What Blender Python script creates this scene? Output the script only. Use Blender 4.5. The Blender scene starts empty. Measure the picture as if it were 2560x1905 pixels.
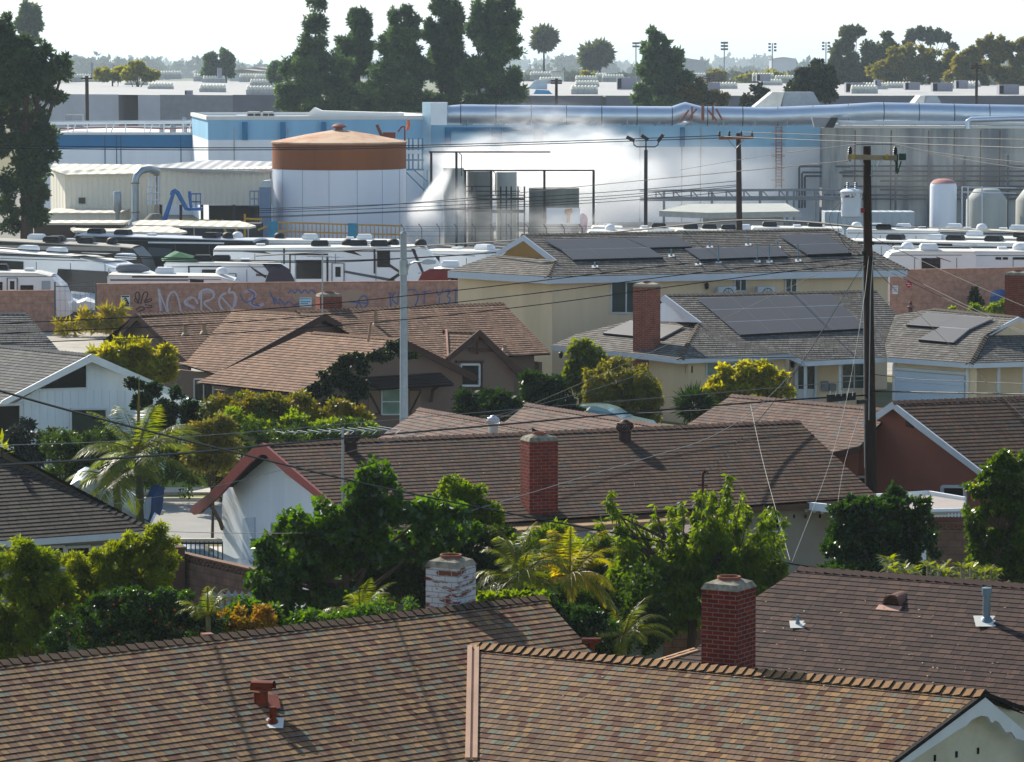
import bpy, math, random
import numpy as np
from mathutils import Vector, Matrix
R = math.radians
random.seed(11)
SC = bpy.context.scene
COL = SC.collection

# ---------------------------------------------------------------- camera
FPX, PCX, PCY, PITCH, CAMH = 9000.0, 1280.0, 952.5, math.atan(800.5 / 9000.0), 15.0
cd = bpy.data.cameras.new('camera'); cam = bpy.data.objects.new('camera', cd); COL.objects.link(cam)
cam.location = (0, 0, CAMH); cam.rotation_euler = (R(90) - PITCH, 0, 0)
cd.sensor_width = 36.0; cd.lens = 36.0 * FPX / 2560.0
cd.clip_start = 1.0; cd.clip_end = 20000.0
SC.camera = cam

# ---------------------------------------------------------------- sky, sun, exposure
SUN_AZ, SUN_EL = R(-34), R(35)      # azimuth measured from +Y towards +X
w = bpy.data.worlds.new('World'); SC.world = w; w.use_nodes = True
nt = w.node_tree; nt.nodes.clear()
sky = nt.nodes.new('ShaderNodeTexSky'); sky.sky_type = 'NISHITA'; sky.sun_disc = False
sky.sun_elevation = SUN_EL; sky.sun_rotation = SUN_AZ
sky.air_density = 1.2; sky.dust_density = 0.6; sky.ozone_density = 1.0; sky.altitude = 20
bg = nt.nodes.new('ShaderNodeBackground'); bg.inputs[1].default_value = 0.115
wo = nt.nodes.new('ShaderNodeOutputWorld')
wtc = nt.nodes.new('ShaderNodeTexCoord'); wsp = nt.nodes.new('ShaderNodeSeparateXYZ'); nt.links.new(wtc.outputs['Generated'], wsp.inputs[0])
wmr = nt.nodes.new('ShaderNodeMapRange'); wmr.inputs[1].default_value = 0.0; wmr.inputs[2].default_value = 0.13; wmr.inputs[3].default_value = 0.97; wmr.inputs[4].default_value = 0.0
nt.links.new(wsp.outputs[2], wmr.inputs[0])
wmx = nt.nodes.new('ShaderNodeMixRGB'); nt.links.new(wmr.outputs[0], wmx.inputs[0]); nt.links.new(sky.outputs[0], wmx.inputs[1]); wmx.inputs[2].default_value = (6.1, 6.65, 7.3, 1)
nt.links.new(wmx.outputs[0], bg.inputs[0]); nt.links.new(bg.outputs[0], wo.inputs[0])
sl = bpy.data.lights.new('sun', 'SUN'); sun = bpy.data.objects.new('sun', sl); COL.objects.link(sun)
sl.energy = 5.0; sl.angle = R(0.55); sl.color = (1.0, 0.93, 0.80)
sd = Vector((math.sin(SUN_AZ) * math.cos(SUN_EL), math.cos(SUN_AZ) * math.cos(SUN_EL), math.sin(SUN_EL)))
sun.rotation_euler = sd.to_track_quat('Z', 'Y').to_euler()
sun.location = (0, 0, 60)
vs = SC.view_settings; vs.view_transform = 'Standard'; vs.look = 'None'; vs.exposure = 0.5; vs.gamma = 1.0
SC.cycles.max_bounces = 6; SC.cycles.diffuse_bounces = 3; SC.cycles.glossy_bounces = 3
SC.cycles.transmission_bounces = 3; SC.cycles.transparent_max_bounces = 12; SC.cycles.volume_bounces = 4
SC.cycles.use_denoising = True
SC.cycles.sample_clamp_indirect = 6.0
SC.cycles.volume_step_rate = 1.0; SC.cycles.volume_max_steps = 128

# ---------------------------------------------------------------- pixel -> world (2560 x 1905 photograph pixels)
_f = Vector((0, math.cos(PITCH), -math.sin(PITCH))); _u = Vector((0, math.sin(PITCH), math.cos(PITCH)))
O = Vector((0, 0, CAMH))
def ray(px, py):
    return _f + Vector((1, 0, 0)) * ((px - PCX) / FPX) + _u * ((PCY - py) / FPX)
def AZ(px, py, z):
    d = ray(px, py); t = (z - CAMH) / d.z
    return O + d * t
def AY(px, py, Y):
    d = ray(px, py); return O + d * (Y / d.y)
def ON(px, py, P, n):
    d = ray(px, py); t = (P - O).dot(n) / d.dot(n)
    return O + d * t
def SCL(Y): return Y / FPX            # metres per photo pixel at distance Y

# ---------------------------------------------------------------- objects
def thing(name, label, cat, loc, rz=0, group=None):
    o = bpy.data.objects.new(name, None); COL.objects.link(o)
    o.location = loc; o.rotation_euler = (0, 0, rz); o.empty_display_size = 0.3
    o['label'] = label; o['category'] = cat
    if group: o['group'] = group
    return o
def tag(o, label, cat, group=None):
    o['label'] = label; o['category'] = cat
    if group: o['group'] = group
    return o
def kind(o, k, label=None):
    o['kind'] = k
    if label: o['label'] = label
    return o
def copy_tree(o, parent=None):
    c = o.copy(); COL.objects.link(c)
    if parent: c.parent = parent
    for ch in [x for x in o.children]: copy_tree(ch, c)
    return c
def xf(parent):
    M = Matrix.Identity(4); ch = []
    while parent is not None:
        ch.append(parent); parent = parent.parent
    for p in reversed(ch):
        M = M @ Matrix.Translation(p.location) @ p.rotation_euler.to_matrix().to_4x4()
    return M

class MB:
    def __init__(s): s.v = []; s.f = []; s.m = []; s.uv = {}
    def add(s, vs, fs, mi=0):
        b = len(s.v); s.v.extend([tuple(v) for v in vs])
        for f in fs: s.f.append(tuple(b + i for i in f)); s.m.append(mi)
        return s
    def face(s, pts, mi=0, uv=None):
        b = len(s.v); s.v.extend([tuple(p) for p in pts]); s.f.append(tuple(range(b, b + len(pts)))); s.m.append(mi)
        if uv: s.uv[len(s.f) - 1] = uv
        return s
    def hexa(s, b4, t4, mi=0):
        return s.add(list(b4) + list(t4), [(3, 2, 1, 0), (4, 5, 6, 7), (0, 1, 5, 4), (1, 2, 6, 5), (2, 3, 7, 6), (3, 0, 4, 7)], mi)
    def box(s, c, d, rz=0, mi=0):
        cx, cy, cz = c; a, b, h = d[0] / 2, d[1] / 2, d[2] / 2; ca, sa = math.cos(rz), math.sin(rz)
        P = [(cx + x * ca - y * sa, cy + x * sa + y * ca) for x, y in ((-a, -b), (a, -b), (a, b), (-a, b))]
        return s.hexa([(x, y, cz - h) for x, y in P], [(x, y, cz + h) for x, y in P], mi)
    def obox(s, A, B, w, h, mi=0, up=None):      # bar from A to B, width w (sideways), height h
        A, B = Vector(A), Vector(B); d = (B - A).normalized()
        up = Vector(up) if up is not None else (Vector((0, 0, 1)) if abs(d.z) < .95 else Vector((0, 1, 0)))
        sd_ = d.cross(up).normalized() * w / 2; u = sd_.cross(d).normalized() * h / 2
        q = [-sd_ - u, sd_ - u, sd_ + u, -sd_ + u]
        return s.add([A + x for x in q] + [B + x for x in q], [(0, 1, 2, 3), (7, 6, 5, 4), (0, 4, 5, 1), (1, 5, 6, 2), (2, 6, 7, 3), (3, 7, 4, 0)], mi)
    def prism(s, pts, z0, z1, mi=0):
        n = len(pts)
        vs = [(p[0], p[1], z0) for p in pts] + [(p[0], p[1], z1) for p in pts]
        fs = [tuple(reversed(range(n))), tuple(range(n, 2 * n))] + [(i, (i + 1) % n, n + (i + 1) % n, n + i) for i in range(n)]
        return s.add(vs, fs, mi)
    def extr(s, poly, off, mi=0, mi2=None):                # 3D polygon extruded by a vector
        off = Vector(off); n = len(poly); P = [Vector(p) for p in poly]
        vs = P + [p + off for p in P]
        s.add(vs, [tuple(range(n)), tuple(reversed(range(n, 2 * n)))], mi)
        b = len(s.v) - 2 * n
        for i in range(n):
            j = (i + 1) % n; s.f.append((b + j, b + i, b + n + i, b + n + j)); s.m.append(mi if mi2 is None else mi2)
        return s
    def tube(s, pts, r, n=6, mi=0, caps=True):
        P = [Vector(p) for p in pts]; rr = r if isinstance(r, (list, tuple)) else [r] * len(P)
        vs, fs = [], []; ref = None
        for i, p in enumerate(P):
            d = (P[min(i + 1, len(P) - 1)] - P[max(i - 1, 0)])
            d = d.normalized() if d.length > 1e-9 else Vector((0, 0, 1))
            if ref is None: ref = Vector((0, 0, 1)) if abs(d.z) < .9 else Vector((1, 0, 0))
            a = d.cross(ref).normalized(); b = a.cross(d).normalized(); ref = b
            for k in range(n):
                t = 2 * math.pi * k / n
                vs.append(p + (a * math.cos(t) + b * math.sin(t)) * rr[i])
        for i in range(len(P) - 1):
            for k in range(n):
                k2 = (k + 1) % n; fs.append((i * n + k, i * n + k2, (i + 1) * n + k2, (i + 1) * n + k))
        if caps: fs += [tuple(reversed(range(n))), tuple(range((len(P) - 1) * n, len(P) * n))]
        return s.add(vs, fs, mi)
    def lathe(s, c, prof, n=24, mi=0):
        c = Vector(c); vs = []; fs = []
        for r, z in prof:
            for k in range(n):
                t = 2 * math.pi * k / n; vs.append(c + Vector((r * math.cos(t), r * math.sin(t), z)))
        for i in range(len(prof) - 1):
            for k in range(n):
                k2 = (k + 1) % n; fs.append((i * n + k, i * n + k2, (i + 1) * n + k2, (i + 1) * n + k))
        if prof[0][0] > 1e-4: fs.append(tuple(reversed(range(n))))
        if prof[-1][0] > 1e-4: fs.append(tuple(range((len(prof) - 1) * n, len(prof) * n)))
        return s.add(vs, fs, mi)
    def build(s, name, mats, parent=None, smooth=False, local=False):
        if not isinstance(mats, (list, tuple)): mats = [mats]
        vs = s.v
        if parent is not None and not local:
            Mi = xf(parent).inverted(); vs = [tuple(Mi @ Vector(v)) for v in vs]
        me = bpy.data.meshes.new(name); me.from_pydata(vs, [], s.f); me.update()
        for m in mats: me.materials.append(m)
        me.polygons.foreach_set('material_index', s.m)
        if s.uv:
            ul = me.uv_layers.new(name='UVMap')
            for fi, uvs in s.uv.items():
                ls = me.polygons[fi].loop_start
                for k, q in enumerate(uvs): ul.data[ls + k].uv = q
        if smooth:
            me.polygons.foreach_set('use_smooth', [True] * len(s.f))
            try: me.set_sharp_from_angle(angle=R(42))
            except Exception: pass
        o = bpy.data.objects.new(name, me); COL.objects.link(o)
        if parent is not None: o.parent = parent
        return o

# ---------------------------------------------------------------- materials
def _hex(c):
    if isinstance(c, str):
        return tuple(((int(c[i:i + 2], 16) / 255) ** 2.2) for i in (0, 2, 4)) + (1,)
    return tuple(c) + (1,) if len(c) == 3 else c
MATS = {}
def mat(name, col, rough=.7, metal=0.0, var=.12, scale=1.2, bump=0.0, bscale=20, spec=.3, col2=None, streak=False, coat=0, trans=0.0, mixlo=.35, mixhi=.65):
    if name in MATS: return MATS[name]
    m = bpy.data.materials.new(name); m.use_nodes = True; t = m.node_tree; b = t.nodes['Principled BSDF']
    c = _hex(col); b.inputs['Roughness'].default_value = rough; b.inputs['Metallic'].default_value = metal
    b.inputs['Specular IOR Level'].default_value = spec
    if coat: b.inputs['Coat Weight'].default_value = coat
    tc = t.nodes.new('ShaderNodeTexCoord'); src = tc.outputs['Object']
    if streak:
        mp = t.nodes.new('ShaderNodeMapping'); mp.inputs['Scale'].default_value = (1, 1, .12); t.links.new(src, mp.inputs[0]); src = mp.outputs[0]
    nz = t.nodes.new('ShaderNodeTexNoise'); nz.inputs['Scale'].default_value = scale; nz.inputs['Detail'].default_value = 6; nz.inputs['Roughness'].default_value = .65
    t.links.new(src, nz.inputs['Vector'])
    rp = t.nodes.new('ShaderNodeValToRGB'); t.links.new(nz.outputs['Fac'], rp.inputs[0])
    lo = _hex(col2) if col2 is not None else tuple(x * (1 - var) for x in c[:3]) + (1,)
    hi = c if col2 is not None else tuple(min(1, x * (1 + var)) for x in c[:3]) + (1,)
    rp.color_ramp.elements[0].position = mixlo; rp.color_ramp.elements[0].color = lo
    rp.color_ramp.elements[1].position = mixhi; rp.color_ramp.elements[1].color = hi
    t.links.new(rp.outputs[0], b.inputs['Base Color'])
    if bump:
        n2 = t.nodes.new('ShaderNodeTexNoise'); n2.inputs['Scale'].default_value = bscale; n2.inputs['Detail'].default_value = 4
        t.links.new(tc.outputs['Object'], n2.inputs['Vector'])
        bp = t.nodes.new('ShaderNodeBump'); bp.inputs['Strength'].default_value = bump; bp.inputs['Distance'].default_value = .02
        t.links.new(n2.outputs['Fac'], bp.inputs['Height']); t.links.new(bp.outputs[0], b.inputs['Normal'])
    MATS[name] = m; return m

def shingle(name, cols, tab=.2, expo=.18, rough=.85, speck=.2, dark=1.0, vary=.2):
    """asphalt shingles: each tab its own tone, granules as fine noise; the courses themselves are geometry"""
    if name in MATS: return MATS[name]
    m = bpy.data.materials.new(name); m.use_nodes = True; t = m.node_tree; N = t.nodes; L = t.links; b = N['Principled BSDF']
    b.inputs['Roughness'].default_value = rough; b.inputs['Specular IOR Level'].default_value = .25
    uv = N.new('ShaderNodeUVMap'); uv.uv_map = 'UVMap'; sp = N.new('ShaderNodeSeparateXYZ'); L.new(uv.outputs[0], sp.inputs[0])
    def M(op, a, bb=None):
        n = N.new('ShaderNodeMath'); n.operation = op
        if isinstance(a, (int, float)): n.inputs[0].default_value = a
        else: L.new(a, n.inputs[0])
        if bb is not None:
            if isinstance(bb, (int, float)): n.inputs[1].default_value = bb
            else: L.new(bb, n.inputs[1])
        return n.outputs[0]
    row = M('FLOOR', M('DIVIDE', sp.outputs[1], expo))
    wr = N.new('ShaderNodeTexWhiteNoise'); wr.noise_dimensions = '1D'; L.new(row, wr.inputs['W'])
    x = M('ADD', M('DIVIDE', sp.outputs[0], tab), M('MULTIPLY', wr.outputs['Value'], 9.0))
    # uneven tab widths: warp the running coordinate a little
    sn = M('MULTIPLY', M('SINE', M('ADD', M('MULTIPLY', x, 2.3), M('MULTIPLY', row, 1.7))), .16)
    x = M('ADD', x, sn); cell = M('FLOOR', x)
    cb = N.new('ShaderNodeCombineXYZ'); L.new(cell, cb.inputs[0]); L.new(row, cb.inputs[1])
    wn = N.new('ShaderNodeTexWhiteNoise'); wn.noise_dimensions = '2D'; L.new(cb.outputs[0], wn.inputs['Vector'])
    rp = N.new('ShaderNodeValToRGB'); rp.color_ramp.interpolation = 'CONSTANT'; L.new(wn.outputs['Value'], rp.inputs[0])
    els = rp.color_ramp.elements; tot = sum(c[1] for c in cols); acc = 0
    for i, (c, wt) in enumerate(cols):
        e = els[0] if i == 0 else (els[1] if i == 1 else els.new(acc / tot))
        e.position = acc / tot; e.color = tuple(q * dark * .86 for q in _hex(c)[:3]) + (1,); acc += wt
    gap = M('LESS_THAN', M('FRACT', x), .10)
    g = N.new('ShaderNodeMixRGB'); g.blend_type = 'MULTIPLY'; g.inputs[2].default_value = (.34, .32, .30, 1)
    L.new(gap, g.inputs[0]); L.new(rp.outputs[0], g.inputs[1])
    tc = N.new('ShaderNodeTexCoord')
    nz = N.new('ShaderNodeTexNoise'); nz.inputs['Scale'].default_value = 35; nz.inputs['Detail'].default_value = 3; L.new(tc.outputs['Object'], nz.inputs['Vector'])
    n2 = N.new('ShaderNodeTexNoise'); n2.inputs['Scale'].default_value = .55; n2.inputs['Detail'].default_value = 5; L.new(tc.outputs['Object'], n2.inputs['Vector'])
    w3 = N.new('ShaderNodeTexWhiteNoise'); w3.noise_dimensions = '3D'; cb.inputs[2].default_value = 0; a3 = N.new('ShaderNodeVectorMath'); a3.operation = 'ADD'; a3.inputs[1].default_value = (7.5, 3.5, 1.5); L.new(cb.outputs[0], a3.inputs[0]); L.new(a3.outputs[0], w3.inputs['Vector'])
    v = M('ADD', M('ADD', M('MULTIPLY', M('SUBTRACT', w3.outputs['Value'], .5), vary), M('MULTIPLY', M('SUBTRACT', nz.outputs['Fac'], .5), speck * 2.4)), M('MULTIPLY', M('SUBTRACT', n2.outputs['Fac'], .5), .7))
    hs = N.new('ShaderNodeHueSaturation'); hs.inputs['Saturation'].default_value = 1.02; L.new(g.outputs[0], hs.inputs['Color']); L.new(M('ADD', v, 1.0), hs.inputs['Value'])
    L.new(hs.outputs[0], b.inputs['Base Color'])
    MATS[name] = m; return m

def brick(name, c1, c2, mortar, bw=.21, bh=.068, ms=.012, bump=.6, worn=None, obj=False):
    if name in MATS: return MATS[name]
    m = bpy.data.materials.new(name); m.use_nodes = True; t = m.node_tree; N = t.nodes; L = t.links; b = N['Principled BSDF']
    b.inputs['Roughness'].default_value = .9; b.inputs['Specular IOR Level'].default_value = .2
    uv = N.new('ShaderNodeUVMap'); uv.uv_map = 'UVMap'
    if obj:
        tq = N.new('ShaderNodeTexCoord'); sq = N.new('ShaderNodeSeparateXYZ'); L.new(tq.outputs['Object'], sq.inputs[0]); uv = N.new('ShaderNodeCombineXYZ'); L.new(sq.outputs[0], uv.inputs[0]); L.new(sq.outputs[2], uv.inputs[1])
    br = N.new('ShaderNodeTexBrick'); br.inputs['Scale'].default_value = 1; br.inputs['Brick Width'].default_value = bw
    br.inputs['Row Height'].default_value = bh; br.inputs['Mortar Size'].default_value = ms; br.inputs['Mortar Smooth'].default_value = .2
    br.inputs['Color1'].default_value = _hex(c1); br.inputs['Color2'].default_value = _hex(c2); br.inputs['Mortar'].default_value = _hex(mortar)
    br.inputs['Bias'].default_value = 0; L.new(uv.outputs[0], br.inputs[0])
    nz = N.new('ShaderNodeTexNoise'); nz.inputs['Scale'].default_value = 3.5; nz.inputs['Detail'].default_value = 7; L.new(uv.outputs[0], nz.inputs['Vector'])
    out = br.outputs[0]
    if worn:
        rp = N.new('ShaderNodeValToRGB'); rp.color_ramp.elements[0].position = .43; rp.color_ramp.elements[1].position = .50
        mp = N.new('ShaderNodeMapping'); mp.inputs['Scale'].default_value = (.8, 2.2, 1); L.new(uv.outputs[0], mp.inputs[0]); L.new(mp.outputs[0], nz.inputs['Vector'])
        L.new(nz.outputs['Fac'], rp.inputs[0]); mx = N.new('ShaderNodeMixRGB'); L.new(rp.outputs[0], mx.inputs[0]); L.new(out, mx.inputs[1]); out = mx.outputs[0]
        b2 = N.new('ShaderNodeTexBrick')
        for k in ('Scale', 'Brick Width', 'Row Height', 'Mortar Size', 'Mortar Smooth'): b2.inputs[k].default_value = br.inputs[k].default_value
        b2.inputs['Color1'].default_value = _hex(worn); b2.inputs['Color2'].default_value = tuple(q * .86 for q in _hex(worn)[:3]) + (1,); b2.inputs['Mortar'].default_value = tuple(q * .5 for q in _hex(worn)[:3]) + (1,); L.new(uv.outputs[0], b2.inputs[0]); L.new(b2.outputs[0], mx.inputs[2])
    else:
        mx = N.new('ShaderNodeMixRGB'); mx.blend_type = 'OVERLAY'; mx.inputs[0].default_value = .6; L.new(out, mx.inputs[1]); L.new(nz.outputs['Fac'], mx.inputs[2]); out = mx.outputs[0]
    L.new(out, b.inputs['Base Color'])
    bp = N.new('ShaderNodeBump'); bp.inputs['Strength'].default_value = bump; bp.inputs['Distance'].default_value = .01; bp.invert = True
    L.new(br.outputs['Fac'], bp.inputs['Height']); L.new(bp.outputs[0], b.inputs['Normal'])
    MATS[name] = m; return m

def leafmat(name, c1, c2, c3=None, rough=.5, trans=.35, spec=.3, scale=.9, k=1.0):
    if name in MATS: return MATS[name]
    m = bpy.data.materials.new(name); m.use_nodes = True; t = m.node_tree; N = t.nodes; L = t.links; b = N['Principled BSDF']; o = N['Material Output']
    b.inputs['Roughness'].default_value = rough; b.inputs['Specular IOR Level'].default_value = spec
    tc = N.new('ShaderNodeTexCoord'); nz = N.new('ShaderNodeTexNoise'); nz.inputs['Scale'].default_value = scale; nz.inputs['Detail'].default_value = 8; nz.inputs['Roughness'].default_value = .8
    L.new(tc.outputs['Object'], nz.inputs['Vector'])
    yl = lambda c: (lambda q: (min(1, q[0] * .70 * k), q[1] * .52 * k, q[2] * .28 * k ** 1.8, 1))(_hex(c))
    c1, c2, c3 = yl(c1), yl(c2), (yl(c3) if c3 else None)
    rp = N.new('ShaderNodeValToRGB'); L.new(nz.outputs['Fac'], rp.inputs[0]); e = rp.color_ramp.elements
    e[0].position = .36; e[0].color = _hex(c1); e[1].position = .60; e[1].color = _hex(c2)
    if c3: q = e.new(.70); q.color = _hex(c3)
    L.new(rp.outputs[0], b.inputs['Base Color'])
    tr = N.new('ShaderNodeBsdfTranslucent'); mx = N.new('ShaderNodeMixShader'); mx.inputs[0].default_value = min(.6, trans * 1.05)
    hs = N.new('ShaderNodeHueSaturation'); hs.inputs['Hue'].default_value = .485; hs.inputs['Saturation'].default_value = 1.12; hs.inputs['Value'].default_value = 3.4
    L.new(rp.outputs[0], hs.inputs['Color']); L.new(hs.outputs[0], tr.inputs[0])
    L.new(b.outputs[0], mx.inputs[1]); L.new(tr.outputs[0], mx.inputs[2]); L.new(mx.outputs[0], o.inputs[0])
    MATS[name] = m; return m

# ---------------------------------------------------------------- roofs with real courses
def clip_v(poly, v, keep_above):
    out = []; n = len(poly)
    for i in range(n):
        a, b = poly[i], poly[(i + 1) % n]
        ia = (a[1] >= v) if keep_above else (a[1] <= v); ib = (b[1] >= v) if keep_above else (b[1] <= v)
        if ia: out.append(a)
        if ia != ib:
            t = (v - a[1]) / (b[1] - a[1]); out.append((a[0] + (b[0] - a[0]) * t, v))
    return out
def roof_plane(mb, poly, up, expo=.18, t=.016, mi=0, mi_butt=1, courses=True):
    """poly: planar 3D polygon (world); up: horizontal vector pointing up-slope. Adds stepped shingle courses."""
    P = [Vector(p) for p in poly]
    n = Vector((0, 0, 0))
    for i in range(len(P)):
        a, b = P[i], P[(i + 1) % len(P)]; n += a.cross(b)
    n.normalize()
    if n.z < 0: n = -n
    u3 = Vector(up); u3.z = 0; v3 = (u3 - n * u3.dot(n)).normalized(); u3 = v3.cross(n).normalized()
    o = P[0]; q = [((p - o).dot(u3), (p - o).dot(v3)) for p in P]
    off = o.dot(u3)
    vmin = min(a[1] for a in q); vmax = max(a[1] for a in q); k0 = 0; nrow = int(math.ceil((vmax - vmin) / expo))
    back = lambda c, h: o + u3 * c[0] + v3 * c[1] + n * h
    if not courses:
        mb.face([back(c, 0) for c in q], mi, [(c[0] + off, c[1] - vmin) for c in q]); return n
    for k in range(nrow):
        v0 = vmin + k * expo; v1 = v0 + expo
        c = clip_v(clip_v(q, v0, True), v1, False) if k < nrow - 1 else clip_v(q, v0, True)
        if len(c) < 3: continue
        H = lambda a: t * (1 - min(1, (a[1] - v0) / expo)) + .0
        mb.face([back(a, H(a)) for a in c], mi, [(a[0] + off, a[1] - vmin + (1e-4 if a[1] <= v0 + 1e-6 else -1e-4)) for a in c])
        lo = [a for a in c if a[1] <= v0 + 1e-6]
        if len(lo) >= 2:
            x0 = min(a[0] for a in lo); x1 = max(a[0] for a in lo)
            if x1 - x0 > 1e-3:
                mb.face([back((x0, v0), -.004), back((x1, v0), -.004), back((x1, v0), t), back((x0, v0), t)], mi_butt, [(x0, v0)] * 4)
    # underside
    mb.face([back(a, -.06) for a in reversed(q)], mi_butt, [(0, 0)] * len(q))
    return n
def ridge_caps(A, B, mats, parent, name='ridge_cap', w=.17, step=.2, h=.03, pitch=.4):
    A, B = Vector(A), Vector(B); L = (B - A).length; d = (B - A) / L; n = max(2, int(L / step)); mb = MB()
    hd = Vector((d.x, d.y, 0)).normalized(); s_ = Vector((hd.y, -hd.x, 0))
    for i in range(n):
        a = A + d * (L * i / n); b = A + d * (L * (i + 1) / n + .03); j = random.uniform(-.004, .004)
        za, zb = .012 + j, .012 + h + j
        pts = []
        for p, z in ((a, zb), (b, za)):
            pts.append([p + s_ * w + Vector((0, 0, z - w * pitch)), p + Vector((0, 0, z + .012)), p - s_ * w + Vector((0, 0, z - w * pitch))])
        (a0, a1, a2), (b0, b1, b2) = pts
        mb.face([a0, b0, b1, a1], 0, [(i, 0)] * 4); mb.face([a1, b1, b2, a2], 0, [(i, 0)] * 4)
        dn = Vector((0, 0, -h - .012))
        mb.face([a0, a1, a1 + dn, a0 + dn], 1); mb.face([a1, a2, a2 + dn, a1 + dn], 1)
        mb.face([a0 + dn, b0 + Vector((0, 0, -.02)), b0, a0], 1)
    return mb.build(name, mats, parent)
def uvbox(mb, c, d, rz=0, mi=0, taper=0):
    """box with metric side UVs, for brick"""
    cx, cy, cz = c; a, b, h = d[0] / 2, d[1] / 2, d[2] / 2; ca, sa = math.cos(rz), math.sin(rz)
    P = [(cx + x * ca - y * sa, cy + x * sa + y * ca) for x, y in ((-a, -b), (a, -b), (a, b), (-a, b))]
    u = 0
    for i in range(4):
        p, q = P[i], P[(i + 1) % 4]; w = math.dist(p, q)
        mb.face([(p[0], p[1], cz - h), (q[0], q[1], cz - h), (q[0], q[1], cz + h), (p[0], p[1], cz + h)], mi,
                [(u, 0), (u + w, 0), (u + w, 2 * h), (u, 2 * h)]); u += w
    mb.face([(x, y, cz + h) for x, y in P], mi, [(0, 0)] * 4); mb.face([(x, y, cz - h) for x, y in reversed(P)], mi, [(0, 0)] * 4)

# ---------------------------------------------------------------- foliage
RNG = np.random.default_rng(5)
def quads_mesh(name, V, mats, parent, midx=None, loc=None, smooth=False):
    """V: (n,4,3) world coordinates"""
    n = V.shape[0]
    if parent is not None:
        Mi = np.array(xf(parent).inverted()); V = V.reshape(-1, 3) @ Mi[:3, :3].T + Mi[:3, 3]
    V = V.reshape(-1, 3).astype(np.float32)
    me = bpy.data.meshes.new(name); me.vertices.add(n * 4); me.vertices.foreach_set('co', V.ravel())
    me.loops.add(n * 4); me.loops.foreach_set('vertex_index', np.arange(n * 4, dtype=np.int32))
    me.polygons.add(n); me.polygons.foreach_set('loop_start', np.arange(0, n * 4, 4, dtype=np.int32))
    me.polygons.foreach_set('loop_total', np.full(n, 4, dtype=np.int32))
    for m in (mats if isinstance(mats, (list, tuple)) else [mats]): me.materials.append(m)
    if midx is not None: me.polygons.foreach_set('material_index', midx.astype(np.int32))
    me.update(calc_edges=True); me.validate()
    o = bpy.data.objects.new(name, me); COL.objects.link(o)
    if parent is not None: o.parent = parent
    return o
def leaves(P, D, size, aspect=2.2, droop=.3, rnd=.8, fold=0.0):
    """P: (n,3) leaf positions, D: (n,3) outward directions -> (n,4,3) diamond-like quads"""
    n = len(P); D = D + RNG.normal(0, rnd, (n, 3)); D[:, 2] -= droop
    D /= np.linalg.norm(D, axis=1)[:, None] + 1e-9
    r = RNG.normal(0, 1, (n, 3)); r[:, 2] *= .6; S = np.cross(D, r); S /= np.linalg.norm(S, axis=1)[:, None] + 1e-9
    sz = (size * RNG.uniform(.45, 1.5, n))[:, None]; h = sz * aspect; 
    a = P; b = P + D * h * .45 + S * sz * .5; c = P + D * h; d = P + D * h * .45 - S * sz * .5
    return np.stack([a, b, c, d], 1)
def blob_points(blobs, n, shell=.35):
    """blobs: list of (x,y,z,rx,ry,rz). Points biased to the outside of each."""
    B = np.array(blobs, dtype=float); vol = (B[:, 3] * B[:, 4] + B[:, 4] * B[:, 5] + B[:, 3] * B[:, 5]); pr = vol / vol.sum()
    k = RNG.choice(len(B), n, p=pr); d = RNG.normal(0, 1, (n, 3)); d /= np.linalg.norm(d, axis=1)[:, None]
    rr = 1 - shell * RNG.random(n) ** 1.5
    # ragged surface
    ph = np.sin(d[:, 0] * 7 + k * 1.3) * np.sin(d[:, 1] * 6 + k * 2.1) * np.sin(d[:, 2] * 6.5 + k)
    rr = rr * (1 + .16 * ph)
    P = B[k, :3] + d * B[k, 3:6] * rr[:, None]
    return P, d
def sub_blobs(blobs, m, f=.42):
    """break large blobs into clumps of smaller ones on their surface"""
    out = []
    for (x, y, z, rx, ry, rz) in blobs:
        for i in range(m):
            d = RNG.normal(0, 1, 3); d /= np.linalg.norm(d); q = RNG.uniform(.45, 1.02); s = f * RNG.uniform(.5, 1.3)
            out.append((x + d[0] * rx * q, y + d[1] * ry * q, z + d[2] * rz * q, rx * s, ry * s, rz * s))
    return out
def PB(px, py, Y, rpx, rpy, depth=1.0):
    """a blob from its photo pixel centre and radii at distance Y"""
    c = AY(px, py, Y); s = SCL(Y); return (c.x, c.y, c.z, rpx * s, rpx * s * depth, rpy * s)
BARK = mat('bark', '4a3d30', .95, bump=.5, bscale=12)
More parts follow.
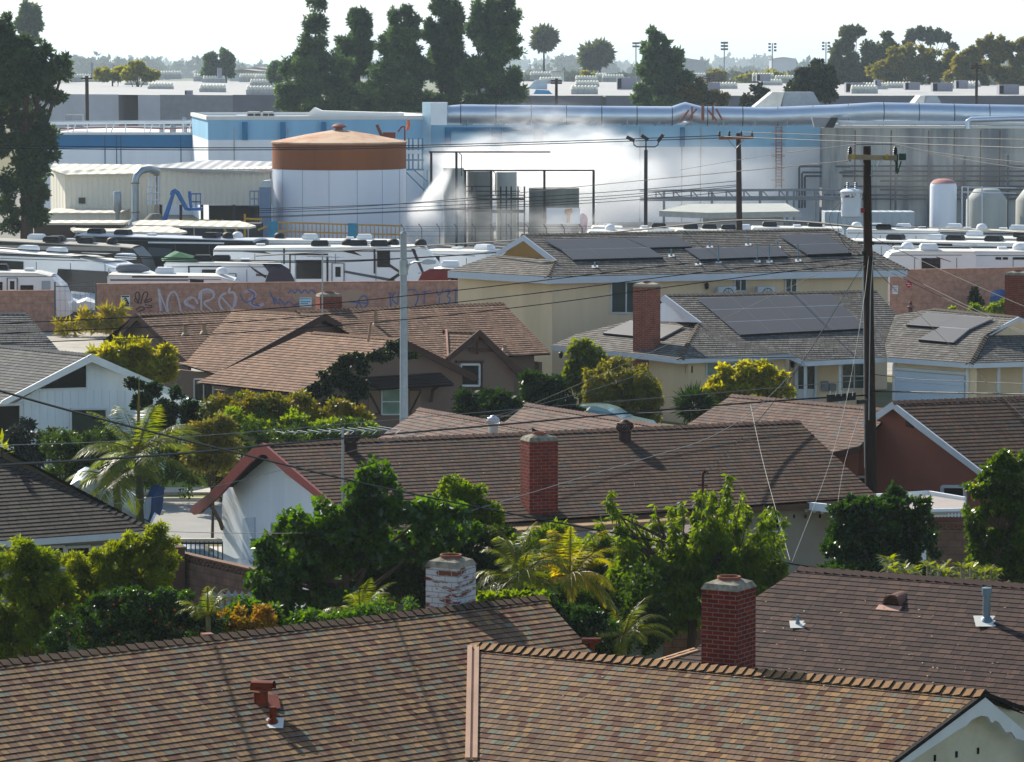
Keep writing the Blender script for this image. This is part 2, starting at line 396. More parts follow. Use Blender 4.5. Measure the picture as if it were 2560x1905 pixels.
def plant(name, label, cat, blobs, m, n, size, base=None, aspect=2.0, droop=.2, rnd=.8, sub=14, f=.42, group=None, trunk=.12, shell=.5, gmid=None, kindname='crown', stems=0, twig=5):
    """a tree or shrub: crown of many leaves on clumps, trunk and limbs"""
    B = np.array(blobs); cx, cy = B[:, 0].mean(), B[:, 1].mean()
    if base is None: base = (cx, cy, 0)
    t = thing(name, label, cat, base, 0, group)
    sb = sub_blobs(blobs, sub, f) if sub else list(blobs)
    if sub: sb = sub_blobs(sb, twig, .5) + sb[::2]
    P, D = blob_points(sb, n, shell); P[:, 2] = np.maximum(P[:, 2], .03)
    P2, D2 = blob_points([(b[0], b[1], b[2], b[3] * 1.35, b[4] * 1.35, b[5] * 1.35) for b in sb], int(n * .14), .45); P2[:, 2] = np.maximum(P2[:, 2], .03)
    V = np.concatenate([leaves(P, D, size, aspect, droop, rnd), leaves(P2, D2, size * .8, aspect, droop, rnd)])
    V[:, :, 2] = np.maximum(V[:, :, 2], .01)
    quads_mesh(kindname, V, m, t)
    mb = MB(); b = Vector(base)
    if trunk:
        zt = B[:, 2].mean(); top = Vector((cx, cy, zt))
        mb.tube([b, b.lerp(top, .5) + Vector((random.uniform(-.1, .1), 0, 0)), top], [trunk, trunk * .8, trunk * .5], 8)
        for (x, y, z, rx, ry, rz) in list(blobs)[:14]:
            k = b.lerp(top, random.uniform(.45, .95)); e = Vector((x, y, z)); mb.tube([k, k.lerp(e, .5) + Vector((0, 0, .05 * rz)), e], [trunk * .5, trunk * .35, trunk * .12], 6)
        mb.build('trunk', BARK, t, smooth=True)
    return t

def litter(parent, pl, px, n, seed=1, s=.03):
    """small pale flecks lying on a roof slope"""
    rs = random.Random(seed); x0, y0, x1, y1 = px; mb = MB()
    for i in range(n):
        c = ON(rs.uniform(x0, x1), rs.uniform(y0, y1), pl['A'], pl['n']) + pl['n'] * .022; a = rs.uniform(0, 6.3); q = s * rs.uniform(.4, 1.2)
        u = Vector((math.cos(a), math.sin(a), 0)); u = (u - pl['n'] * u.dot(pl['n'])).normalized() * q; v = pl['n'].cross(u) * .5; mb.face([c - u, c - v, c + u, c + v])
    o = mb.build('leaf_litter', mat('dry_leaf', 'a08c70', .9, var=.3, scale=9), parent); o['kind'] = 'stuff'
# ================================================================ setting
MG = mat('ground_soil', '6f6446', .95, var=.35, scale=.25, bump=.4, bscale=3, col2='4f5a34')
def sheet(name, pts, z, m, knd='structure'):
    mb = MB(); mb.face([(x, y, z) for x, y in pts], 0); o = mb.build(name, m); o['kind'] = knd; return o
sheet('ground', [(-7000, -400), (7000, -400), (7000, 15000), (-7000, 15000)], 0, MG)
MROAD = mat('road_asphalt', '8f8d88', .9, var=.08, scale=.8, bump=.3, bscale=30)
def strip(name, a, b, w0, w1, z, m):     # a strip between two points, from offset w0 to w1 (towards +normal)
    a, b = Vector((a[0], a[1], 0)), Vector((b[0], b[1], 0)); d = (b - a).normalized(); n = Vector((-d.y, d.x, 0))
    return sheet(name, [tuple((p + n * q)[:2]) for p, q in ((a, w0), (b, w0), (b, w1), (a, w1))], z, m)
SA, SB = (-70, 131.0), (70, 105.0)       # street centre line
SA, SB = (-70, 117.0), (70, 117.0)
strip('road', SA, SB, -5.2, 5.2, .006, MROAD)
MCONC = mat('kerb_concrete', 'b9b3a6', .9, var=.12, scale=1.5)
for sgn, nm in ((-1, 'near'), (1, 'far')):
    mb = MB(); y = 117 + sgn * 5.3
    mb.box((0, y, .06), (140, .2, .12)); o = mb.build('kerb', MCONC); kind(o, 'structure')
    mb = MB(); mb.box((0, y + sgn * 2.4, .05), (140, 1.4, .1)); o = mb.build('pavement', MCONC); kind(o, 'structure')
MLAWN = mat('lawn_grass', '6a8a2c', .95, var=.3, scale=3, bump=.6, bscale=40, col2='8f8a3a')
o = sheet('verge', [(-70, 122.5), (70, 122.5), (70, 123.7), (-70, 123.7)], .01, MLAWN)
o = sheet('lawn', [(-60, 125.4), (-6, 125.4), (-6, 131), (-60, 131)], .012, MLAWN)
MYARD = mat('yard_asphalt', '77746e', .92, var=.2, scale=.5)
sheet('alley', [(-60, 172), (60, 172), (60, 198.8), (-60, 198.8)], .009, mat('alley_concrete', 'a39c90', .95, var=.25, scale=.4, bump=.3, bscale=6))
sheet('yard_paving', [(-90, 203), (120, 203), (120, 460), (-90, 460)], .008, MYARD)

# ================================================================ shared materials
WHITE = mat('white_paint', 'c9cdd0', .6, var=.06, scale=2)
WHITEW = mat('white_stucco', 'dde2e8', .85, var=.08, scale=.8, bump=.3, bscale=50, streak=True)
BUTT = mat('shingle_edge', '17120f', .9, var=.2)
GLASS = mat('window_glass', '10161a', .2, var=.3, scale=1, spec=.35)
METAL = mat('galvanised_metal', '9aa3a8', .45, .8, var=.1, scale=4)
DKMETAL = mat('dark_metal', '23282b', .5, .4, var=.2, scale=4)
TERRA = mat('terracotta', '7c4634', .7, var=.2, scale=6)
MORT = mat('mortar_cap', '9c9482', .95, var=.3, scale=5, bump=.5, bscale=30, col2='5a5a50')
TAN_F = mat('brown_trim', '4d3228', .8, var=.15)
PLEAD = mat('white_flashing', 'd2cfc6', .6, var=.1)

class Multi:
    """collects pieces that are built as one mesh each"""
    def __init__(s): s.p = []
    def extr(s, *a, **k): s.p.append(MB().extr(*a, **k))
    def obox(s, *a, **k): s.p.append(MB().obox(*a, **k))
    def build(s, name, m, parent): return [q.build(name, m, parent) for q in s.p]
class House:
    def __init__(s, name, label, cat, base, shm, wallm, trim, expo=.18, t=.016, group=None, capm=None):
        s.t = thing(name, label, cat, base, 0, group); s.roof = MB(); s.wall = Multi(); s.trim = Multi(); s.barge = Multi()
        s.shm, s.wm, s.tm, s.expo, s.tt = shm, wallm, trim, expo, t; s.capm = capm or [mat('cap_shingle', '54402f', .9, var=.2, scale=3), BUTT]
    def line(s, a, b, z, m=.38, za=None, face=None):
        """plane through a horizontal line given by two photo pixels at height z, falling towards the camera side"""
        A, B = AZ(a[0], a[1], z), AZ(b[0], b[1], z if za is None else za); d = (B - A); d.z = 0; d.normalize()
        nf = Vector((d.y, -d.x, 0)); 
        if nf.y > 0: nf = -nf
        if face is not None and nf.x * face < 0: nf = -nf
        n = (nf * m + Vector((0, 0, 1))).normalized()
        return dict(A=A, B=B, n=n, nf=nf, d=d, m=m, z=z)
    def plane(s, pl, px, **k):
        P = [ON(x, y, pl['A'], pl['n']) for x, y in px]
        roof_plane(s.roof, P, -pl['nf'], s.expo, s.tt, **k); return P
    def back(s, A, B, nf, m, run, **k):
        z = Vector((0, 0, -m * run)); P = [A, B, B - nf * run + z, A - nf * run + z]
        roof_plane(s.roof, P, nf, s.expo, s.tt, **k); return P
    def board(s, P, Q, h=.18, t=.05, drop=None, mb=None):
        P, Q = Vector(P), Vector(Q); dz = Vector((0, 0, -(h / 2 if drop is None else drop) - .01)); (mb or s.trim).obox(P + dz, Q + dz, t, h)
    def quadwall(s, P, Q, z0=0.0, z1=None, th=.15):
        """wall slab between two top points, down to z0; th pushes it away from the camera"""
        P, Q = Vector(P), Vector(Q); n = Vector((-(Q - P).y, (Q - P).x, 0)).normalized()
        if n.y < 0: n = -n
        s.wall.extr([(P.x, P.y, z0), (Q.x, Q.y, z0), (Q.x, Q.y, Q.z), (P.x, P.y, P.z)], n * th)
    def caps(s, A, B, name='ridge_cap', **k): ridge_caps(A, B, s.capm, s.t, name, **k)
    def finish(s):
        out = {}
        if s.wall.p: out['wall'] = s.wall.build('wall', s.wm, s.t)
        out['roof'] = s.roof.build('roof', [s.shm, BUTT], s.t)
        if s.trim.p: out['fascia'] = s.trim.build('fascia', s.tm, s.t)
        if s.barge.p: out['barge'] = s.barge.build('barge_board', s.tm, s.t)
        return out
def wplane(P, Q):
    P, Q = Vector(P), Vector(Q); d = Q - P; n = Vector((d.y, -d.x, 0)).normalized()
    if n.y > 0: n = -n
    return (P, n)
def on_wall(wp, px, py, out=0.0): return ON(px, py, wp[0] + wp[1] * out, wp[1])
def window(parent, wp, x0, y0, x1, y1, bars=1, fr=.06, glass=None, frame=None, name='window', skew=0.0, out=.0, hbar=False):
    """pixel rectangle on a wall plane; skew = pixel drop of the right side"""
    frame = frame or WHITE; a = on_wall(wp, x0, y1, out); b = on_wall(wp, x1, y1 + skew, out); c = on_wall(wp, x1, y0 + skew, out); d = on_wall(wp, x0, y0, out)
    d.x, d.y = a.x, a.y; c.x, c.y = b.x, b.y
    n = wp[1]; mb = MB()
    for p, q in ((a, b), (b, c), (c, d), (d, a)): mb.obox(p + n * .03, q + n * .03, fr, fr * 1.2, up=n)
    for i in range(bars):
        t = (i + 1) / (bars + 1); mb.obox(a.lerp(b, t) + n * .03, d.lerp(c, t) + n * .03, fr * .8, fr, up=n)
    if hbar: mb.obox(a.lerp(d, .5) + n * .03, b.lerp(c, .5) + n * .03, fr * .8, fr, up=n)
    o = mb.build(name, frame, parent)
    g = MB(); g.extr([a + n * .012, b + n * .012, c + n * .012, d + n * .012], -n * .03); g.build('pane', glass or GLASS, o)
    return o
def panel_on(parent, wp, pix, m, name, out=.02, th=.03):
    P = [on_wall(wp, x, y, out) for x, y in pix]; mb = MB(); mb.extr(P, -wp[1] * th); return mb.build(name, m, parent)
def chimney(parent, c, w, d, z0, z1, rz, bm, group=None, flue=True, cap=True, capm=None):
    mb = MB(); uvbox(mb, (c[0], c[1], (z0 + z1) / 2), (w, d, z1 - z0), rz); o = mb.build('chimney', bm, parent)
    if cap:
        q = MB(); ca, sa = math.cos(rz), math.sin(rz)
        def ring(a, b, z): return [(c[0] + x * ca - y * sa, c[1] + x * sa + y * ca, z) for x, y in ((-a, -b), (a, -b), (a, b), (-a, b))]
        A = ring(w / 2 + .015, d / 2 + .015, z1 + .004); B = ring(w / 2 - .04, d / 2 - .04, z1 + .11); D = ring(w * .24, d * .24, z1 + .17)
        q.add(A + B + D, [(3, 2, 1, 0), (0, 1, 5, 4), (1, 2, 6, 5), (2, 3, 7, 6), (3, 0, 4, 7), (4, 5, 9, 8), (5, 6, 10, 9), (6, 7, 11, 10), (7, 4, 8, 11), (8, 9, 10, 11)])
        q.build('cap', capm or MORT, o)
    if flue:
        r = min(w, d) * .30; q = MB()
        q.lathe((c[0], c[1], z1 + .12), [(r, 0), (r, .10), (r - .03, .10), (r - .035, .02)], 20); q.build('flue', TERRA, o, smooth=True)
    return o
def pipe_vent(parent, P, h=.45, r=.05, m=None, flash=.22, cap=0, name='vent_pipe', tilt=None):
    P = Vector(P); mb = MB(); m = m or METAL
    mb.lathe(P - Vector((0, 0, .05)), [(r * 2.2, 0), (r * 1.3, .12), (r, .14), (r, h), (r * .8, h)], 14)
    if cap: mb.lathe(P + Vector((0, 0, h - cap)), [(r * 1.3, 0), (r * 1.3, cap), (r * .2, cap + .02)], 16)
    o = mb.build(name, m, parent, smooth=True)
    if flash:
        q = MB(); q.add([P + Vector((-flash * .8, -flash * .9, -.38 * flash * .7 + .02)), P + Vector((flash * .8, -flash * .9, -.38 * flash * .7 + .02)), P + Vector((flash * .8, flash * .5, .38 * flash * .5 + .03)), P + Vector((-flash * .8, flash * .5, .38 * flash * .5 + .03))], [(0, 1, 2, 3)])
        q.build('flashing', PLEAD, o)
    return o
def turbine(parent, P, s=1.0, m=None):
    m = m or mat('turbine_brown', '3a2a26', .6, .3, var=.2); P = Vector(P); mb = MB()
    mb.lathe(P + Vector((0, 0, -.12)), [(.15 * s, 0), (.15 * s, .32 * s)], 18)
    o = mb.build('turbine_vent', m, parent, smooth=True)
    q = MB(); n = 18; z0 = .2 * s
    for k in range(n):
        a = 2 * math.pi * k / n; prof = [(.15, 0), (.205, .06), (.215, .13), (.18, .21), (.08, .26)]; pts = []
        for i, (rr, z) in enumerate(prof):
            t = a + .32 * i
            pts.append((P + Vector((rr * s * math.cos(t), rr * s * math.sin(t), z0 + z * s)), P + Vector(((rr * .93) * s * math.cos(t + .27), (rr * .93) * s * math.sin(t + .27), z0 + z * s))))
        for i in range(len(pts) - 1): q.face([pts[i][0], pts[i][1], pts[i + 1][1], pts[i + 1][0]])
    q.lathe(P + Vector((0, 0, z0 + .25 * s)), [(.10 * s, 0), (.07 * s, .03 * s), (.01, .045 * s)], 14)
    q.lathe(P + Vector((0, 0, z0 - .01)), [(.16 * s, 0), (.165 * s, .02), (.13 * s, .03)], 18)
    q.build('turbine_head', m, o); return o

# ================================================================ foreground house with the patchwork shingles
SH_FG = shingle('patchwork_shingle', [('8a6b4a', 3.0), ('755b48', 3), ('72705f', 1.3), ('664030', 1.6), ('977650', 1.6), ('80644f', 2.6)], tab=.135, expo=.172, dark=.84, vary=.42)
MCREAM = mat('cream_stucco', 'c2bda8', .9, var=.12, scale=1.0, bump=.3, bscale=40)
h = House('foreground_house', 'nearest house with patchwork brown shingle roofs and cream scalloped gable', 'house', (0, 62, 0), SH_FG, MCREAM, WHITE, expo=.172, t=.0145)
plA = h.line((-20, 1658), (1357, 1492), 4.6, .40)
h.plane(plA, [(-80, 1665), (1357, 1492), (1640, 1805), (1640, 2150), (-80, 2150)])
h.back(AZ(-80, 1665, 4.6), plA['B'], plA['nf'], .40, 5.2)
zB = ON(1180, 1612, plA['A'], plA['n']).z
plB = h.line((1180, 1612), (2462, 1732), zB, .36)
h.plane(plB, [(1060, 1601), (2462, 1732), (2231, 1905), (1890, 2155), (1120, 2155)])
h.back(AZ(1060, 1601, zB), plB['B'], plB['nf'], .36, 4.2)
hfA, hfB = plA, plB
h.caps(AZ(-80, 1665, 4.6), plA['B'], step=.2, pitch=.4)
h.capm = [mat('tan_cap_shingle', '80603f', .9, var=.2, scale=3), BUTT]; h.caps(plB['B'], plB['A'], step=.19, pitch=.36, w=.22, h=.045)
litter(h.t, plA, (20, 1680, 1150, 1900), 45, 2); litter(h.t, plB, (1230, 1680, 2200, 1900), 45, 3)
# valley flashing: two raised metal strips along the line where the two slopes meet
vd = plA['n'].cross(plB['n']).normalized(); vd = vd if vd.z < 0 else -vd
V0 = AZ(1182, 1618, zB - .02); mb = MB()
for off, hh in ((-.055, .10), (.075, .09)):
    o_ = Vector((off, 0, .03)); mb.obox(V0 + o_, V0 + vd * 4.4 + o_, .085, .03)
mb.obox(V0 + Vector((0.01, 0, -.0)), V0 + vd * 4.4 + Vector((0.01, 0, -.0)), .22, .02)
mb.build('valley_flashing', mat('tan_flashing', 'b08d74', .55, .2, var=.1), h.t)
# gable end of the right wing
apex = plB['B']; gb = ON(2231, 1905, plB['A'], plB['n']); gp = wplane(gb, apex)
dgo = Vector((-(apex - gb).y, (apex - gb).x, 0)).normalized(); dgo = dgo if dgo.x < 0 else -dgo   # into the house
edge = MB(); edge.obox(apex + Vector((0, 0, -.02)), gb + (gb - apex) * .8 + Vector((0, 0, -.02)), .09, .07)
bk = apex + (apex - gb).normalized() * 4.5; bk.z = apex.z - (apex.z - gb.z) * (4.5 / (apex - gb).length) * 1.05
edge.obox(apex + Vector((0, 0, -.02)), bk + Vector((0, 0, -.02)), .09, .07); edge.build('roof_edge', BUTT, h.t)
sc = [(2140, 1975), (2231, 1912), (2462, 1742), (2700, 1945), (2700, 1995), (2640, 1935), (2618, 1905), (2600, 1905), (2582, 1870), (2560, 1852), (2540, 1846), (2528, 1829), (2515, 1831), (2497, 1806), (2488, 1801), (2480, 1808), (2470, 1792), (2453, 1789), (2430, 1799), (2415, 1815), (2400, 1822), (2270, 1908), (2190, 1985)]
P = [on_wall(gp, x, y, .01) for x, y in sc]; h.barge.extr(P, dgo * .05)
base = gb - Vector((0, 0, gb.z)); w0 = gb + (gb - apex) * .6; w1 = bk + (bk - apex) * .05
poly = [(w0.x, w0.y, 0), (w1.x, w1.y, 0), (w1.x, w1.y, w1.z), (apex.x, apex.y, apex.z - .08), (w0.x, w0.y, gb.z + (gb.z - apex.z) * .6)]
h.wall.extr([Vector(p) + dgo * .35 for p in poly], dgo * .2)
gwp = (apex + dgo * .35, gp[1])
for (x, y) in ((2337, 1895), (2391, 1886), (2445, 1877)):
    mb = MB(); c = on_wall(gwp, x, y, .004); mb.box(c, (.055, .02, .11), math.atan2((apex - gb).y, (apex - gb).x)); mb.build('dove_hole', BUTT, h.t)
# side walls
eA = ON(-80, 2150, plA['A'], plA['n']); eB = ON(1640, 2150, plA['A'], plA['n'])
h.quadwall(eA - plA['nf'] * .5, eB - plA['nf'] * .5); bkA = AZ(-80, 1665, 4.6) - plA['nf'] * 4.7; bkB = plA['B'] - plA['nf'] * 4.7
h.quadwall(Vector((bkA.x, bkA.y, 2.6)), Vector((bkB.x, bkB.y, 2.6)))
fB0 = ON(1890, 2155, plB['A'], plB['n']); fB1 = ON(1120, 2155, plB['A'], plB['n']); h.quadwall(fB0 - plB['nf'] * .5, fB1 - plB['nf'] * .5)
ro = h.finish()
BR_W = brick('whitewashed_brick', '6d2f22', '6b4a3c', '8d8a86', bw=.29, bh=.108, ms=.010, worn='b4babe')
BR_R = brick('red_brick', '5a1c12', '6e2a1a', '6b5f5a', bw=.23, bh=.083, ms=.010)
p = ON(1128, 1520, plA['A'], plA['n']); q = p + plA['nf'] * -.9
rB = math.atan2(plB['d'].y, plB['d'].x)
def chim_at(parent, pxc, Y, pyt, w, d, rz, bm, z0=2.0, **k):
    c = AY(pxc, pyt, Y); return chimney(parent, (c.x, c.y), w, d, z0, c.z, rz, bm, **k)
chim_at(h.t, 1127, q.y + .2, 1414, .70, .72, rB, BR_W, capm=MORT)
p = AZ(1820, 1671, zB); chim_at(h.t, 1822, p.y + 1.1, 1470, .72, .78, rB, BR_R)
# copper T vent and pipe on the left slope
P = ON(655, 1757, plA['A'], plA['n']); mb = MB(); k = 62 / 9000.
COP = mat('copper_vent', '6a2a12', .45, .6, var=.25, scale=6)
mb.lathe(P + Vector((-.02, 0, -.1)), [(.17, 0), (.13, .12), (.125, .30)], 16)
rr = [(math.cos(a), math.sin(a)) for a in [math.pi * i / 10 - .25 for i in range(11)] + [math.pi + .25]]
cc = P + Vector((.02, 0, .27)); ax = Vector((.97, -.2, 0)).normalized(); sd_ = Vector((.2, .97, 0)).normalized()
for i in range(len(rr) - 1):
    a, b = rr[i], rr[i + 1]; A1 = cc + sd_ * a[0] * .14 + Vector((0, 0, a[1] * .13)); B1 = cc + sd_ * b[0] * .14 + Vector((0, 0, b[1] * .13))
    mb.face([A1 - ax * .2, A1 + ax * .2, B1 + ax * .2, B1 - ax * .2])
o = mb.build('roof_vent', COP, h.t, smooth=True)
mb = MB(); mb.obox(P + Vector((-.3, -.0, .0)), P + Vector((.3, .1, .0)), .5, .02, up=plA['n']); mb.build('flashing', COP, o)
P = ON(682, 1808, plA['A'], plA['n']); pipe_vent(h.t, P, .34, .062, COP, flash=.24)
P = ON(1478, 1618, plA['A'], plA['n']); mb = MB()
for i in range(8):
    a0 = math.pi * i / 8 - .2; a1 = math.pi * (i + 1) / 8 - .2; f_ = lambda a: P + Vector((0, .1 * math.cos(a), .1 * math.sin(a) + .14))
    mb.face([f_(a0) + Vector((-.18, 0, -.06)), f_(a0) + Vector((.18, 0, -.06)), f_(a1) + Vector((.18, 0, -.06)), f_(a1) + Vector((-.18, 0, -.06))])
mb.lathe(P - Vector((0, 0, .1)), [(.06, 0), (.06, .2)], 12); mb.build('roof_vent', COP, h.t, smooth=True)
P = AZ(1594, 1650, zB - .1); P.y += 2; c2 = AY(1594, 1650, P.y); mb = MB(); mb.lathe(c2 - Vector((0, 0, .9)), [(.035, 0), (.035, .98)], 10); mb.build('vent_pipe', COP, h.t)
c2 = AY(518, 1590, ON(518, 1590, plA['A'], plA['n']).y + 1.5); mb = MB(); mb.box(c2 - Vector((0, 0, .35)), (.2, .2, .8), .4); mb.build('vent_box', TERRA, h.t)

# ================================================================ dark brown house, lower right
SH_F = shingle('dark_brown_shingle', [('4f3a33', 3), ('46332d', 3), ('573f36', 2), ('5e463c', 1.2), ('3f2f2b', 1.2)], tab=.22, expo=.18, speck=.35, dark=.78)
h = House('dark_brown_house', 'dark brown shingled house at lower right with half round roof vent', 'house', (8, 78, 0), SH_F, MCREAM, mat('tan_trim', 'a37a55', .8), expo=.18, t=.012, capm=[mat('dark_cap', '46342e', .9, var=.2), BUTT])
pl = h.line((2000, 1420), (2640, 1469), 4.6, .38); plF = pl
h.plane(pl, [(2000, 1420), (2680, 1472), (2680, 2060), (1420, 1870), (1600, 1664), (1742, 1620), (1880, 1500)])
h.back(pl['A'], AZ(2680, 1472, 4.6), pl['nf'], .38, 4.5)
h.caps(pl['A'], AZ(2680, 1472, 4.6), pitch=.38)
e1 = ON(1600, 1664, pl['A'], pl['n']); e2 = ON(1742, 1620, pl['A'], pl['n']); h.board(e1, e2, .12, .3)
e0 = ON(1420, 1870, pl['A'], pl['n']); e3 = ON(2680, 2060, pl['A'], pl['n'])
for a, b in ((e1, e2), (e2, pl['A'] - pl['nf'] * 0 + pl['d'] * .5)): h.quadwall(Vector((a.x, a.y, a.z - .25)) + Vector((.4, .4, 0)), Vector((b.x, b.y, min(b.z - .25, 3))) + Vector((.4, .4, 0)))
A_ = pl['A'] - pl['nf'] * 4.2; B_ = AZ(2680, 1472, 4.6) - pl['nf'] * 4.2; h.quadwall(Vector((A_.x, A_.y, 2.8)), Vector((B_.x, B_.y, 2.8)))
h.finish()
P = ON(2235, 1508, pl['A'], pl['n']); mb = MB(); VEN = mat('vent_brown', '6d4c3f', .6, .2, var=.15); kf = math.atan2(pl['d'].y, pl['d'].x)
def loc(P, x, y, z, rz): return P + Vector((x * math.cos(rz) - y * math.sin(rz), x * math.sin(rz) + y * math.cos(rz), z))
n = 12
for i in range(n):
    a0, a1 = math.pi * i / n, math.pi * (i + 1) / n
    f_ = lambda a, y, s: loc(P, math.cos(a) * .20 * s, y, math.sin(a) * .21 * s - .02, kf)
    mb.face([f_(a0, -.12, 1), f_(a1, -.12, 1), f_(a1, .45, 1), f_(a0, .45, 1)]); mb.face([f_(a0, -.12, 1), f_(a0, -.12, .84), f_(a1, -.12, .84), f_(a1, -.12, 1)])
litter(h.t, plF, (1900, 1500, 2540, 1780), 90, 4)
for j in range(4):
    z = .01 + j * .045; x = .17 * math.sqrt(max(.05, 1 - (z / .2) ** 2)); mb.face([loc(P, -x, -.12, z, kf), loc(P, x, -.12, z, kf), loc(P, x, -.05, z + .035, kf), loc(P, -x, -.05, z + .035, kf)])
o = mb.build('dormer_vent', VEN, h.t, smooth=True)
mb = MB(); mb.face([loc(P, math.cos(math.pi * i / 12) * .175, -.06, math.sin(math.pi * i / 12) * .185 - .02, kf) for i in range(13)]); mb.build('opening', BUTT, o)
mb = MB(); mb.face([loc(P, -.27, -.30, -.10, kf), loc(P, .24, -.30, -.10, kf), loc(P, .24, -.12, -.03, kf), loc(P, -.27, -.12, -.03, kf)]); mb.build('flashing', mat('pink_flashing', 'b78b78', .6), o)
PIPE = mat('grey_pipe', '6c7f88', .5, .5, var=.12)
pipe_vent(h.t, ON(2466, 1553, pl['A'], pl['n']), .66, .075, PIPE, flash=.3, cap=.14)
pipe_vent(h.t, ON(1994, 1562, pl['A'], pl['n']), .25, .03, PIPE, flash=.2)

# ================================================================ middle house with the long ridge
SH_C = shingle('mid_brown_shingle', [('634a3c', 3), ('594539', 2.4), ('6c5040', 2), ('57504a', 1.2), ('67523f', 1.6)], tab=.17, expo=.2, dark=.74)
RED = mat('red_barge', '620c14', .6, var=.2, scale=3)
h = House('long_ridge_house', 'long brown roofed house with dark red barge boards and white gable wall', 'house', (0, 92, 0), SH_C, WHITEW, RED, expo=.2, t=.0155, capm=[mat('brown_cap', '5d4438', .9, var=.2), BUTT])
pl = h.line((655, 1112), (1997, 1053), 4.5, .38); plC = pl
h.plane(pl, [(655, 1112), (1997, 1053), (2192, 1240), (1890, 1262), (1270, 1306), (905, 1335)])
h.back(pl['A'], pl['B'], pl['nf'], .38, 4.2)
h.caps(pl['A'], pl['B'], pitch=.38)
gp = (pl['A'], -pl['d']) if pl['d'].x > 0 else (pl['A'], pl['d'])
inn = pl['d'] if pl['d'].x > 0 else -pl['d']
barL = [(655, 1107), (632, 1120), (600, 1150), (560, 1195), (520, 1235), (484, 1262), (474, 1277), (484, 1287), (500, 1283), (512, 1272), (548, 1240), (585, 1200), (625, 1158), (652, 1136), (656, 1136)]
barR = [(655, 1107), (656, 1136), (664, 1138), (715, 1185), (772, 1229), (905, 1345), (925, 1345), (800, 1232)]
h.barge.extr([on_wall(gp, *p, .02) for p in barL], inn * .07); h.barge.extr([on_wall(gp, *p, .02) for p in barR], inn * .07)
wp = (pl['A'] + inn * .55, gp[1])
WP = [on_wall(wp, x, y) for x, y in [(555, 1262), (560, 1215), (655, 1118), (905, 1330)]]
a, b = WP[0], WP[-1]; poly = [Vector((a.x, a.y, 0)), Vector((b.x, b.y, 0)), b, WP[2], WP[1], a]
h.wall.extr(poly, inn * .15)
ev = [ON(x, y, pl['A'], pl['n']) for x, y in [(905, 1335), (1270, 1306), (1890, 1262), (2192, 1240)]]
for a, b in zip(ev[:-1], ev[1:]):
    off = -pl['nf'] * .5; P_, Q_ = Vector((a.x, a.y, a.z - .12)) + off, Vector((b.x, b.y, b.z - .12)) + off; MB().extr([(P_.x, P_.y, 0), (Q_.x, Q_.y, 0), Q_, P_], Vector((0, .15, 0))).build('front_wall', mat('beige_wall', '9d9488', .9, var=.08, scale=.8, bump=.3, bscale=40), h.t)
h.finish(); wC = wplane(ev[2] - pl['nf'] * .5, ev[3] - pl['nf'] * .5); window(h.t, wC, 1912, 1288, 1948, 1328, 1, .05); panel_on(h.t, wC, [(1925, 1334), (1968, 1334), (1968, 1344), (1925, 1344)], PLEAD, 'electric_box', .1)
mb = MB()
for a, b in zip(ev[:-1], ev[1:]): mb.obox(a + Vector((0, 0, -.14)), b + Vector((0, 0, -.14)), .05, .16)
mb.build('eave_board', mat('eave_brown', '5c4433', .8, var=.1), h.t)
litter(h.t, plC, (900, 1130, 2000, 1240), 60, 5)
# bracket, door, windows on the gable wall
mb = MB(); mb.tube([on_wall(wp, x, y, .5 - .5 * (y - 1262) / 60) for x, y in [(527, 1262), (540, 1285), (551, 1305), (556, 1322)]], .06, 8); mb.build('bracket', mat('old_wood', '6a5a4a', .9), h.t, smooth=True)
panel_on(h.t, wp, [(606, 1296), (636, 1293), (636, 1400), (606, 1400)], mat('pale_door', 'b8c6d4', .6), 'door', .03)
window(h.t, wp, 682, 1307, 720, 1400, 1, .05)
panel_on(h.t, wp, [(708, 1183), (724, 1188), (724, 1197), (708, 1192)], PLEAD, 'gable_vent', .02)
rC = math.atan2(pl['d'].y, pl['d'].x)
P = ON(1347, 1290, pl['A'], pl['n']); chim_at(h.t, 1348, P.y + .45, 1101, .84, .62, rC - R(0), brick('red_brick_mid', '6b2418', '7c3020', '6a5f5a', bw=.24, bh=.09, ms=.010), z0=1.5)
turbine(h.t, ON(877, 1130, pl['A'], pl['n']), 1.2); turbine(h.t, ON(1562, 1100, pl['A'], pl['n']), 1.2)
# power mast on the roof
P = ON(1757, 1232, pl['A'], pl['n']); mb = MB(); mb.tube([P - Vector((0, 0, .2)), P + Vector((0, 0, .55))], .035, 8)
mb.tube([P + Vector((0, 0, .5)), P + Vector((.05, -.04, .62)), P + Vector((.12, -.08, .56))], .05, 8); mb.tube([P + Vector((-.14, 0, .2)), P + Vector((.14, 0, .2))], .018, 6)
mb.build('service_mast', mat('rusty_mast', '4a2620', .7, .3), h.t, smooth=True)
# tan flat porch roof and the gravel roof in front
mb = MB(); GR = mat('gravel_roof', '7d7069', .95, var=.35, scale=14, bump=.6, bscale=60); TF = mat('tan_rollroof', '9b7d5d', .9, var=.12)
P4 = [AZ(x, y, 2.55) for x, y in [(1020, 1325), (1880, 1272), (1860, 1288), (1000, 1345)]]; mb.extr(P4, (0, 0, -.12)); mb.build('porch_roof', TF, h.t)
mb = MB(); P4 = [AZ(x, y, 2.42) for x, y in [(990, 1340), (1860, 1284), (1740, 1365), (980, 1400)]]; mb.extr(P4, (0, 0, -.15)); 
for i in (2, 3): mb.tube([P4[i] + Vector((0, 0, -.1)), Vector((P4[i].x, P4[i].y, 0))], .06, 8)
mb.build('patio_roof', GR, h.t)

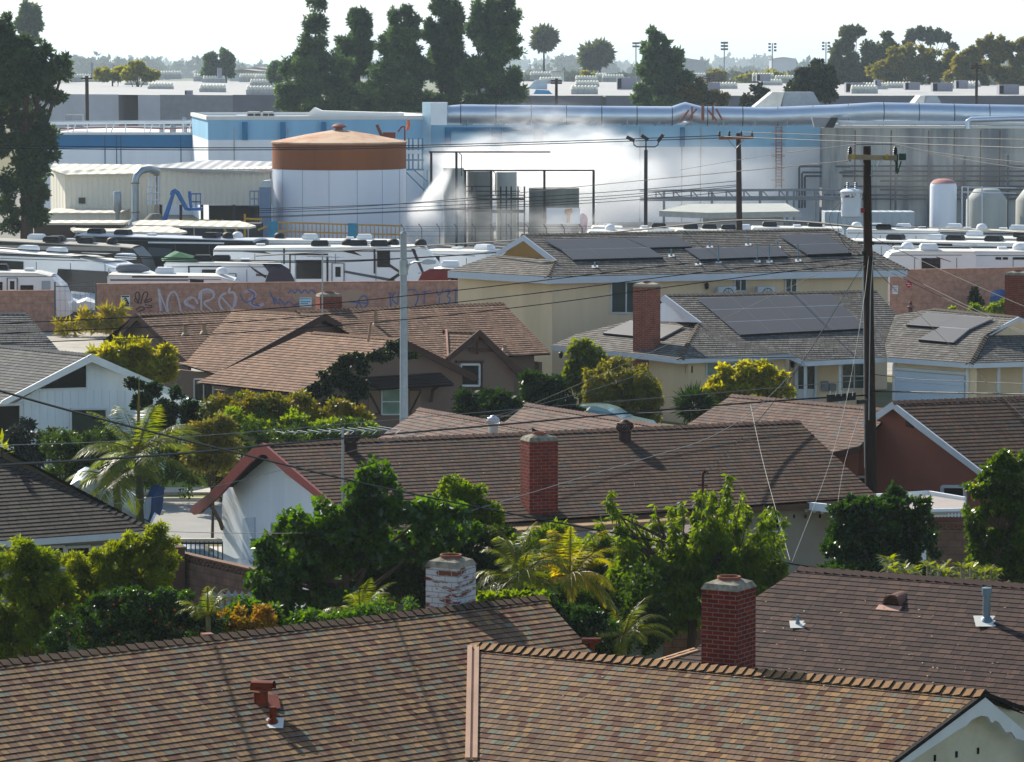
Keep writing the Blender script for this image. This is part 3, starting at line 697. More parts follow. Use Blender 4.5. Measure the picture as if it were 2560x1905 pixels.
def antenna(name, label, mx, ytop, ybot, Y, L, n, sc_=1.0, rz=0.2, tilt=.0):
    T = AY(mx, ytop, Y); Bt = AY(mx, ybot, Y); t = thing(name, label, 'antenna', (Bt.x, Bt.y, Bt.z))
    mb = MB(); mb.tube([Bt, T], .03, 8); mb.build('mast', METAL, t)
    mb = MB(); ax = Vector((math.cos(rz), math.sin(rz), tilt)); c = T - Vector((0, 0, .1)); sd_ = Vector((-math.sin(rz), math.cos(rz), 0))
    mb.tube([c - ax * L / 2, c + ax * L / 2], .011, 6)
    for i in range(n):
        q = c + ax * L * (i / (n - 1) - .5); w = (.35 + .75 * i / n) * sc_
        mb.tube([q - sd_ * w - ax * w * .35, q, q + sd_ * w - ax * w * .35], .006, 5)
    mb.build('boom', METAL, t); return t
antenna('tv_antenna', 'tall rooftop television antenna with long boom above the left hedge', 857, 1068, 1330, 88, 2.9, 11, rz=.25)

# ================================================================ lighter brown hipped roofs behind
SH_D = shingle('faded_brown_shingle', [('7b6459', 3), ('6e5950', 3), ('86695b', 2), ('716860', 1.3)], tab=.18, expo=.19, dark=.85)
SALM = mat('salmon_stucco', '8f5746', .9, var=.06, scale=1.2, bump=.3, bscale=50)
h = House('hipped_brown_house', 'faded brown house with two low roof peaks right behind the long ridge', 'house', (-1, 101, 0), SH_D, WHITEW, TAN_F, expo=.19, t=.012, capm=[mat('faded_cap', '6b554b', .9, var=.2), BUTT])
for a, b, px in [((1050, 1022), (1300, 1066), [(1050, 1022), (1330, 1071), (1330, 1190), (900, 1190), (905, 1125)]), ((1318, 1010), (1690, 1070), [(1318, 1010), (1720, 1075), (1760, 1200), (1150, 1190), (1225, 1085)])]:
    pl = h.line(a, b, 4.2, .38); h.plane(pl, px); A_ = ON(px[1][0], px[1][1], pl['A'], pl['n'])
    h.back(pl['A'], A_, pl['nf'], .38, 4); h.caps(pl['A'], A_, pitch=.38)
    for q in (pl['A'] + pl['d'] * .6, A_): 
        n1 = q + pl['nf'] * 3.2; n2 = q - pl['nf'] * 3.2; h.wall.extr([(n1.x, n1.y, 0), (n2.x, n2.y, 0), (n2.x, n2.y, 2.9), (q.x, q.y, 4.1), (n1.x, n1.y, 2.9)], pl['d'] * .15)
h.finish()
turbine(h.t, AY(1233, 1078, 104), .95, mat('silver_turbine', 'c9ced2', .3, .9))
h = House('low_brown_house', 'faded brown hip roofed house in front of the bright bushes near the pole', 'house', (5, 105, 0), SH_D, SALM, TAN_F, expo=.19, t=.012, capm=[mat('faded_cap', '6b554b', .9, var=.2), BUTT])
pl = h.line((1830, 988), (2175, 1020), 4.2, .38)
h.plane(pl, [(1830, 988), (2230, 1025), (2150, 1115), (2062, 1135), (1990, 1210), (1600, 1190), (1690, 1080)])
B_ = ON(2230, 1025, pl['A'], pl['n']); h.back(pl['A'], B_, pl['nf'], .38, 4); h.caps(pl['A'], B_, pitch=.38)
e1, e2 = ON(2062, 1135, pl['A'], pl['n']), ON(2150, 1115, pl['A'], pl['n']); h.board(e1, e2)
h.quadwall(e1 + Vector((.3, .6, -.2)), e2 + Vector((0, .6, -.2)))
q = pl['A'] - pl['nf'] * 3.6; q2 = B_ - pl['nf'] * 3.6; h.quadwall(Vector((q.x, q.y, 2.6)), Vector((q2.x, q2.y, 2.6)))
h.finish()

# ================================================================ salmon gable house on the right
h = House('salmon_gable_house', 'salmon stucco house with white barge boards and brown roof behind tall pole', 'house', (11, 104, 0), SH_C, SALM, WHITE, expo=.2, t=.015, capm=[mat('brown_cap', '5d4438', .9, var=.2), BUTT])
pl = h.line((2230, 1005), (2700, 988), 4.6, .5); plE = pl
h.plane(pl, [(2232, 1005), (2720, 987), (2720, 1400), (2478, 1200)])
h.back(pl['A'], AZ(2720, 987, 4.6), pl['nf'], .5, 4.6)
h.caps(pl['A'], AZ(2720, 987, 4.6), pitch=.5)
gb = ON(2478, 1200, pl['A'], pl['n']); g2 = wplane(pl['A'], gb)
inn = -g2[1]
h.barge.extr([on_wall(g2, *p, .02) for p in [(2230, 1004), (2232, 1022), (2290, 1070), (2462, 1200), (2480, 1212), (2480, 1198)]], inn * .06)
h.barge.extr([on_wall(g2, *p, .02) for p in [(2230, 1004), (2092, 1103), (2110, 1107), (2232, 1022)]], inn * .06)
a = on_wall(g2, 2110, 1115, -.4); b = on_wall(g2, 2500, 1225, -.4); c = on_wall(g2, 2231, 1010, -.4)
h.wall.extr([(a.x, a.y, 0), (b.x, b.y, 0), (b.x, b.y, b.z), (c.x, c.y, c.z), (a.x, a.y, a.z)], inn * .15)
for zz in (1,):
    q = b + inn * .2; r_ = q + pl['d'] * 9; h.quadwall(Vector((q.x, q.y, 2.4)), Vector((r_.x, r_.y, 2.4)))
h.finish(); wpE = (a, g2[1])
window(h.t, wpE, 2358, 1216, 2415, 1262, 0, .09); window(h.t, wpE, 2140, 1192, 2175, 1226, 0, .08)
panel_on(h.t, wpE, [(2264, 1052), (2282, 1055), (2282, 1070), (2264, 1066)], TAN_F, 'gable_vent', .03)
# ================================================================ dark shingled house, left edge
SH_I = shingle('charcoal_brown_shingle', [('4a423b', 3), ('403932', 2.4), ('544a40', 1.6)], tab=.3, expo=.2, dark=.8)
GREYW = mat('grey_siding', '8f8c80', .85, var=.08, scale=1)
h = House('charcoal_house', 'charcoal shingled hip roof with white fascia at the left edge of the photo', 'house', (-12, 95, 0), SH_I, GREYW, WHITE, expo=.2, t=.019, capm=[mat('charcoal_cap', '3d362f', .9, var=.2), BUTT])
pl = h.line((0, 1352), (386, 1325), 2.6, .42); plI = pl
h.plane(pl, [(-160, 1363), (388, 1325), (0, 1152), (-160, 1075)])
h.caps(ON(388, 1325, pl['A'], pl['n']), ON(-160, 1072, pl['A'], pl['n']), name='hip_cap', pitch=.3)
e1, e2 = ON(-160, 1363, pl['A'], pl['n']), ON(388, 1325, pl['A'], pl['n'])
h.board(e1, e2, .17, .05); tp = ON(-160, 1075, pl['A'], pl['n'])
right = e2 - pl['nf'] * 7; roof_plane(h.roof, [e2, right, tp + Vector((0, 2, 0)), tp], Vector((-.8, .3, 0)), .2, .02)
w1, w2 = e1 - pl['nf'] * .6 + Vector((0, 0, -.1)), e2 - pl['nf'] * .6 - pl['d'] * .5 + Vector((0, 0, -.1))
h.quadwall(w1, w2); r2 = right - pl['d'] * .5; h.quadwall(w2, Vector((r2.x, r2.y, 2.4)))
wp = wplane(w1, w2); h.finish()
for x0, x1 in ((100, 160), (165, 225), (232, 256)): window(h.t, wp, x0, 1368, x1, 1420, 0, .07, skew=-3)

# ================================================================ white gable house, left
SH_H = shingle('grey_shingle', [('5b5c5d', 3), ('505254', 2.4), ('666563', 1.6), ('5c5a55', 1.2)], tab=.3, expo=.19)
WBOARD = mat('white_board_siding', 'd3dbe4', .75, var=.07, scale=1.5, streak=True)
h = House('white_gable_house', 'white board sided house with grey roof and triangular attic window', 'house', (-14, 128, 0), SH_H, WBOARD, mat('white_trim', 'd5d9dc', .6, var=.05), expo=.19, t=.016, capm=[mat('grey_cap', '4c4e4f', .9, var=.2), BUTT])
pl = h.line((-140, 850), (230, 887), 4.5, .44, face=-1); plH = pl
h.plane(pl, [(-160, 848), (230, 887), (8, 1006), (-160, 985)])
h.caps(AZ(-140, 850, 4.5), pl['B'], pitch=.44)
ap = pl['B']; lf = ON(8, 1006, pl['A'], pl['n']); rt = ap - pl['nf'] * 4.3; rt.z = 2.6
gpl = wplane(lf, ap); rr_ = on_wall(gpl, 525, 1028)
h.back(AZ(-140, 850, 4.5), ap, pl['nf'], .44, 4.6)
inn = -gpl[1]
h.barge.extr([on_wall(gpl, *p, .02) for p in [(230, 885), (6, 1002), (0, 1010), (14, 1012), (230, 905), (520, 1030), (528, 1016)]], inn * .07)
a = on_wall(gpl, 40, 1006, -.5); b = on_wall(gpl, 540, 1030, -.5); c = on_wall(gpl, 230, 893, -.5)
h.wall.extr([(a.x, a.y, 0), (b.x, b.y, 0), (b.x, b.y, b.z), (c.x, c.y, c.z), (a.x, a.y, a.z)], inn * .15)
wpH = (a, gpl[1])
q = b + inn * 9; h.quadwall(Vector((b.x, b.y, 2.4)), Vector((q.x, q.y, 2.4))); q = a + inn * 9; h.quadwall(Vector((a.x, a.y, 2.4)), Vector((q.x, q.y, 2.4)))
h.finish()
mb = MB()      # battens of the board siding
for i in range(24):
    x = 60 + i * 19.5; top = 900 + abs(x - 230) * (.47 if x < 230 else .45) + 8; p0 = on_wall(wpH, x, max(975, top), .012); p1 = Vector((p0.x, p0.y, .1)) if not 170 < x < 272 else on_wall(wpH, x, 1014, .012); mb.obox(p1, p0, .022, .02, up=wpH[1])
mb.obox(on_wall(wpH, 88, 974, .02), on_wall(wpH, 225, 972, .02), .03, .05); mb.build('battens', WBOARD, h.t)
o = panel_on(h.t, wpH, [(92, 972), (215, 968), (215, 912)], GLASS, 'attic_window', .015)
mb = MB()
for p, q in (((88, 974), (218, 970)), ((217, 970), (217, 908)), ((217, 908), (88, 974))): mb.obox(on_wall(wpH, *p, .03), on_wall(wpH, *q, .03), .04, .05)
mb.build('frame', WHITE, o)
window(h.t, wpH, 176, 1022, 266, 1110, 0, .07, glass=mat('green_glass', '17332b', .15, var=.3))
panel_on(h.t, wpH, [(-30, 1018), (48, 1014), (48, 1110), (-30, 1110)], mat('garage_dark', '241b18', .8), 'garage_opening', .03)
mb = MB(); mb.obox(on_wall(wpH, -30, 1014, .06), on_wall(wpH, 54, 1010, .06), .05, .09); mb.obox(on_wall(wpH, 54, 1010, .06), on_wall(wpH, 54, 1110, .06), .09, .05); mb.build('garage_frame', WHITE, h.t)

# darker grey roof behind it
h = House('grey_roof_house', 'dark grey roofed house behind the white gable house at left edge', 'house', (-20, 140, 0), SH_H, GREYW, WHITE, expo=.19, t=.02, capm=[mat('grey_cap', '4c4e4f', .9, var=.2), BUTT])
pl = h.line((-100, 783), (66, 783), 4.4, .42)
h.plane(pl, [(-160, 783), (66, 783), (162, 893), (-160, 920)]); h.back(AZ(-160, 783, 4.4), pl['B'], pl['nf'], .42, 4); h.caps(AZ(-160, 783, 4.4), pl['B'])
e = ON(162, 893, pl['A'], pl['n']); q = e - pl['nf'] * 8; h.quadwall(Vector((e.x - .3, e.y, 2.4)), Vector((q.x - .3, q.y, 2.4)))
e0 = ON(-160, 920, pl['A'], pl['n']); h.quadwall(Vector((e0.x, e0.y + .5, 2.3)), Vector((e.x - .3, e.y + .5, 2.3))); h.finish()

# ================================================================ tan cottage with many gables
SH_G = shingle('tan_shingle', [('91705a', 3), ('866652', 2.6), ('987862', 2), ('7c6252', 1.2)], tab=.19, expo=.2)
GW = mat('taupe_stucco', '766258', .9, var=.06, scale=1)
h = House('tan_gabled_cottage', 'tan shingled cottage with several dark trimmed gables and ivy', 'house', (-4, 140, 0), SH_G, GW, mat('plum_trim', '4c352e', .8, var=.12), expo=.2, t=.02, capm=[mat('tan_cap', '755845', .9, var=.2), BUTT])
# main roof, falling towards the camera
pm = h.line((560, 785), (1258, 758), 4.7, .38)
h.plane(pm, [(745, 778), (1258, 758), (1378, 884), (1262, 890), (1120, 897), (1010, 905), (900, 850), (835, 812), (770, 800), (745, 783)])
h.back(AZ(800, 776, 4.7), pm['B'], pm['nf'], .38, 4.4); h.caps(AZ(740, 778, 4.7), pm['B'])
e1, e2 = ON(1378, 884, pm['A'], pm['n']), ON(1120, 897, pm['A'], pm['n'])
h.quadwall(e2 - pm['nf'] * .4 + Vector((0, 0, -.1)), e1 - pm['nf'] * .4 + Vector((-.5, 0, -.1)))
wr = wplane(e2 - pm['nf'] * .4, e1 - pm['nf'] * .4)
q = e1 - pm['nf'] * 7 + Vector((-.5, 0, 0)); h.quadwall(Vector((e1.x - .5, e1.y + .4, 2.5)), Vector((q.x, q.y, 2.5)))
# left wing
p4 = h.line((340, 786), (575, 776), 4.3, .42)
h.plane(p4, [(340, 786), (600, 775), (600, 790), (464, 906)])
h.back(p4['A'], p4['B'], p4['nf'], .42, 3.2); h.caps(p4['A'], p4['B'])
g4 = (p4['A'], -p4['d']); i4 = p4['d']
h.barge.extr([on_wall(g4, *p, .02) for p in [(340, 783), (280, 850), (290, 852), (341, 800), (440, 890), (462, 908), (464, 900)]], i4 * .06)
a = on_wall(g4, 285, 850, -.4); b = on_wall(g4, 470, 912, -.4); c = on_wall(g4, 341, 792, -.4)
h.wall.extr([(a.x, a.y, 0), (b.x, b.y, 0), b, c, a], i4 * .15)
# rear of two front gables, facing left
p1 = h.line((560, 774), (812, 788), 4.6, .42, face=-1)
h.plane(p1, [(583, 775), (812, 788), (545, 936), (443, 907), (466, 904)])
h.back(AZ(583, 775, 4.6), p1['B'], p1['nf'], .42, 3.4); h.caps(AZ(583, 775, 4.6), p1['B'])
def gable_end(hh, ridge_end, leaf_px, right_px, inner, pl, wall_px, out_in=.35, thick=.07):
    lf = ON(leaf_px[0], leaf_px[1], pl['A'], pl['n']); g = wplane(lf, ridge_end); inn = -g[1]
    hh.barge.extr([on_wall(g, *p, .02) for p in inner], inn * thick)
    P = [on_wall(g, *p, -out_in) for p in wall_px]
    a, b = P[0], P[-1]; hh.wall.extr([Vector((a.x, a.y, 0)), Vector((b.x, b.y, 0))] + list(reversed(P)), inn * .15)
    return g, (P[0], g[1]), inn
g1, w1, i1 = gable_end(h, p1['B'], (545, 936), (915, 842), [(812, 784), (543, 932), (545, 945), (556, 944), (812, 801), (905, 850), (925, 848)], p1, [(560, 940), (812, 797), (915, 850)])
q = on_wall(g1, 545, 936, -.3) - 0 * i1; h.quadwall(Vector((q.x + .4, q.y, 2.4)), Vector((q.x, q.y, 2.4)) + i1 * 5)
# front gable, facing left
p2 = h.line((785, 831), (1002, 848), 4.4, .42, face=-1)
h.plane(p2, [(770, 830), (1002, 848), (745, 983), (490, 956)])
h.back(AZ(770, 830, 4.4), p2['B'], p2['nf'], .42, 4.0); h.caps(AZ(785, 831, 4.4), p2['B'])
g2, w2, i2 = gable_end(h, p2['B'], (745, 983), (1195, 945), [(1002, 843), (742, 980), (744, 992), (757, 992), (1002, 862), (1185, 952), (1197, 950), (1193, 938)], p2, [(765, 990), (1002, 857), (1156, 936)])
a = ON(500, 957, p2['A'], p2['n']) - p2['nf'] * .5; b = ON(745, 983, p2['A'], p2['n']) - p2['nf'] * .5; h.quadwall(Vector((a.x, a.y, 2.3)), Vector((b.x, b.y, 2.3)))
wl = wplane(a, b)
q = on_wall(w2, 1156, 945); h.quadwall(Vector((q.x, q.y, 2.4)), Vector((q.x, q.y, 2.4)) + i2 * 5)
# narrow dormer gable at the right
p3 = h.line((1115, 826), (1200, 828), 4.35, .55, face=-1)
h.plane(p3, [(1112, 825), (1200, 828), (1120, 898), (1108, 896)]); h.back(AZ(1105, 825, 4.35), p3['B'], p3['nf'], .55, 3.0, ); h.caps(AZ(1115, 826, 4.35), p3['B'])
g3, w3, i3 = gable_end(h, p3['B'], (1120, 898), (1315, 945), [(1200, 824), (1117, 893), (1119, 903), (1126, 902), (1200, 842), (1300, 945), (1318, 944), (1316, 934)], p3, [(1128, 897), (1200, 838), (1285, 925)])
h.finish()
mb = MB(); mb.obox(ON(1116, 827, p3['A'], p3['n']) + Vector((0, 0, .05)), ON(1120, 896, p3['A'], p3['n']) + Vector((0, 0, .05)), .07, .05); mb.build('valley_flashing', mat('pink_trim', 'c99c86', .6), h.t)
mb = MB(); mb.obox(on_wall(w3, 1176, 872, .2), on_wall(w3, 1235, 876, .2), .06, .14); mb.obox(on_wall(w3, 1192, 845, .2), on_wall(w3, 1192, 885, .2), .1, .1); mb.build('gable_truss', TAN_F, h.t)
window(h.t, w3, 1150, 911, 1196, 964, 0, .08); mb = MB()
for p, q in (((1140, 904), (1208, 904)), ((1204, 904), (1204, 972)), ((1140, 972), (1208, 972))): mb.obox(on_wall(w3, *p, .05), on_wall(w3, *q, .05), .09, .08)
mb.build('window_surround', TAN_F, h.t)
# awning roof, shutters, window on the front gable
mb = MB(); P = [on_wall(w2, 883, 945, .05), on_wall(w2, 1101, 929, .05), on_wall(w2, 1110, 958, .05) + w2[1] * .8, on_wall(w2, 925, 966, .05) + w2[1] * .8]
roof_plane(mb, P, -w2[1], .2, .02); mb.build('awning_roof', [mat('dark_awning_shingle', '352721', .9, var=.25, scale=6), BUTT], h.t)
wo = window(h.t, w2, 953, 972, 1008, 1036, 0, .05, glass=mat('pale_green_glass', '6f8c7e', .2, var=.3), hbar=True)
SHU = mat('shutter_taupe', '7f695a', .85, var=.06)
for x0, x1, dirn in ((922, 950, 1), (1025, 1052, -1)):
    o = panel_on(h.t, w2, [(x0, 973), (x1, 973), (x1, 1036), (x0, 1036)], SHU, 'shutter', .03)
    mb = MB(); 
    for p, q in (((x0, 975), (x1, 975)), ((x0, 1034), (x1, 1034)), ((x0 if dirn > 0 else x1, 978), (x1 if dirn > 0 else x0, 1032))): mb.obox(on_wall(w2, *p, .06), on_wall(w2, *q, .06), .07, .04)
    mb.build('batten', TAN_F, o)
mb = MB(); mb.tube([on_wall(w2, 1095, 965, .7), on_wall(w2, 1082, 975, .45), on_wall(w2, 1078, 1003, .06)], .07, 6); mb.build('bracket', TAN_F, h.t, smooth=True)
window(h.t, wl, 488, 938 + 10, 535, 1010, 1, .05, name='side_window')
for (x, y), hh in (((939, 812), .62), ((463, 837), .5), ((510, 832), .45), ((1262, 876), .3)):
    c = ON(x, y, pm['A'], pm['n']); pipe_vent(h.t, c, hh, .085, mat('tan_pipe', '9a7a60', .6), flash=.13)
c = AY(920, 842, 137.3); mb = MB(); mb.tube([c - Vector((0, 0, .2)), AY(927, 806, 137.3)], .05, 8); mb.build('vent_pipe', mat('tan_pipe', '9a7a60', .6), h.t)
BRJ = brick('orange_brick', '7d3420', '8d4028', '66605a', bw=.26, bh=.085, ms=.012)
cc = AY(822, 741, 150); chimney(h.t, (cc.x, cc.y), .95, .7, 2.0, cc.z, .3, BRJ)
cc = AY(1010, 848, 130)

# ================================================================ cream house: two storeys behind, one storey with garage in front
SH_J = shingle('grey_brown_shingle', [('716c66', 3), ('67635e', 2.6), ('7b7771', 1.8), ('625e59', 1.2)], tab=.2, expo=.19)
CRM = mat('cream_wall', 'dec6a6', .9, var=.09, scale=.5, streak=True, bump=.3, bscale=30)
SOL = mat('solar_glass', '4c4a49', .45, 0, var=.05, scale=.6, spec=.5)
h = House('cream_solar_house', 'cream two storey house with grey roofs, solar panels and white garage door', 'house', (6, 158, 0), SH_J, CRM, mat('white_fascia', 'c3cbd6', .6, var=.05), expo=.19, t=.018, capm=[mat('grey_brown_cap', '5f564b', .9, var=.25), BUTT])
pj = h.line((1370, 692), (2268, 674), 5.5, .40); plJ = pj
Pf = h.plane(pj, [(1370, 692), (2268, 674), (2076, 573), (1305, 587), (1390, 650)])
rA = ON(1305, 587, pj['A'], pj['n']); rB_ = ON(2076, 573, pj['A'], pj['n']); h.back(rA, rB_, pj['nf'], .4, 4.6); h.caps(rA, rB_)
eL, eR = Pf[0], Pf[1]
pjl = h.line((1120, 677), (1370, 692), 5.5, .42, face=-1)
Ph = h.plane(pjl, [(1120, 677), (1370, 692), (1390, 650), (1235, 637)])
h.caps(eL, ON(1390, 650, pj['A'], pj['n']), name='hip_cap'); h.caps(eR, rB_, name='hip_cap')
# hip on the far right end
bR = eR - pj['nf'] * 9; roof_plane(h.roof, [eR, Vector((bR.x, bR.y, 5.5)), rB_], Vector((-1, 0, 0)), .19, .018)
h.board(eL, eR, .3, .05); h.board(Ph[0], Ph[1], .3, .05)
gj = wplane(ON(1390, 650, pj['A'], pj['n']), ON(1235, 637, pjl['A'], pjl['n']))
gi = -gj[1]
h.barge.extr([on_wall(gj, *p, .25) for p in [(1307, 588), (1233, 636), (1250, 637), (1308, 602), (1365, 647), (1390, 650)]], gi * .06)
OCH = mat('ochre_wall', '9c7a48', .9, var=.08)
panel_on(h.t, gj, [(1250, 642), (1308, 600), (1372, 648)], OCH, 'gable_panel', -.1, .05)
# walls of the upper block
c0 = eL - pj['nf'] * .45; c1 = eR - pj['nf'] * .45 - pj['d'] * .9; c0 = c0 + pj['d'] * .35
up = Vector((0, 0, -.12)); h.quadwall(c0 + up, c1 + up); wj = wplane(c0, c1)
l1 = Ph[0] + Vector((.45, .1, 0)); h.wall.extr([(l1.x, l1.y, 0), (c0.x, c0.y, 0), (c0.x, c0.y, 5.38), (l1.x, l1.y, 5.38)], Vector((.15, .15, 0)))
q = c1 - pj['nf'] * 9; h.quadwall(Vector((c1.x, c1.y, 5.3)), Vector((q.x, q.y, 5.3)))
# front single-storey roof
pk = h.line((1701, 897), (2215, 890), 2.75, .42); plK = pk
PK = h.plane(pk, [(1701, 897), (1972, 884), (2012, 903), (2215, 893), (2212, 862), (2240, 784), (2190, 727), (1660, 738), (1750, 808)])
kA, kB = PK[7], PK[6]; h.back(kA, kB, pk['nf'], .42, 3.5); h.caps(kA, kB)
pkl = h.line((1379, 862), (1701, 897), 2.75, .36, face=-1)
PL = h.plane(pkl, [(1379, 863), (1627, 888), (1701, 897), (1750, 810), (1576, 801), (1440, 836)])
h.caps(PK[0], PK[8], name='hip_cap')
gk = wplane(PK[8], PL[4]); gki = -gk[1]
h.barge.extr([on_wall(gk, *p, .15) for p in [(1660, 737), (1650, 748), (1655, 757), (1662, 757), (1728, 806), (1752, 806)]], gki * .06)
panel_on(h.t, gk, [(1590, 802), (1662, 752), (1740, 806)], WHITEW, 'gable_panel', -.05, .05)
for a, b in ((PK[0], PK[1]), (PK[1], PK[2]), (PK[2], PK[3]), (PL[0], PL[1]), (PL[1], PL[2])): h.board(a, b, .2, .05)
# garage wing
pr = h.line((2218, 893), (2424, 908), 2.75, .42, face=-1); plL = pr
PR = h.plane(pr, [(2218, 893), (2424, 908), (2462, 839), (2546, 792), (2333, 772), (2237, 788), (2212, 862)])
h.caps(PR[4], PR[3]); h.caps(PR[1], PR[2], name='hip_cap')
pr2 = h.line((2424, 908), (2700, 900), 2.75, .42)
PR2 = h.plane(pr2, [(2424, 908), (2700, 900), (2700, 838), (2462, 839)])
h.board(PR[0], PR[1], .2, .05); h.board(PR2[0], PR2[1], .2, .05)
gr = wplane(PR2[3], ON(2700, 838, pr2['A'], pr2['n'])); gri = -gr[1]
h.barge.extr([on_wall(gr, *p, .1) for p in [(2547, 792), (2460, 838), (2480, 838), (2547, 801), (2640, 838), (2660, 838)]], gri * .06)
panel_on(h.t, gr, [(2484, 840), (2547, 800), (2630, 840)], CRM, 'gable_panel', -.05, .05)
h.back(PR[4], PR[3], pr['nf'], .42, 3.5)
# walls under the front roofs
def under(P, Q, nf, inset, z=2.6, e0=0, e1=0, d=None):
    a = Vector((P.x, P.y, z)) - nf * inset; b = Vector((Q.x, Q.y, z)) - nf * inset; dd = (b - a).normalized(); a += dd * e0; b -= dd * e1
    h.quadwall(a, b); return wplane(a, b)
wk1 = under(PK[0], PK[1], pk['nf'], .5, e0=.5)
wk2 = under(PK[2], PK[3], pk['nf'], 1.7, e0=-.2)
wkl = under(PL[0], PL[2], pkl['nf'], .5, e0=.3, e1=.1)
wg = under(PR[0], PR[1], pr['nf'], .35)
wg2 = under(PR2[0], PR2[1], pr2['nf'], 1.2)
h.finish()
# windows and doors
DGL = mat('teal_glass', '1d3a3c', .12, var=.25, scale=.7, spec=.6)
window(h.t, wj, 1527, 704, 1602, 782, 1, .07, glass=DGL); window(h.t, wj, 1836, 694, 1865, 727, 1, .06, glass=DGL); window(h.t, wj, 1963, 692, 1991, 730, 1, .06, glass=DGL)
window(h.t, wk1, 1766, 906, 1852, 940, 2, .06, glass=mat('pale_glass', '7d8b84', .2, var=.2)); window(h.t, wk1, 1860, 905, 1935, 938, 1, .06, glass=DGL)
window(h.t, wk2, 2104, 908, 2165, 972, 1, .06, glass=DGL, hbar=True)
o = panel_on(h.t, wk2, [(1992, 910), (2040, 908), (2040, 1005), (1992, 1005)], WHITE, 'entry_door', .05)
for x0, x1 in ((1996, 2010), (2019, 2036)): panel_on(o, wk2, [(x0, 916), (x1, 916), (x1, 972), (x0, 972)], GLASS, 'pane', .065, .02)
for x in (2013, 2100, 1990, 2040): mb = MB(); p0 = on_wall(wk2, x, 905, 1.35 if x in (2013, 2100) else .1); mb.obox((p0.x, p0.y, .05), (p0.x, p0.y, 2.6), .11, .11); mb.build('porch_post', WHITE, h.t)
GD = mat('garage_white', 'bccbdc', .6, var=.04, scale=.6)
mb = MB()
for i in range(5):
    z0 = .05 + i * .43
    a = on_wall(wg, 2240, 915, .03); b = on_wall(wg, 2412, 930, .03); mb.obox((a.x, a.y, z0 + .2), (b.x, b.y, z0 + .2), .04, .42)
mb.build('garage_door', GD, h.t)
mb = MB()
for x in (2235, 2418): p0 = on_wall(wg, x, 920, .05); mb.obox((p0.x, p0.y, 0), (p0.x, p0.y, 2.5), .12, .12)
a = on_wall(wg, 2235, 910, .05); b = on_wall(wg, 2418, 925, .05); mb.obox((a.x, a.y, 2.28), (b.x, b.y, 2.28), .1, .12); mb.build('garage_frame', WHITE, h.t)
for x in (2434, 2497, 2560): mb = MB(); p0 = on_wall(wg2, x, 915, .85); mb.obox((p0.x, p0.y, 0), (p0.x, p0.y, 2.6), .13, .13); mb.build('porch_post', WHITE, h.t)
# mailbox, wall lamps, plaques
panel_on(h.t, wk1, [(1713, 915), (1732, 915), (1732, 932), (1713, 932)], TAN_F, 'wall_plaque', .04)
for wpp, x, y in ((wj, 1767, 716), (wk1, 1981, 912), (wkl, 1402, 888)):
    mb = MB(); c = on_wall(wpp, x, y, .12); mb.lathe(c - Vector((0, 0, .14)), [(.02, 0), (.08, .06), (.1, .24), (.05, .28), (.01, .33)], 8); mb.build('wall_lamp', DKMETAL, h.t)
mb = MB(); c = on_wall(wk2, 2062, 965, .08); mb.box(c, (.3, .12, .42)); mb.box(c + Vector((.34, 0, -.05)), (.26, .14, .3)); mb.build('mailbox', [mat('grey_box', '7c8186', .6)], h.t)
# solar arrays
def solar(parent, pl, pix, nc, nr, z=.12):
    P = [ON(x, y, pl['A'], pl['n']) + pl['n'] * z for x, y in pix]  # TL TR BR BL
    fr = MB(); a, b, c, d = P; fr.extr([a, b, c, d], -pl['n'] * .05)
    o = fr.build('solar_panel', mat('panel_frame', '94949a', .5, .2), parent); g = MB()
    for i in range(nc):
        for j in range(nr):
            def pt(u, v): return a.lerp(b, u).lerp(d.lerp(c, u), v)
            e = .006; u0, u1, v0, v1 = i / nc + e * .6 / nc, (i + 1) / nc - e * .6 / nc, j / nr + e * 4 / nr, (j + 1) / nr - e * 4 / nr
            g.face([pt(u0, v0) + pl['n'] * .004, pt(u0, v1) + pl['n'] * .004, pt(u1, v1) + pl['n'] * .004, pt(u1, v0) + pl['n'] * .004])
    g.build('cells', SOL, o)
    q = MB(); 
    q.obox(d - pl['n'] * .12, c - pl['n'] * .12, .05, .2, up=pl['n']); q.build('skirt', BUTT, o); return o
solar(h.t, pj, [(1359, 605), (1560, 601), (1616, 625), (1402, 629)], 3, 1); solar(h.t, pj, [(1403, 629.5), (1622, 625), (1657, 648), (1432, 654)], 3, 1)
solar(h.t, pj, [(1563, 601), (1698, 598), (1729, 621), (1620, 624)], 2, 1)
solar(h.t, pj, [(1712, 627), (1945, 621), (1968, 645), (1750, 653)], 4, 1); solar(h.t, pj, [(1947, 594), (2064, 591), (2128, 637), (2018, 641)], 2, 2)
solar(h.t, pk, [(1742, 751), (2078, 741), (2163, 826), (1850, 842)], 4, 3)
solar(h.t, pkl, [(1576, 808), (1712, 822), (1655, 852), (1510, 838)], 3, 1)
solar(h.t, pr, [(2317, 787), (2487, 801), (2425, 829), (2267, 817)], 2, 1); solar(h.t, pr, [(2352, 823.5), (2424, 829.5), (2385, 862), (2298, 854)], 1, 1)
for (x, y), hh, pl_ in (((1678, 640), .3, pj), ((1774, 618), .3, pj), ((1870, 612), .35, pj), ((1944, 619), .3, pj), ((1796, 656), .85, pj), ((1893, 654), .85, pj), ((1923, 654), .85, pj), ((1995, 652), .85, pj), ((1487, 667), .2, pj), ((1745, 661), .2, pj)):
    pipe_vent(h.t, ON(x, y, pl_['A'], pl_['n']), hh, .035, PIPE, flash=.18, cap=.07 if hh < .5 else 0)
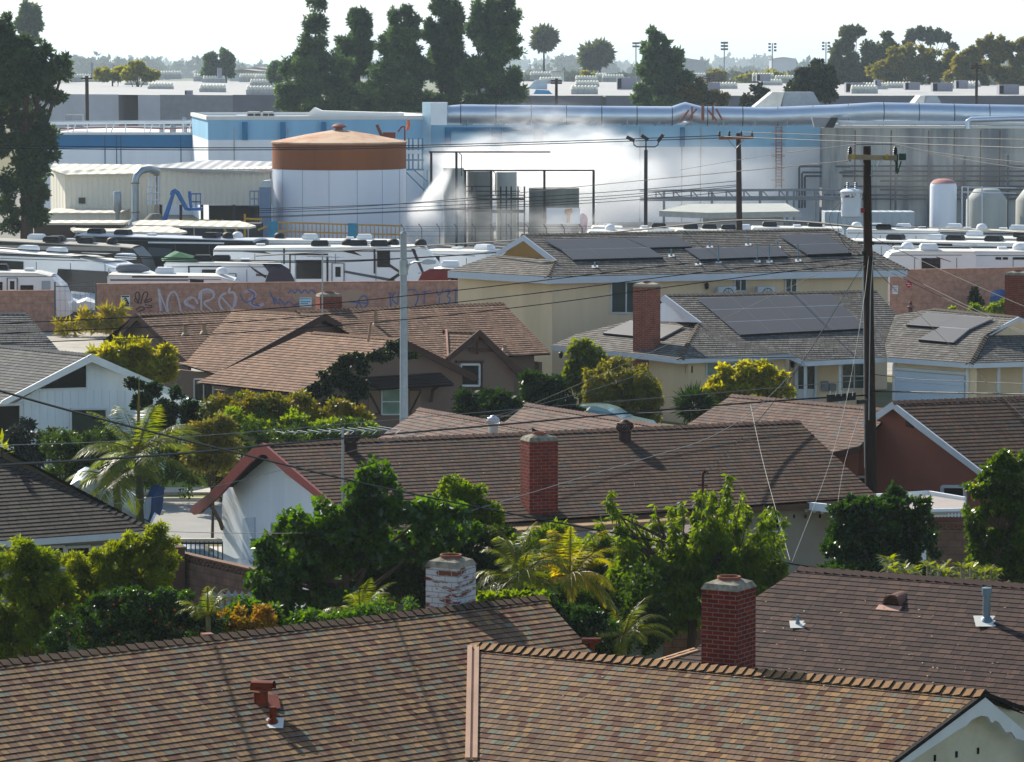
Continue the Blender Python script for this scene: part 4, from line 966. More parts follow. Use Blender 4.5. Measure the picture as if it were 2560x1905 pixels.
for x in (1815, 1913):     # air conditioners on the low roof ledge behind the ridge
    t = thing('air_conditioner', f'white wall air conditioner unit below {"left" if x < 1850 else "right"} small upper window', 'air conditioner', on_wall(wj, x, 733, .5), math.atan2(pj['d'].y, pj['d'].x), 'air conditioners on the cream wall')
    mb = MB(); mb.box((0, 0, .0), (.85, .32, .62)); mb.build('casing', mat('ac_white', 'b9bfc4', .5), t, local=True)
    mb = MB(); pts = [(.05 + .24 * math.cos(a), -.17, .24 * math.sin(a)) for a in [i * math.pi / 8 for i in range(17)]]; mb.tube(pts, .015, 5)
    for i in range(4): mb.tube([pts[i * 2], pts[i * 2 + 8]], .008, 4)
    mb.build('fan_grille', DKMETAL, t, local=True)
# chimneys
cc = AY(1617, 716, 151.0); chimney(h.t, (cc.x, cc.y), .98, .62, 0, cc.z, -.5, brick('red_brick_tall', '8c3a22', '9a452b', '7d766e', bw=.25, bh=.085, ms=.014), capm=mat('tan_cap_mortar', 'a89a84', .9))
cc = AY(2545, 687, 163); chimney(h.t, (cc.x, cc.y), 1.0, .7, 2, cc.z, -.5, BRJ)

# ================================================================ street lamp, poles
def lamp_pole():
    b = AY(1010, 1060, 121); t = thing('street_light', 'grey concrete street light pole with curved arm in front of cottage', 'street light', (b.x, b.y, 0))
    top = AY(1010, 585, b.y); mb = MB(); mb.lathe((b.x, b.y, 0), [(.155, 0), (.13, top.z * .6), (.105, top.z), (.12, top.z + .02), (.05, top.z + .09)], 12)
    mb.build('pole', mat('concrete_pole', '8d969c', .8, var=.08, scale=6), t, smooth=True)
    a = AY(1018, 676, b.y); arm = [a, AY(1022, 662, b.y - .1), AY(1036, 655, b.y - .2), AY(1056, 655, b.y - .3)]
    mb = MB(); mb.tube(arm, .035, 8); mb.lathe((b.x, b.y, a.z - .15), [(.15, 0), (.15, .5)], 12); mb.build('arm', METAL, t, smooth=True)
    mb = MB(); c = arm[-1]; mb.tube([c, c + Vector((.18, -.02, .02)), c + Vector((.45, -.05, 0))], [.07, .11, .06], 10); mb.build('lamp_head', mat('lamp_grey', 'a9b2b8', .5), t, smooth=True)
lamp_pole()
# ================================================================ wall of the vehicle yard, with its graffiti
YW = 199.0
WALLM = brick('pink_block_wall', 'a07a6b', '9a7565', '8f6b5c', bw=.8, bh=.4, ms=.012, obj=True, bump=.2)
def yard_wall(name, label, x0, x1, y_top0, y_top1, Y0=YW, Y1=YW, cap=True):
    a, b = AY(x0, y_top0, Y0), AY(x1, y_top1, Y1); t = thing(name, label, 'wall', (a.x, a.y, 0)); mb = MB()
    n = Vector((-(b - a).y, (b - a).x, 0)).normalized() * .2
    mb.extr([(a.x, a.y, 0), (b.x, b.y, 0), b, a], n); mb.build('wall_panel', WALLM, t)
    if cap: q = MB(); q.obox(a + n / 2 + Vector((0, 0, .03)), b + n / 2 + Vector((0, 0, .03)), .26, .06); q.build('coping', WALLM, t)
    return t, (a, Vector((0, -1, 0)))
def strokes(parent, wp, lines, w, m, name='graffiti', out=.012):
    mb = MB()
    for ln in lines:
        P = [on_wall(wp, x, y, out) for x, y in ln]
        if len(P) > 2:      # smooth
            for _ in range(2):
                Q = [P[0]]
                for i in range(len(P) - 1): Q += [P[i].lerp(P[i + 1], .25), P[i].lerp(P[i + 1], .75)]
                P = Q + [P[-1]]
        for i in range(len(P) - 1):
            if (P[i + 1] - P[i]).length > 1e-4: k = Vector((0, -.0012 * (i % 4), 0)); mb.obox(P[i] + k, P[i + 1] + k, w * random.uniform(.7, 1.15), .006, up=(0, -1, 0))
    return mb.build(name, m, parent)
tL, wL = yard_wall('yard_wall', 'short pinkish block wall left of the gap, lower than its neighbour', -80, 136, 730, 728)
tR, wR = yard_wall('yard_wall', 'long pinkish block wall covered in white, blue and dark graffiti', 240, 1162, 712, 704)
tQ, wQ = yard_wall('yard_wall', 'pinkish block wall with red diamond sign right of cream house', 2225, 2700, 677, 668)
mb = MB()
for x in (290, 350, 410, 700, 850, 980, 1140): p0 = on_wall(wR, x, 712, .004); mb.box((p0.x, p0.y, 1.35), (.015, .008, 2.6))
mb.build('joint', mat('joint_dark', '6b5248', .95), tR)
SPW = mat('spray_white', 'b4acb4', .9, var=.1); SPB = mat('spray_blue', '566088', .9, var=.1); SPD = mat('spray_dark', '523a3a', .9, var=.15); SPP = mat('paint_patch', '9d8272', .95, var=.08)
strokes(tR, wR, [[(396, 722), (399, 750), (401, 778)], [(399, 732), (420, 784)], [(420, 784), (417, 755), (424, 733), (437, 727), (446, 745), (452, 778)], [(487, 771), (455, 757), (478, 741), (490, 748), (494, 760)],
                 [(498, 748), (498, 730), (512, 722), (530, 725), (537, 738), (528, 750), (503, 755), (540, 784)], [(503, 730), (503, 778)], [(575, 719), (570, 735), (582, 728), (590, 740), (587, 765), (572, 780), (555, 776), (546, 755), (552, 738), (566, 732)], [(553, 742), (585, 778)]], .11, SPW)
strokes(tR, wR, [[(398, 723), (403, 778)], [(488, 770), (458, 757), (480, 742)], [(500, 731), (531, 726), (536, 739)], [(590, 740), (586, 765)], [(610, 730), (632, 724), (640, 740), (618, 752), (640, 768), (660, 760)]], .20, mat('spray_faded', 'a794a0', .9, var=.1), 'faded_spray', .003)
strokes(tR, wR, [[(345, 760), (350, 735), (342, 728), (336, 740), (348, 758)], [(352, 760), (358, 732), (368, 728), (370, 738), (360, 757)], [(346, 758), (334, 752), (340, 744)], [(362, 757), (380, 752), (378, 745), (365, 752)], [(362, 762), (382, 764), (378, 770), (364, 768)], [(340, 775), (352, 765), (366, 772), (345, 779)]], .07, SPD)
strokes(tR, wR, [[(975, 730), (977, 768)], [(987, 729), (978, 748), (992, 760)], [(996, 728), (994, 762)], [(1015, 727), (1035, 722), (1048, 735), (1040, 765), (1022, 770)], [(1062, 728), (1060, 758)], [(1052, 730), (1078, 727)], [(1090, 724), (1099, 742), (1108, 722)], [(1099, 742), (1097, 765)], [(1112, 726), (1128, 724), (1116, 742), (1128, 745), (1120, 762), (1110, 758)], [(1140, 724), (1139, 758)], [(1132, 725), (1150, 722)]], .08, SPB)
strokes(tR, wR, [[(675, 728), (690, 770), (682, 735), (700, 768), (696, 740), (714, 768), (720, 748), (735, 766), (748, 756), (766, 764)]] + [[(720 + i * 17, 734), (728 + i * 17, 722), (737 + i * 17, 734)] for i in range(4)] + [[(890, 770), (900, 742), (915, 738), (922, 760), (905, 772), (896, 752)], [(875, 755), (905, 757), (920, 758)], [(620, 725), (640, 735), (625, 760), (650, 765)], [(600, 735), (612, 760), (640, 745)]], .08, SPB)
mb = MB()
for (x, y, rx, ry) in ((880, 745, 35, 22), (1010, 755, 45, 20), (760, 740, 30, 16), (1120, 750, 30, 18)):
    mb.face([on_wall(wR, x + rx * math.cos(a), y + ry * math.sin(a), .006) for a in [i * math.pi / 7 for i in range(14)]])
mb.build('paint_patch', SPP, tR)
def sign(parent, wp, pix, m, lines, m2, name='sign', w=.03, out=.03):
    o = panel_on(parent, wp, pix, m, name, out); mb = MB()
    for ln in lines:
        for i in range(len(ln) - 1): mb.obox(on_wall(wp, *ln[i], out + .01), on_wall(wp, *ln[i + 1], out + .01), w, .01, up=(0, -1, 0))
    mb.build('lettering', m2, o); return o
sign(tR, wR, [(302, 738), (325, 738), (325, 768), (302, 768)], mat('sign_white', 'c4c8ca', .6), [[(304, 741), (323, 741)], [(313.5, 744), (305, 760), (322, 760), (313.5, 744)], [(308, 756), (319, 756)], [(309, 751), (318, 751)], [(304, 764), (323, 764)]], DKMETAL, w=.07)
sign(tR, wR, [(749, 744), (779, 744), (779, 768), (749, 768)], mat('sign_white', 'c4c8ca', .6), [[(750, 747), (778, 747)], [(752, 754), (776, 754)], [(752, 759), (770, 759)]], mat('sign_cyan', '2f8fb0', .6), w=.06)
sign(tQ, wQ, [(2272, 701), (2281, 711), (2272, 721), (2263, 711)], mat('sign_red', 'a01830', .6), [[(2266, 709), (2269, 707)], [(2270, 709), (2274, 709)], [(2268, 713), (2277, 713)]], WHITE, w=.03)
sign(tQ, wQ, [(2231, 714), (2245, 714), (2245, 735), (2231, 735)], mat('sign_white', 'c4c8ca', .6), [[(2233, 718), (2243, 718)], [(2233, 723), (2243, 723)], [(2233, 728), (2241, 728)]], SPB, w=.03)

# chain link gate in the gap and barbed wire posts
FEN = mat('fence_steel', '5f686b', .6, .6, var=.1)
t = thing('chain_link_gate', 'chain link gate with steel posts between the two pinkish walls', 'gate', AY(190, 830, YW) * 1)
mb = MB()
for x in (137, 239): a = AY(x, 705, YW); mb.tube([(a.x, a.y, 0), a], .05, 8)
a, b = AY(137, 716, YW), AY(239, 716, YW); mb.tube([a, b], .03, 6); mb.build('frame', FEN, t)
mb = MB()
for i in range(9):
    p, q = AY(137 + i * 12.7, 716, YW), AY(137 + i * 12.7, 716, YW); mb.tube([(p.x, p.y, 0.1), p], .006, 4)
for z in (.6, 1.2, 1.8, 2.3, 2.8): mb.tube([(a.x, a.y, z), (b.x, b.y, z)], .006, 4)
mb.build('wire_mesh', FEN, t)
def wire_fence(label, x0, x1, ypost_top, ypost_bot, Y, n, rails, group=None):
    a = AY(x0, ypost_bot, Y); t = thing('barbed_wire_fence', label, 'fence', (a.x, a.y, a.z))
    for i in range(n):
        x = x0 + (x1 - x0) * i / (n - 1); p, q = AY(x, ypost_bot, Y), AY(x, ypost_top + 8, Y); mb = MB()
        mb.tube([p, q, q + Vector((-.25, -.1, .35))], .035, 6); mb.build('post', FEN, t)
    mb = MB()
    for y in rails: mb.tube([AY(x0, y, Y), AY(x1, y, Y)], .014, 4)
    mb.build('wire', FEN, t); return t
wire_fence('barbed wire fence with slanted posts in front of the spray mist', 1010, 1500, 563, 612, 268, 12, (566, 572, 578, 590))
# things seen through the gap
t = thing('covered_car', 'white tarpaulin covered dark car behind the chain link gate', 'car', AY(190, 800, 206)); mb = MB()
P = [(135, 772), (140, 757), (170, 756), (190, 760), (212, 752), (240, 758), (242, 776), (215, 774), (190, 780), (160, 776)]
mb.extr([AY(x, y, 205) for x, y in P], (0, 3, .3)); mb.build('cover', mat('white_tarp', 'c9cdd2', .6, var=.1, scale=3, bump=.4), t)
mb = MB(); a, b = AY(132, 775, 205.2), AY(246, 775, 205.2); mb.box(((a.x + b.x) / 2, 206.5, a.z / 2 + .25), (b.x - a.x, 2.4, a.z - .35)); mb.build('body', mat('dark_car', '2b3140', .3, var=.1, coat=.5), t)
for i in (0, 1): c = AY(165 + i * 55, 805, 205.1); mb = MB(); mb.tube([c, c + Vector((0, .25, 0))], .36, 18); mb.build('wheel', BUTT, t); mb = MB(); mb.tube([c - Vector((0, .02, 0)), c + Vector((0, .1, 0))], .22, 16); mb.build('rim', METAL, t)

# ================================================================ industrial buildings
BLU = mat('blue_band', '246f9c', .8, var=.08, scale=.4); LBL = mat('light_blue_band', '88bad8', .8, var=.08, scale=.4, streak=True)
IWH = mat('factory_white', 'e9edf2', .8, var=.07, scale=.3, streak=True); ROOFW = mat('white_membrane', 'dadad6', .8, var=.05, scale=.4)
def slab_building(name, label, x0, x1, Y0, Y1, ytop0, bands, depth, roofm=ROOFW, parapet=.25):
    """front wall between two pixels columns; bands: list of (material, photo y at left where the band ends, part name)"""
    a, b = AY(x0, ytop0, Y0), AY(x1, ytop0, Y1); b.z = a.z; t = thing(name, label, 'building', (a.x, a.y, 0))
    d = (b - a); d.z = 0; d.normalize(); n = Vector((-d.y, d.x, 0)); n = n if n.y > 0 else -n
    z1 = a.z
    for i, (m, yb, nm) in enumerate(bands):
        z0 = max(0, AY(x0, yb, Y0).z) if yb else 0; mb = MB()
        q = [(a.x, a.y, z0), (b.x, b.y, z0), (b.x, b.y, z1), (a.x, a.y, z1)]
        P = [Vector(p) for p in q]; o_ = n * depth
        for i0, i1 in ((0, 1),): pass
        mb.hexa([P[0], P[1], P[1] + o_, P[0] + o_], [P[3], P[2], P[2] + o_, P[3] + o_]) ; mb.build(nm, m, t); z1 = z0
    mb = MB(); z = a.z
    for p, q in ((a, b), (a + n * depth, b + n * depth), (a, a + n * depth), (b, b + n * depth)):
        mb.obox(Vector((p.x, p.y, z + parapet / 2)) + n * .1, Vector((q.x, q.y, z + parapet / 2)) + n * .1, .3, parapet)
    mb.build('parapet', roofm, t)
    mb = MB(); mb.face([Vector((p.x, p.y, z + .03)) for p in (a, b, b + n * depth, a + n * depth)]); mb.build('roof', roofm, t)
    return t, (Vector((a.x, a.y, 0)), -n), a, b, n
# left blue striped building
tb, wb, a, b, n = slab_building('factory_building', 'white factory hall with dark blue stripe left of the tank', 95, 519, 352, 352, 337, [(BLU, 371, 'blue_stripe'), (IWH, None, 'wall')], 34)
mb = MB()
for x in (128, 262, 291, 302, 452): p = on_wall(wb, x, 338, .02); mb.box((p.x, p.y, 5), (.08, .06, 5.6))
mb.build('downpipe', mat('blue_pipe', '1b5674', .7), tb)
mb = MB(); PW = mat('pipe_white', 'cdd3d8', .5, var=.05)
for y, Y in ((305, 353), (309, 357)): mb.tube([AY(115, y, Y), AY(519, y - 3, Y)], .12, 6)
for i in range(9):
    x = 122 + i * 48; mb.tube([AY(x, 306, 353), AY(x, 336, 353)], .06, 5)
    if i % 2: mb.tube([AY(x + 20, 306, 353), AY(x + 12, 332, 353)], .06, 5)
mb.build('roof_pipe_rail', PW, tb)
mb = MB(); mb.tube([AY(150, 322, 355), AY(300, 318, 355), AY(420, 322, 355), AY(519, 318, 355)], .07, 5); mb.build('red_pipe', mat('pipe_red', '8a4a48', .6), tb)
for (x0, y0, x1, y1) in ((398, 308, 412, 326), (424, 312, 440, 330), (455, 293, 468, 324), (476, 295, 482, 330)):
    p, q = AY(x0, y1, 360), AY(x1, y0, 360); mb = MB(); mb.lathe(((p.x + q.x) / 2, 360, p.z - .5), [((q.x - p.x) / 2, 0), ((q.x - p.x) / 2, (q.z - p.z) * .7 + .5), ((q.x - p.x) / 3, q.z - p.z + .5)], 12); mb.build('roof_fan', METAL, tb, smooth=True)
for x0, x1 in ((165, 180), (181, 207)): p, q = AY(x0, 318, 368), AY(x1, 287, 368); mb = MB(); mb.box(((p.x + q.x) / 2, 368, (p.z + q.z) / 2), (q.x - p.x, 1.5, q.z - p.z)); mb.build('roof_unit', mat('unit_grey', '8d8f95', .7), tb)
# white and light blue block
tw, ww, a, b, n = slab_building('factory_block', 'white factory block with light blue stripe behind the rusty tank', 520, 1075, 328, 331, 300, [(LBL, 350, 'blue_stripe'), (IWH, None, 'wall')], 24, parapet=.35)
mb = MB()
for x in (612, 707, 809): p = on_wall(ww, x, 305, .25); z = on_wall(ww, x, 350, .25).z; mb = MB(); mb.box((p.x, p.y, (p.z + z) / 2), (.45, .5, p.z - z)); mb.build('pilaster', BLU, tw)
mb = MB()
for x, y in ((585, 320), (720, 322), (900, 330)): p = on_wall(ww, x, y, .02); mb.box((p.x, p.y, p.z - 1.6), (.1, .05, 3.2))
mb.build('conduit', METAL, tw)
for (x0, y0, x1, y1, nm, mm) in ((573, 288, 632, 304, 'skylight_box', IWH), (617, 279, 655, 298, 'air_unit', mat('unit_pale', 'b3b1ac', .7)), (655, 279, 688, 298, 'air_unit', mat('unit_pale', 'b3b1ac', .7)), (937, 296, 970, 311, 'air_unit', mat('unit_pale', 'b3b1ac', .7)), (973, 298, 1003, 311, 'air_unit', mat('unit_dark', '55585a', .7))):
    p, q = AY(x0, y1, 334), AY(x1, y0, 334); mb = MB(); mb.extr([(p.x, 334, p.z), (q.x, 334, p.z), (q.x - .3, 334, q.z), (p.x + (.6 if nm == 'skylight_box' else .05), 334, q.z)], (0, 2, 0)); o = mb.build(nm, mm, tw)
    k = MB()
    for i in (0, 1): k.box((p.x + (q.x - p.x) * (.27 + .45 * i), 333.96, (p.z + q.z) / 2 - .02), ((q.x - p.x) * .36, .05, (q.z - p.z) * .5))
    k.build('louvre', DKMETAL, o)
tt = thing('long_roof_shed', 'long low white shed roof behind the blue striped block', 'building', AY(900, 320, 350)); mb = MB()
mb.extr([AY(767, 286, 350), AY(785, 269, 350), AY(803, 277, 350), AY(1060, 284, 350), AY(1060, 292, 350), AY(805, 290, 350)], (0, 3, 0)); mb.build('roof', ROOFW, tt); mb = MB()
p, q = AY(778, 310, 350.5), AY(1062, 291, 350.5); mb.box(((p.x + q.x) / 2, 351.5, (p.z + q.z) / 2), (q.x - p.x, 2, q.z - p.z)); mb.build('wall', LBL, tt)
# right hall: light blue stripe then concrete part
tr, wr_, a, b, n = slab_building('factory_hall', 'long white hall with light blue stripe behind the spray mist', 1076, 2050, 336, 336, 312, [(LBL, 367, 'blue_stripe'), (IWH, None, 'wall')], 40)
mb = MB()
for x0, x1, y1 in ((1112, 1128, 367), (1228, 1255, 367), (1334, 1358, 367), (1700, 1712, 367), (1130, 1226, 327), (1257, 1332, 327)): p, q = on_wall(wr_, x0, 318, .05), on_wall(wr_, x1, y1, .05); mb = MB(); mb.extr([p, Vector((q.x, q.y, p.z)), q, Vector((p.x, p.y, q.z))], (0, -.2, 0)); mb.build('dark_panel', BLU, tr)
tc_, wc, a, b, n = slab_building('concrete_hall', 'stained grey concrete hall with pipe racks at the right', 2056, 2760, 330, 326, 320, [(mat('stained_concrete', 'b2b2ac', .95, var=.3, scale=.5, bump=.4, bscale=4, col2='7c8082', streak=True, mixlo=.42, mixhi=.58), None, 'wall')], 40)
mb = MB()
for x in (2138, 2228, 2322, 2386, 2452, 2500): p = on_wall(wc, x, 322, .03); mb.box((p.x, p.y, 4), (.09, .06, 9.4))
mb.build('panel_joint', mat('rust_joint', '6e5a48', .9), tc_)
mb = MB()
for y, x0, x1 in ((415, 2120, 2560), (428, 2110, 2600), (440, 2140, 2600), (452, 2200, 2600), (466, 2110, 2600), (474, 2200, 2600), (487, 2060, 2600), (497, 2060, 2600)): mb.tube([on_wall(wc, x0, y, .6), on_wall(wc, x1, y, .6)], .09, 6)
for x in (2322, 2412, 2240, 2520): mb.tube([on_wall(wc, x, 388, .7), Vector((on_wall(wc, x, 388, .7).x, on_wall(wc, x, 388, .7).y, 0))], .11, 6)
mb.build('pipe_rack', mat('pipe_steel', '5b6064', .6, .5, var=.15), tc_)
mb = MB()
for k, (x, y) in enumerate(((1998, 416), (2005, 431), (2012, 440))):
    mb.tube([on_wall(wr_, x, 520, 1.2), on_wall(wr_, x, y + 3, 1.2), on_wall(wr_, x + 3, y, 1.2), AY(2125 + 8 * k, y, 328)], .10, 7)
mb.build('bent_pipe', mat('pipe_steel', '5b6064', .6, .5, var=.15), tr, smooth=True)
# caged ladders
for x, nm in ((1940, 'caged_ladder'),):
    mb = MB()
    for dx in (0, 14): mb.tube([on_wall(wr_, x + dx, 285, .4), on_wall(wr_, x + dx, 470, .4)], .06, 5)
    for i in range(24): y = 288 + i * 7.6; mb.tube([on_wall(wr_, x, y, .4), on_wall(wr_, x + 14, y, .4)], .03, 4)
    for i in range(6): y = 300 + i * 30; mb.tube([on_wall(wr_, x - 12, y, .5), on_wall(wr_, x - 10, y, 1.1), on_wall(wr_, x + 20, y, 1.1), on_wall(wr_, x + 22, y, .5)], .03, 4)
    mb.build(nm, mat('rust_pink', '9a6a5c', .7), tr)
mb = MB(); p, q = on_wall(wr_, 1448, 388, .3), on_wall(wr_, 1460, 560, .3)
for x in (1705, 1752, 1600): p = on_wall(wr_, x, 318, .1); mb.tube([p, Vector((p.x, p.y, 0))], .05, 5)
mb.build('downpipe', METAL, tr)
# vertical duct and the great horizontal duct
DUCT = mat('bright_duct', 'c6d2de', .34, .75, var=.06, scale=.5)
td = thing('roof_duct', 'huge shiny silver duct running along the factory roof', 'duct', AY(1120, 420, 333))
p, q = AY(1056, 420, 331), AY(1078, 256, 331); r_ = AY(1118, 256, 331)
mb = MB(); mb.hexa([(p.x, 331, 0), (q.x, 329.5, 0), (q.x, 333, 0), (p.x, 333, 0)], [(p.x, 331, q.z), (q.x, 329.5, q.z), (q.x, 333, q.z), (p.x, 333, q.z)]); mb.build('riser', mat('pale_blue_metal', 'a9c6d4', .45, .3, var=.05), td)
mb = MB(); s0 = AY(1078, 312, 331); mb.hexa([(q.x, 329.6, s0.z), (r_.x, 329.6, s0.z), (r_.x, 333, s0.z), (q.x, 333, s0.z)], [(q.x, 329.6, q.z), (r_.x, 329.6, q.z), (r_.x, 333, q.z), (q.x, 333, q.z)]); mb.build('plenum', DUCT, td)
rad = 24 * 333 / 9000.
path = [(1118, 286, 332), (1155, 285, 332), (1500, 289, 333), (1680, 290, 333), (1712, 279, 333), (1752, 290, 333), (1925, 292, 333), (2100, 285, 331), (2190, 280, 330), (2300, 282, 330), (2440, 285, 330), (2720, 289, 329)]
P = [AY(x, y, Y) for x, y, Y in path]; mb = MB(); mb.tube(P, [rad * .9] + [rad] * (len(P) - 1), 24); mb.build('duct_tube', DUCT, td, smooth=True)
mb = MB(); x = 1152
while x < 2560:
    for (xa, ya, Ya), (xb, yb_, Yb) in zip(path[:-1], path[1:]):
        if xa <= x <= xb: u = (x - xa) / (xb - xa); c = AY(x, ya + (yb_ - ya) * u, Ya + (Yb - Ya) * u); break
    d = Vector((1, 0, 0)); MB().tube([c - d * .04, c + d * .04], rad * 1.02, 22, caps=True).build('band', mat('duct_band', '4a5560', .6, .4), td)
    x += 88
mb = MB()
for i in range(18):
    x = 1168 + i * 80; yy = 300; p = AY(x, yy, 331.4); b_ = AY(x, 316, 331.4); mb.tube([p, b_], .06, 5); mb.tube([AY(x - 14, 310, 331.4), AY(x + 14, 310, 331.4)], .05, 5); mb.tube([AY(x - 14, 316, 331.4), AY(x, 305, 331.4)], .04, 5)
mb.build('support', METAL, td)
tp = thing('white_roof_pipe', 'white insulated pipe below the big duct on the concrete hall', 'pipe', AY(2100, 310, 329)); mb = MB()
mb.tube([AY(2095, 307, 329), AY(2415, 308, 328), AY(2720, 312, 327)], .2, 10); mb.build('pipe_run', PW, tp, smooth=True); mb = MB()
mb.tube([AY(2420, 322, 327.5), AY(2420, 303, 327.5), AY(2428, 299, 327.5), AY(2560, 296, 327), AY(2720, 300, 327)], .26, 10); mb.build('branch_pipe', DUCT, tp, smooth=True)
t = thing('slanted_box', 'dark slanted open box on the roof edge beside the ladder', 'hopper', AY(2065, 318, 328)); mb = MB()
mb.extr([AY(2030, 293, 328), AY(2078, 294, 328), AY(2062, 318, 328), AY(2036, 318, 328)], (0, 1.2, 0)); mb.build('box', mat('unit_grey', '8d8f95', .7), t); mb = MB()
mb.extr([AY(2078, 294, 327.9), AY(2096, 294, 327.9), AY(2084, 320, 327.9), AY(2062, 319, 327.9)], (0, 1.2, 0)); mb.build('side', DKMETAL, t)
t = thing('timber_bracing', 'rusty steel A-frame bracing beside the duct bend', 'frame', AY(1750, 310, 331)); mb = MB()
for x0, y0, x1, y1 in ((1730, 266, 1730, 300), (1757, 262, 1757, 302), (1782, 264, 1782, 300), (1722, 275, 1700, 305), (1742, 272, 1718, 300), (1790, 272, 1806, 300), (1770, 275, 1792, 302)): mb.tube([AY(x0, y0, 330.8), AY(x1, y1, 330.8)], .10 if x0 != 1757 else .16, 6)
mb.build('steelwork', mat('rust_frame', '8a5a48', .8), t)
# slanted roof cowls behind duct
for i, (x0, x1, y0, y1) in enumerate(((1885, 2050, 230, 268), (2282, 2350, 239, 262))):
    t = thing('roof_cowl', ('large pale slanted roof cowl left of the dark pine', 'smaller pale slanted roof cowl at the right behind duct')[i], 'roof cowl', AY(x0, y1, 345)); mb = MB()
    w = (x1 - x0); P = [AY(x0, y1, 345), AY(x0 + w * .28, y0, 345), AY(x0 + w * .46, y0, 345), AY(x0 + w * .40, y1, 345)]; mb.extr(P, (0, 4, 0)); mb.build('sloped_face', mat('pale_panel', 'c3c3bd', .7), t)
    mb = MB(); mb.extr([AY(x0 + w * .42, y1, 345.3), AY(x0 + w * .46, y0, 345.3), AY(x0 + w * .9, y0, 345.3), AY(x1 + 5, y1, 345.3)], (0, 3, 0)); mb.build('body', mat('unit_grey2', '8b949c', .7), t)

# ================================================================ rusty topped storage tank
tt = AY(841, 600, 290); cx, cy = tt.x, 295.3; Rr = 167 * 295.3 / 9000.; z1 = AY(675, 355, 295.3).z; zb_ = AY(675, 421, 295.3).z
t = thing('storage_tank', 'big round white storage tank with rusty brown band and roof', 'storage tank', (cx, cy, 0))
mb = MB(); mb.lathe((cx, cy, 0), [(Rr, 0), (Rr, zb_)], 72); mb.build('tank_body', mat('tank_white', 'dfe4ee', .55, var=.04, scale=.3, streak=True), t, smooth=True)
mb = MB(); mb.lathe((cx, cy, 0), [(Rr + .01, zb_), (Rr + .01, z1)], 72); mb.build('rust_band', mat('rust_band', '84481a', .8, var=.12, scale=.5, streak=True), t, smooth=True)
mb = MB(); mb.lathe((cx, cy, z1), [(Rr + .1, -.08), (Rr + .1, .05), (Rr * .5, .62), (Rr * .1, .98), (.02, 1.0)], 72); mb.build('tank_roof', mat('rust_roof', 'c2a284', .75, var=.2, scale=.5, col2='a0623a', mixlo=.3, mixhi=.55), t, smooth=True)
mb = MB(); mb.lathe((cx, cy - .3, z1 + .85), [(.32, 0), (.32, .3), (.62, .36), (.6, .45), (.35, .62), (.02, .68)], 20); mb.build('cap_vent', mat('rust_vent', '7c4034', .7), t, smooth=True)
mb = MB()
for a in range(0, 360, 24): mb.box((cx + (Rr + .01) * math.cos(R(a)), cy + (Rr + .01) * math.sin(R(a)), zb_ / 2), (.03, .03, zb_))
mb.build('seam', mat('seam_grey', '8f97a8', .6), t)
# yellow scaffold railing in front of it
t = thing('yellow_railing', 'yellow steel guard railing with two blue panels before the storage tank', 'railing', AY(840, 610, 283)); mb = MB(); YEL = mat('safety_yellow', 'b98a2c', .6, var=.1)
for y in (556, 578, 600): mb.obox(AY(694, y, 283), AY(1005, y + 9, 283), .08, .12)
for i in range(30):
    x = 697 + i * 10.4
    if 868 < x < 893: continue
    mb.obox(AY(x, 556 + (x - 694) * .028, 283), AY(x, 602 + (x - 694) * .028, 283), .07, .07)
mb.build('rails', YEL, t); mb = MB()
for x0, x1, y0 in ((671, 695, 553), (870, 893, 558)): MB().extr([AY(x0, y0, 282.9), AY(x1, y0, 282.9), AY(x1, 598, 282.9), AY(x0, 598, 282.9)], (0, .1, 0)).build('blue_panel', mat('cyan_panel', '2b86a8', .6, var=.15, scale=3), t)
# ================================================================ metal sheds on the left
def corrugated(name, col, step=.45):
    if name in MATS: return MATS[name]
    m = mat(name, col, .6, .1, var=.06, scale=.3, streak=True); t = m.node_tree; b = t.nodes['Principled BSDF']; tc = t.nodes.new('ShaderNodeTexCoord')
    wv = t.nodes.new('ShaderNodeTexWave'); wv.bands_direction = 'X'; wv.inputs['Scale'].default_value = .314 / step; t.links.new(tc.outputs['Object'], wv.inputs['Vector'])
    bp = t.nodes.new('ShaderNodeBump'); bp.inputs['Strength'].default_value = 1; bp.inputs['Distance'].default_value = .06; t.links.new(wv.outputs['Fac'], bp.inputs['Height']); t.links.new(bp.outputs[0], b.inputs['Normal']); return m
IV = corrugated('ivory_corrugated', 'ded8c8'); IVR = corrugated('ivory_roof', 'cfc8b4', .9); GYR = corrugated('grey_roof_sheet', 'a9a9a8', .9)
t = thing('metal_shed', 'long ivory corrugated shed with pitched roof at the left', 'shed', AY(250, 560, 300))
a, b = AY(163, 436, 300), AY(385, 436, 300); mb = MB(); mb.box(((a.x + b.x) / 2, 304, a.z / 2), (b.x - a.x, 8, a.z)); l = AY(118, 440, 306); mb.extr([(a.x, 300, 0), (l.x, 308, 0), (l.x, 308, a.z), (a.x, 300, a.z)], (.1, .1, 0)); mb.build('wall', IV, t)
mb = MB(); P = [AY(125, 424, 300) , AY(165, 436, 299.6), AY(410, 432, 299.6), AY(440, 412, 312), AY(130, 409, 312)]; mb.extr(P, (0, 0, -.12)); mb.build('roof', IVR, t)
p, q = AY(197, 509, 300), AY(213, 494, 300); mb = MB(); mb.box(((p.x + q.x) / 2, 299.95, (p.z + q.z) / 2), (q.x - p.x, .1, q.z - p.z)); mb.build('wall_vent', mat('vent_dark', '4a443c', .8), t)
t = thing('curved_roof_shed', 'ivory corrugated shed with grey curved roof left of the tank', 'shed', AY(530, 560, 296))
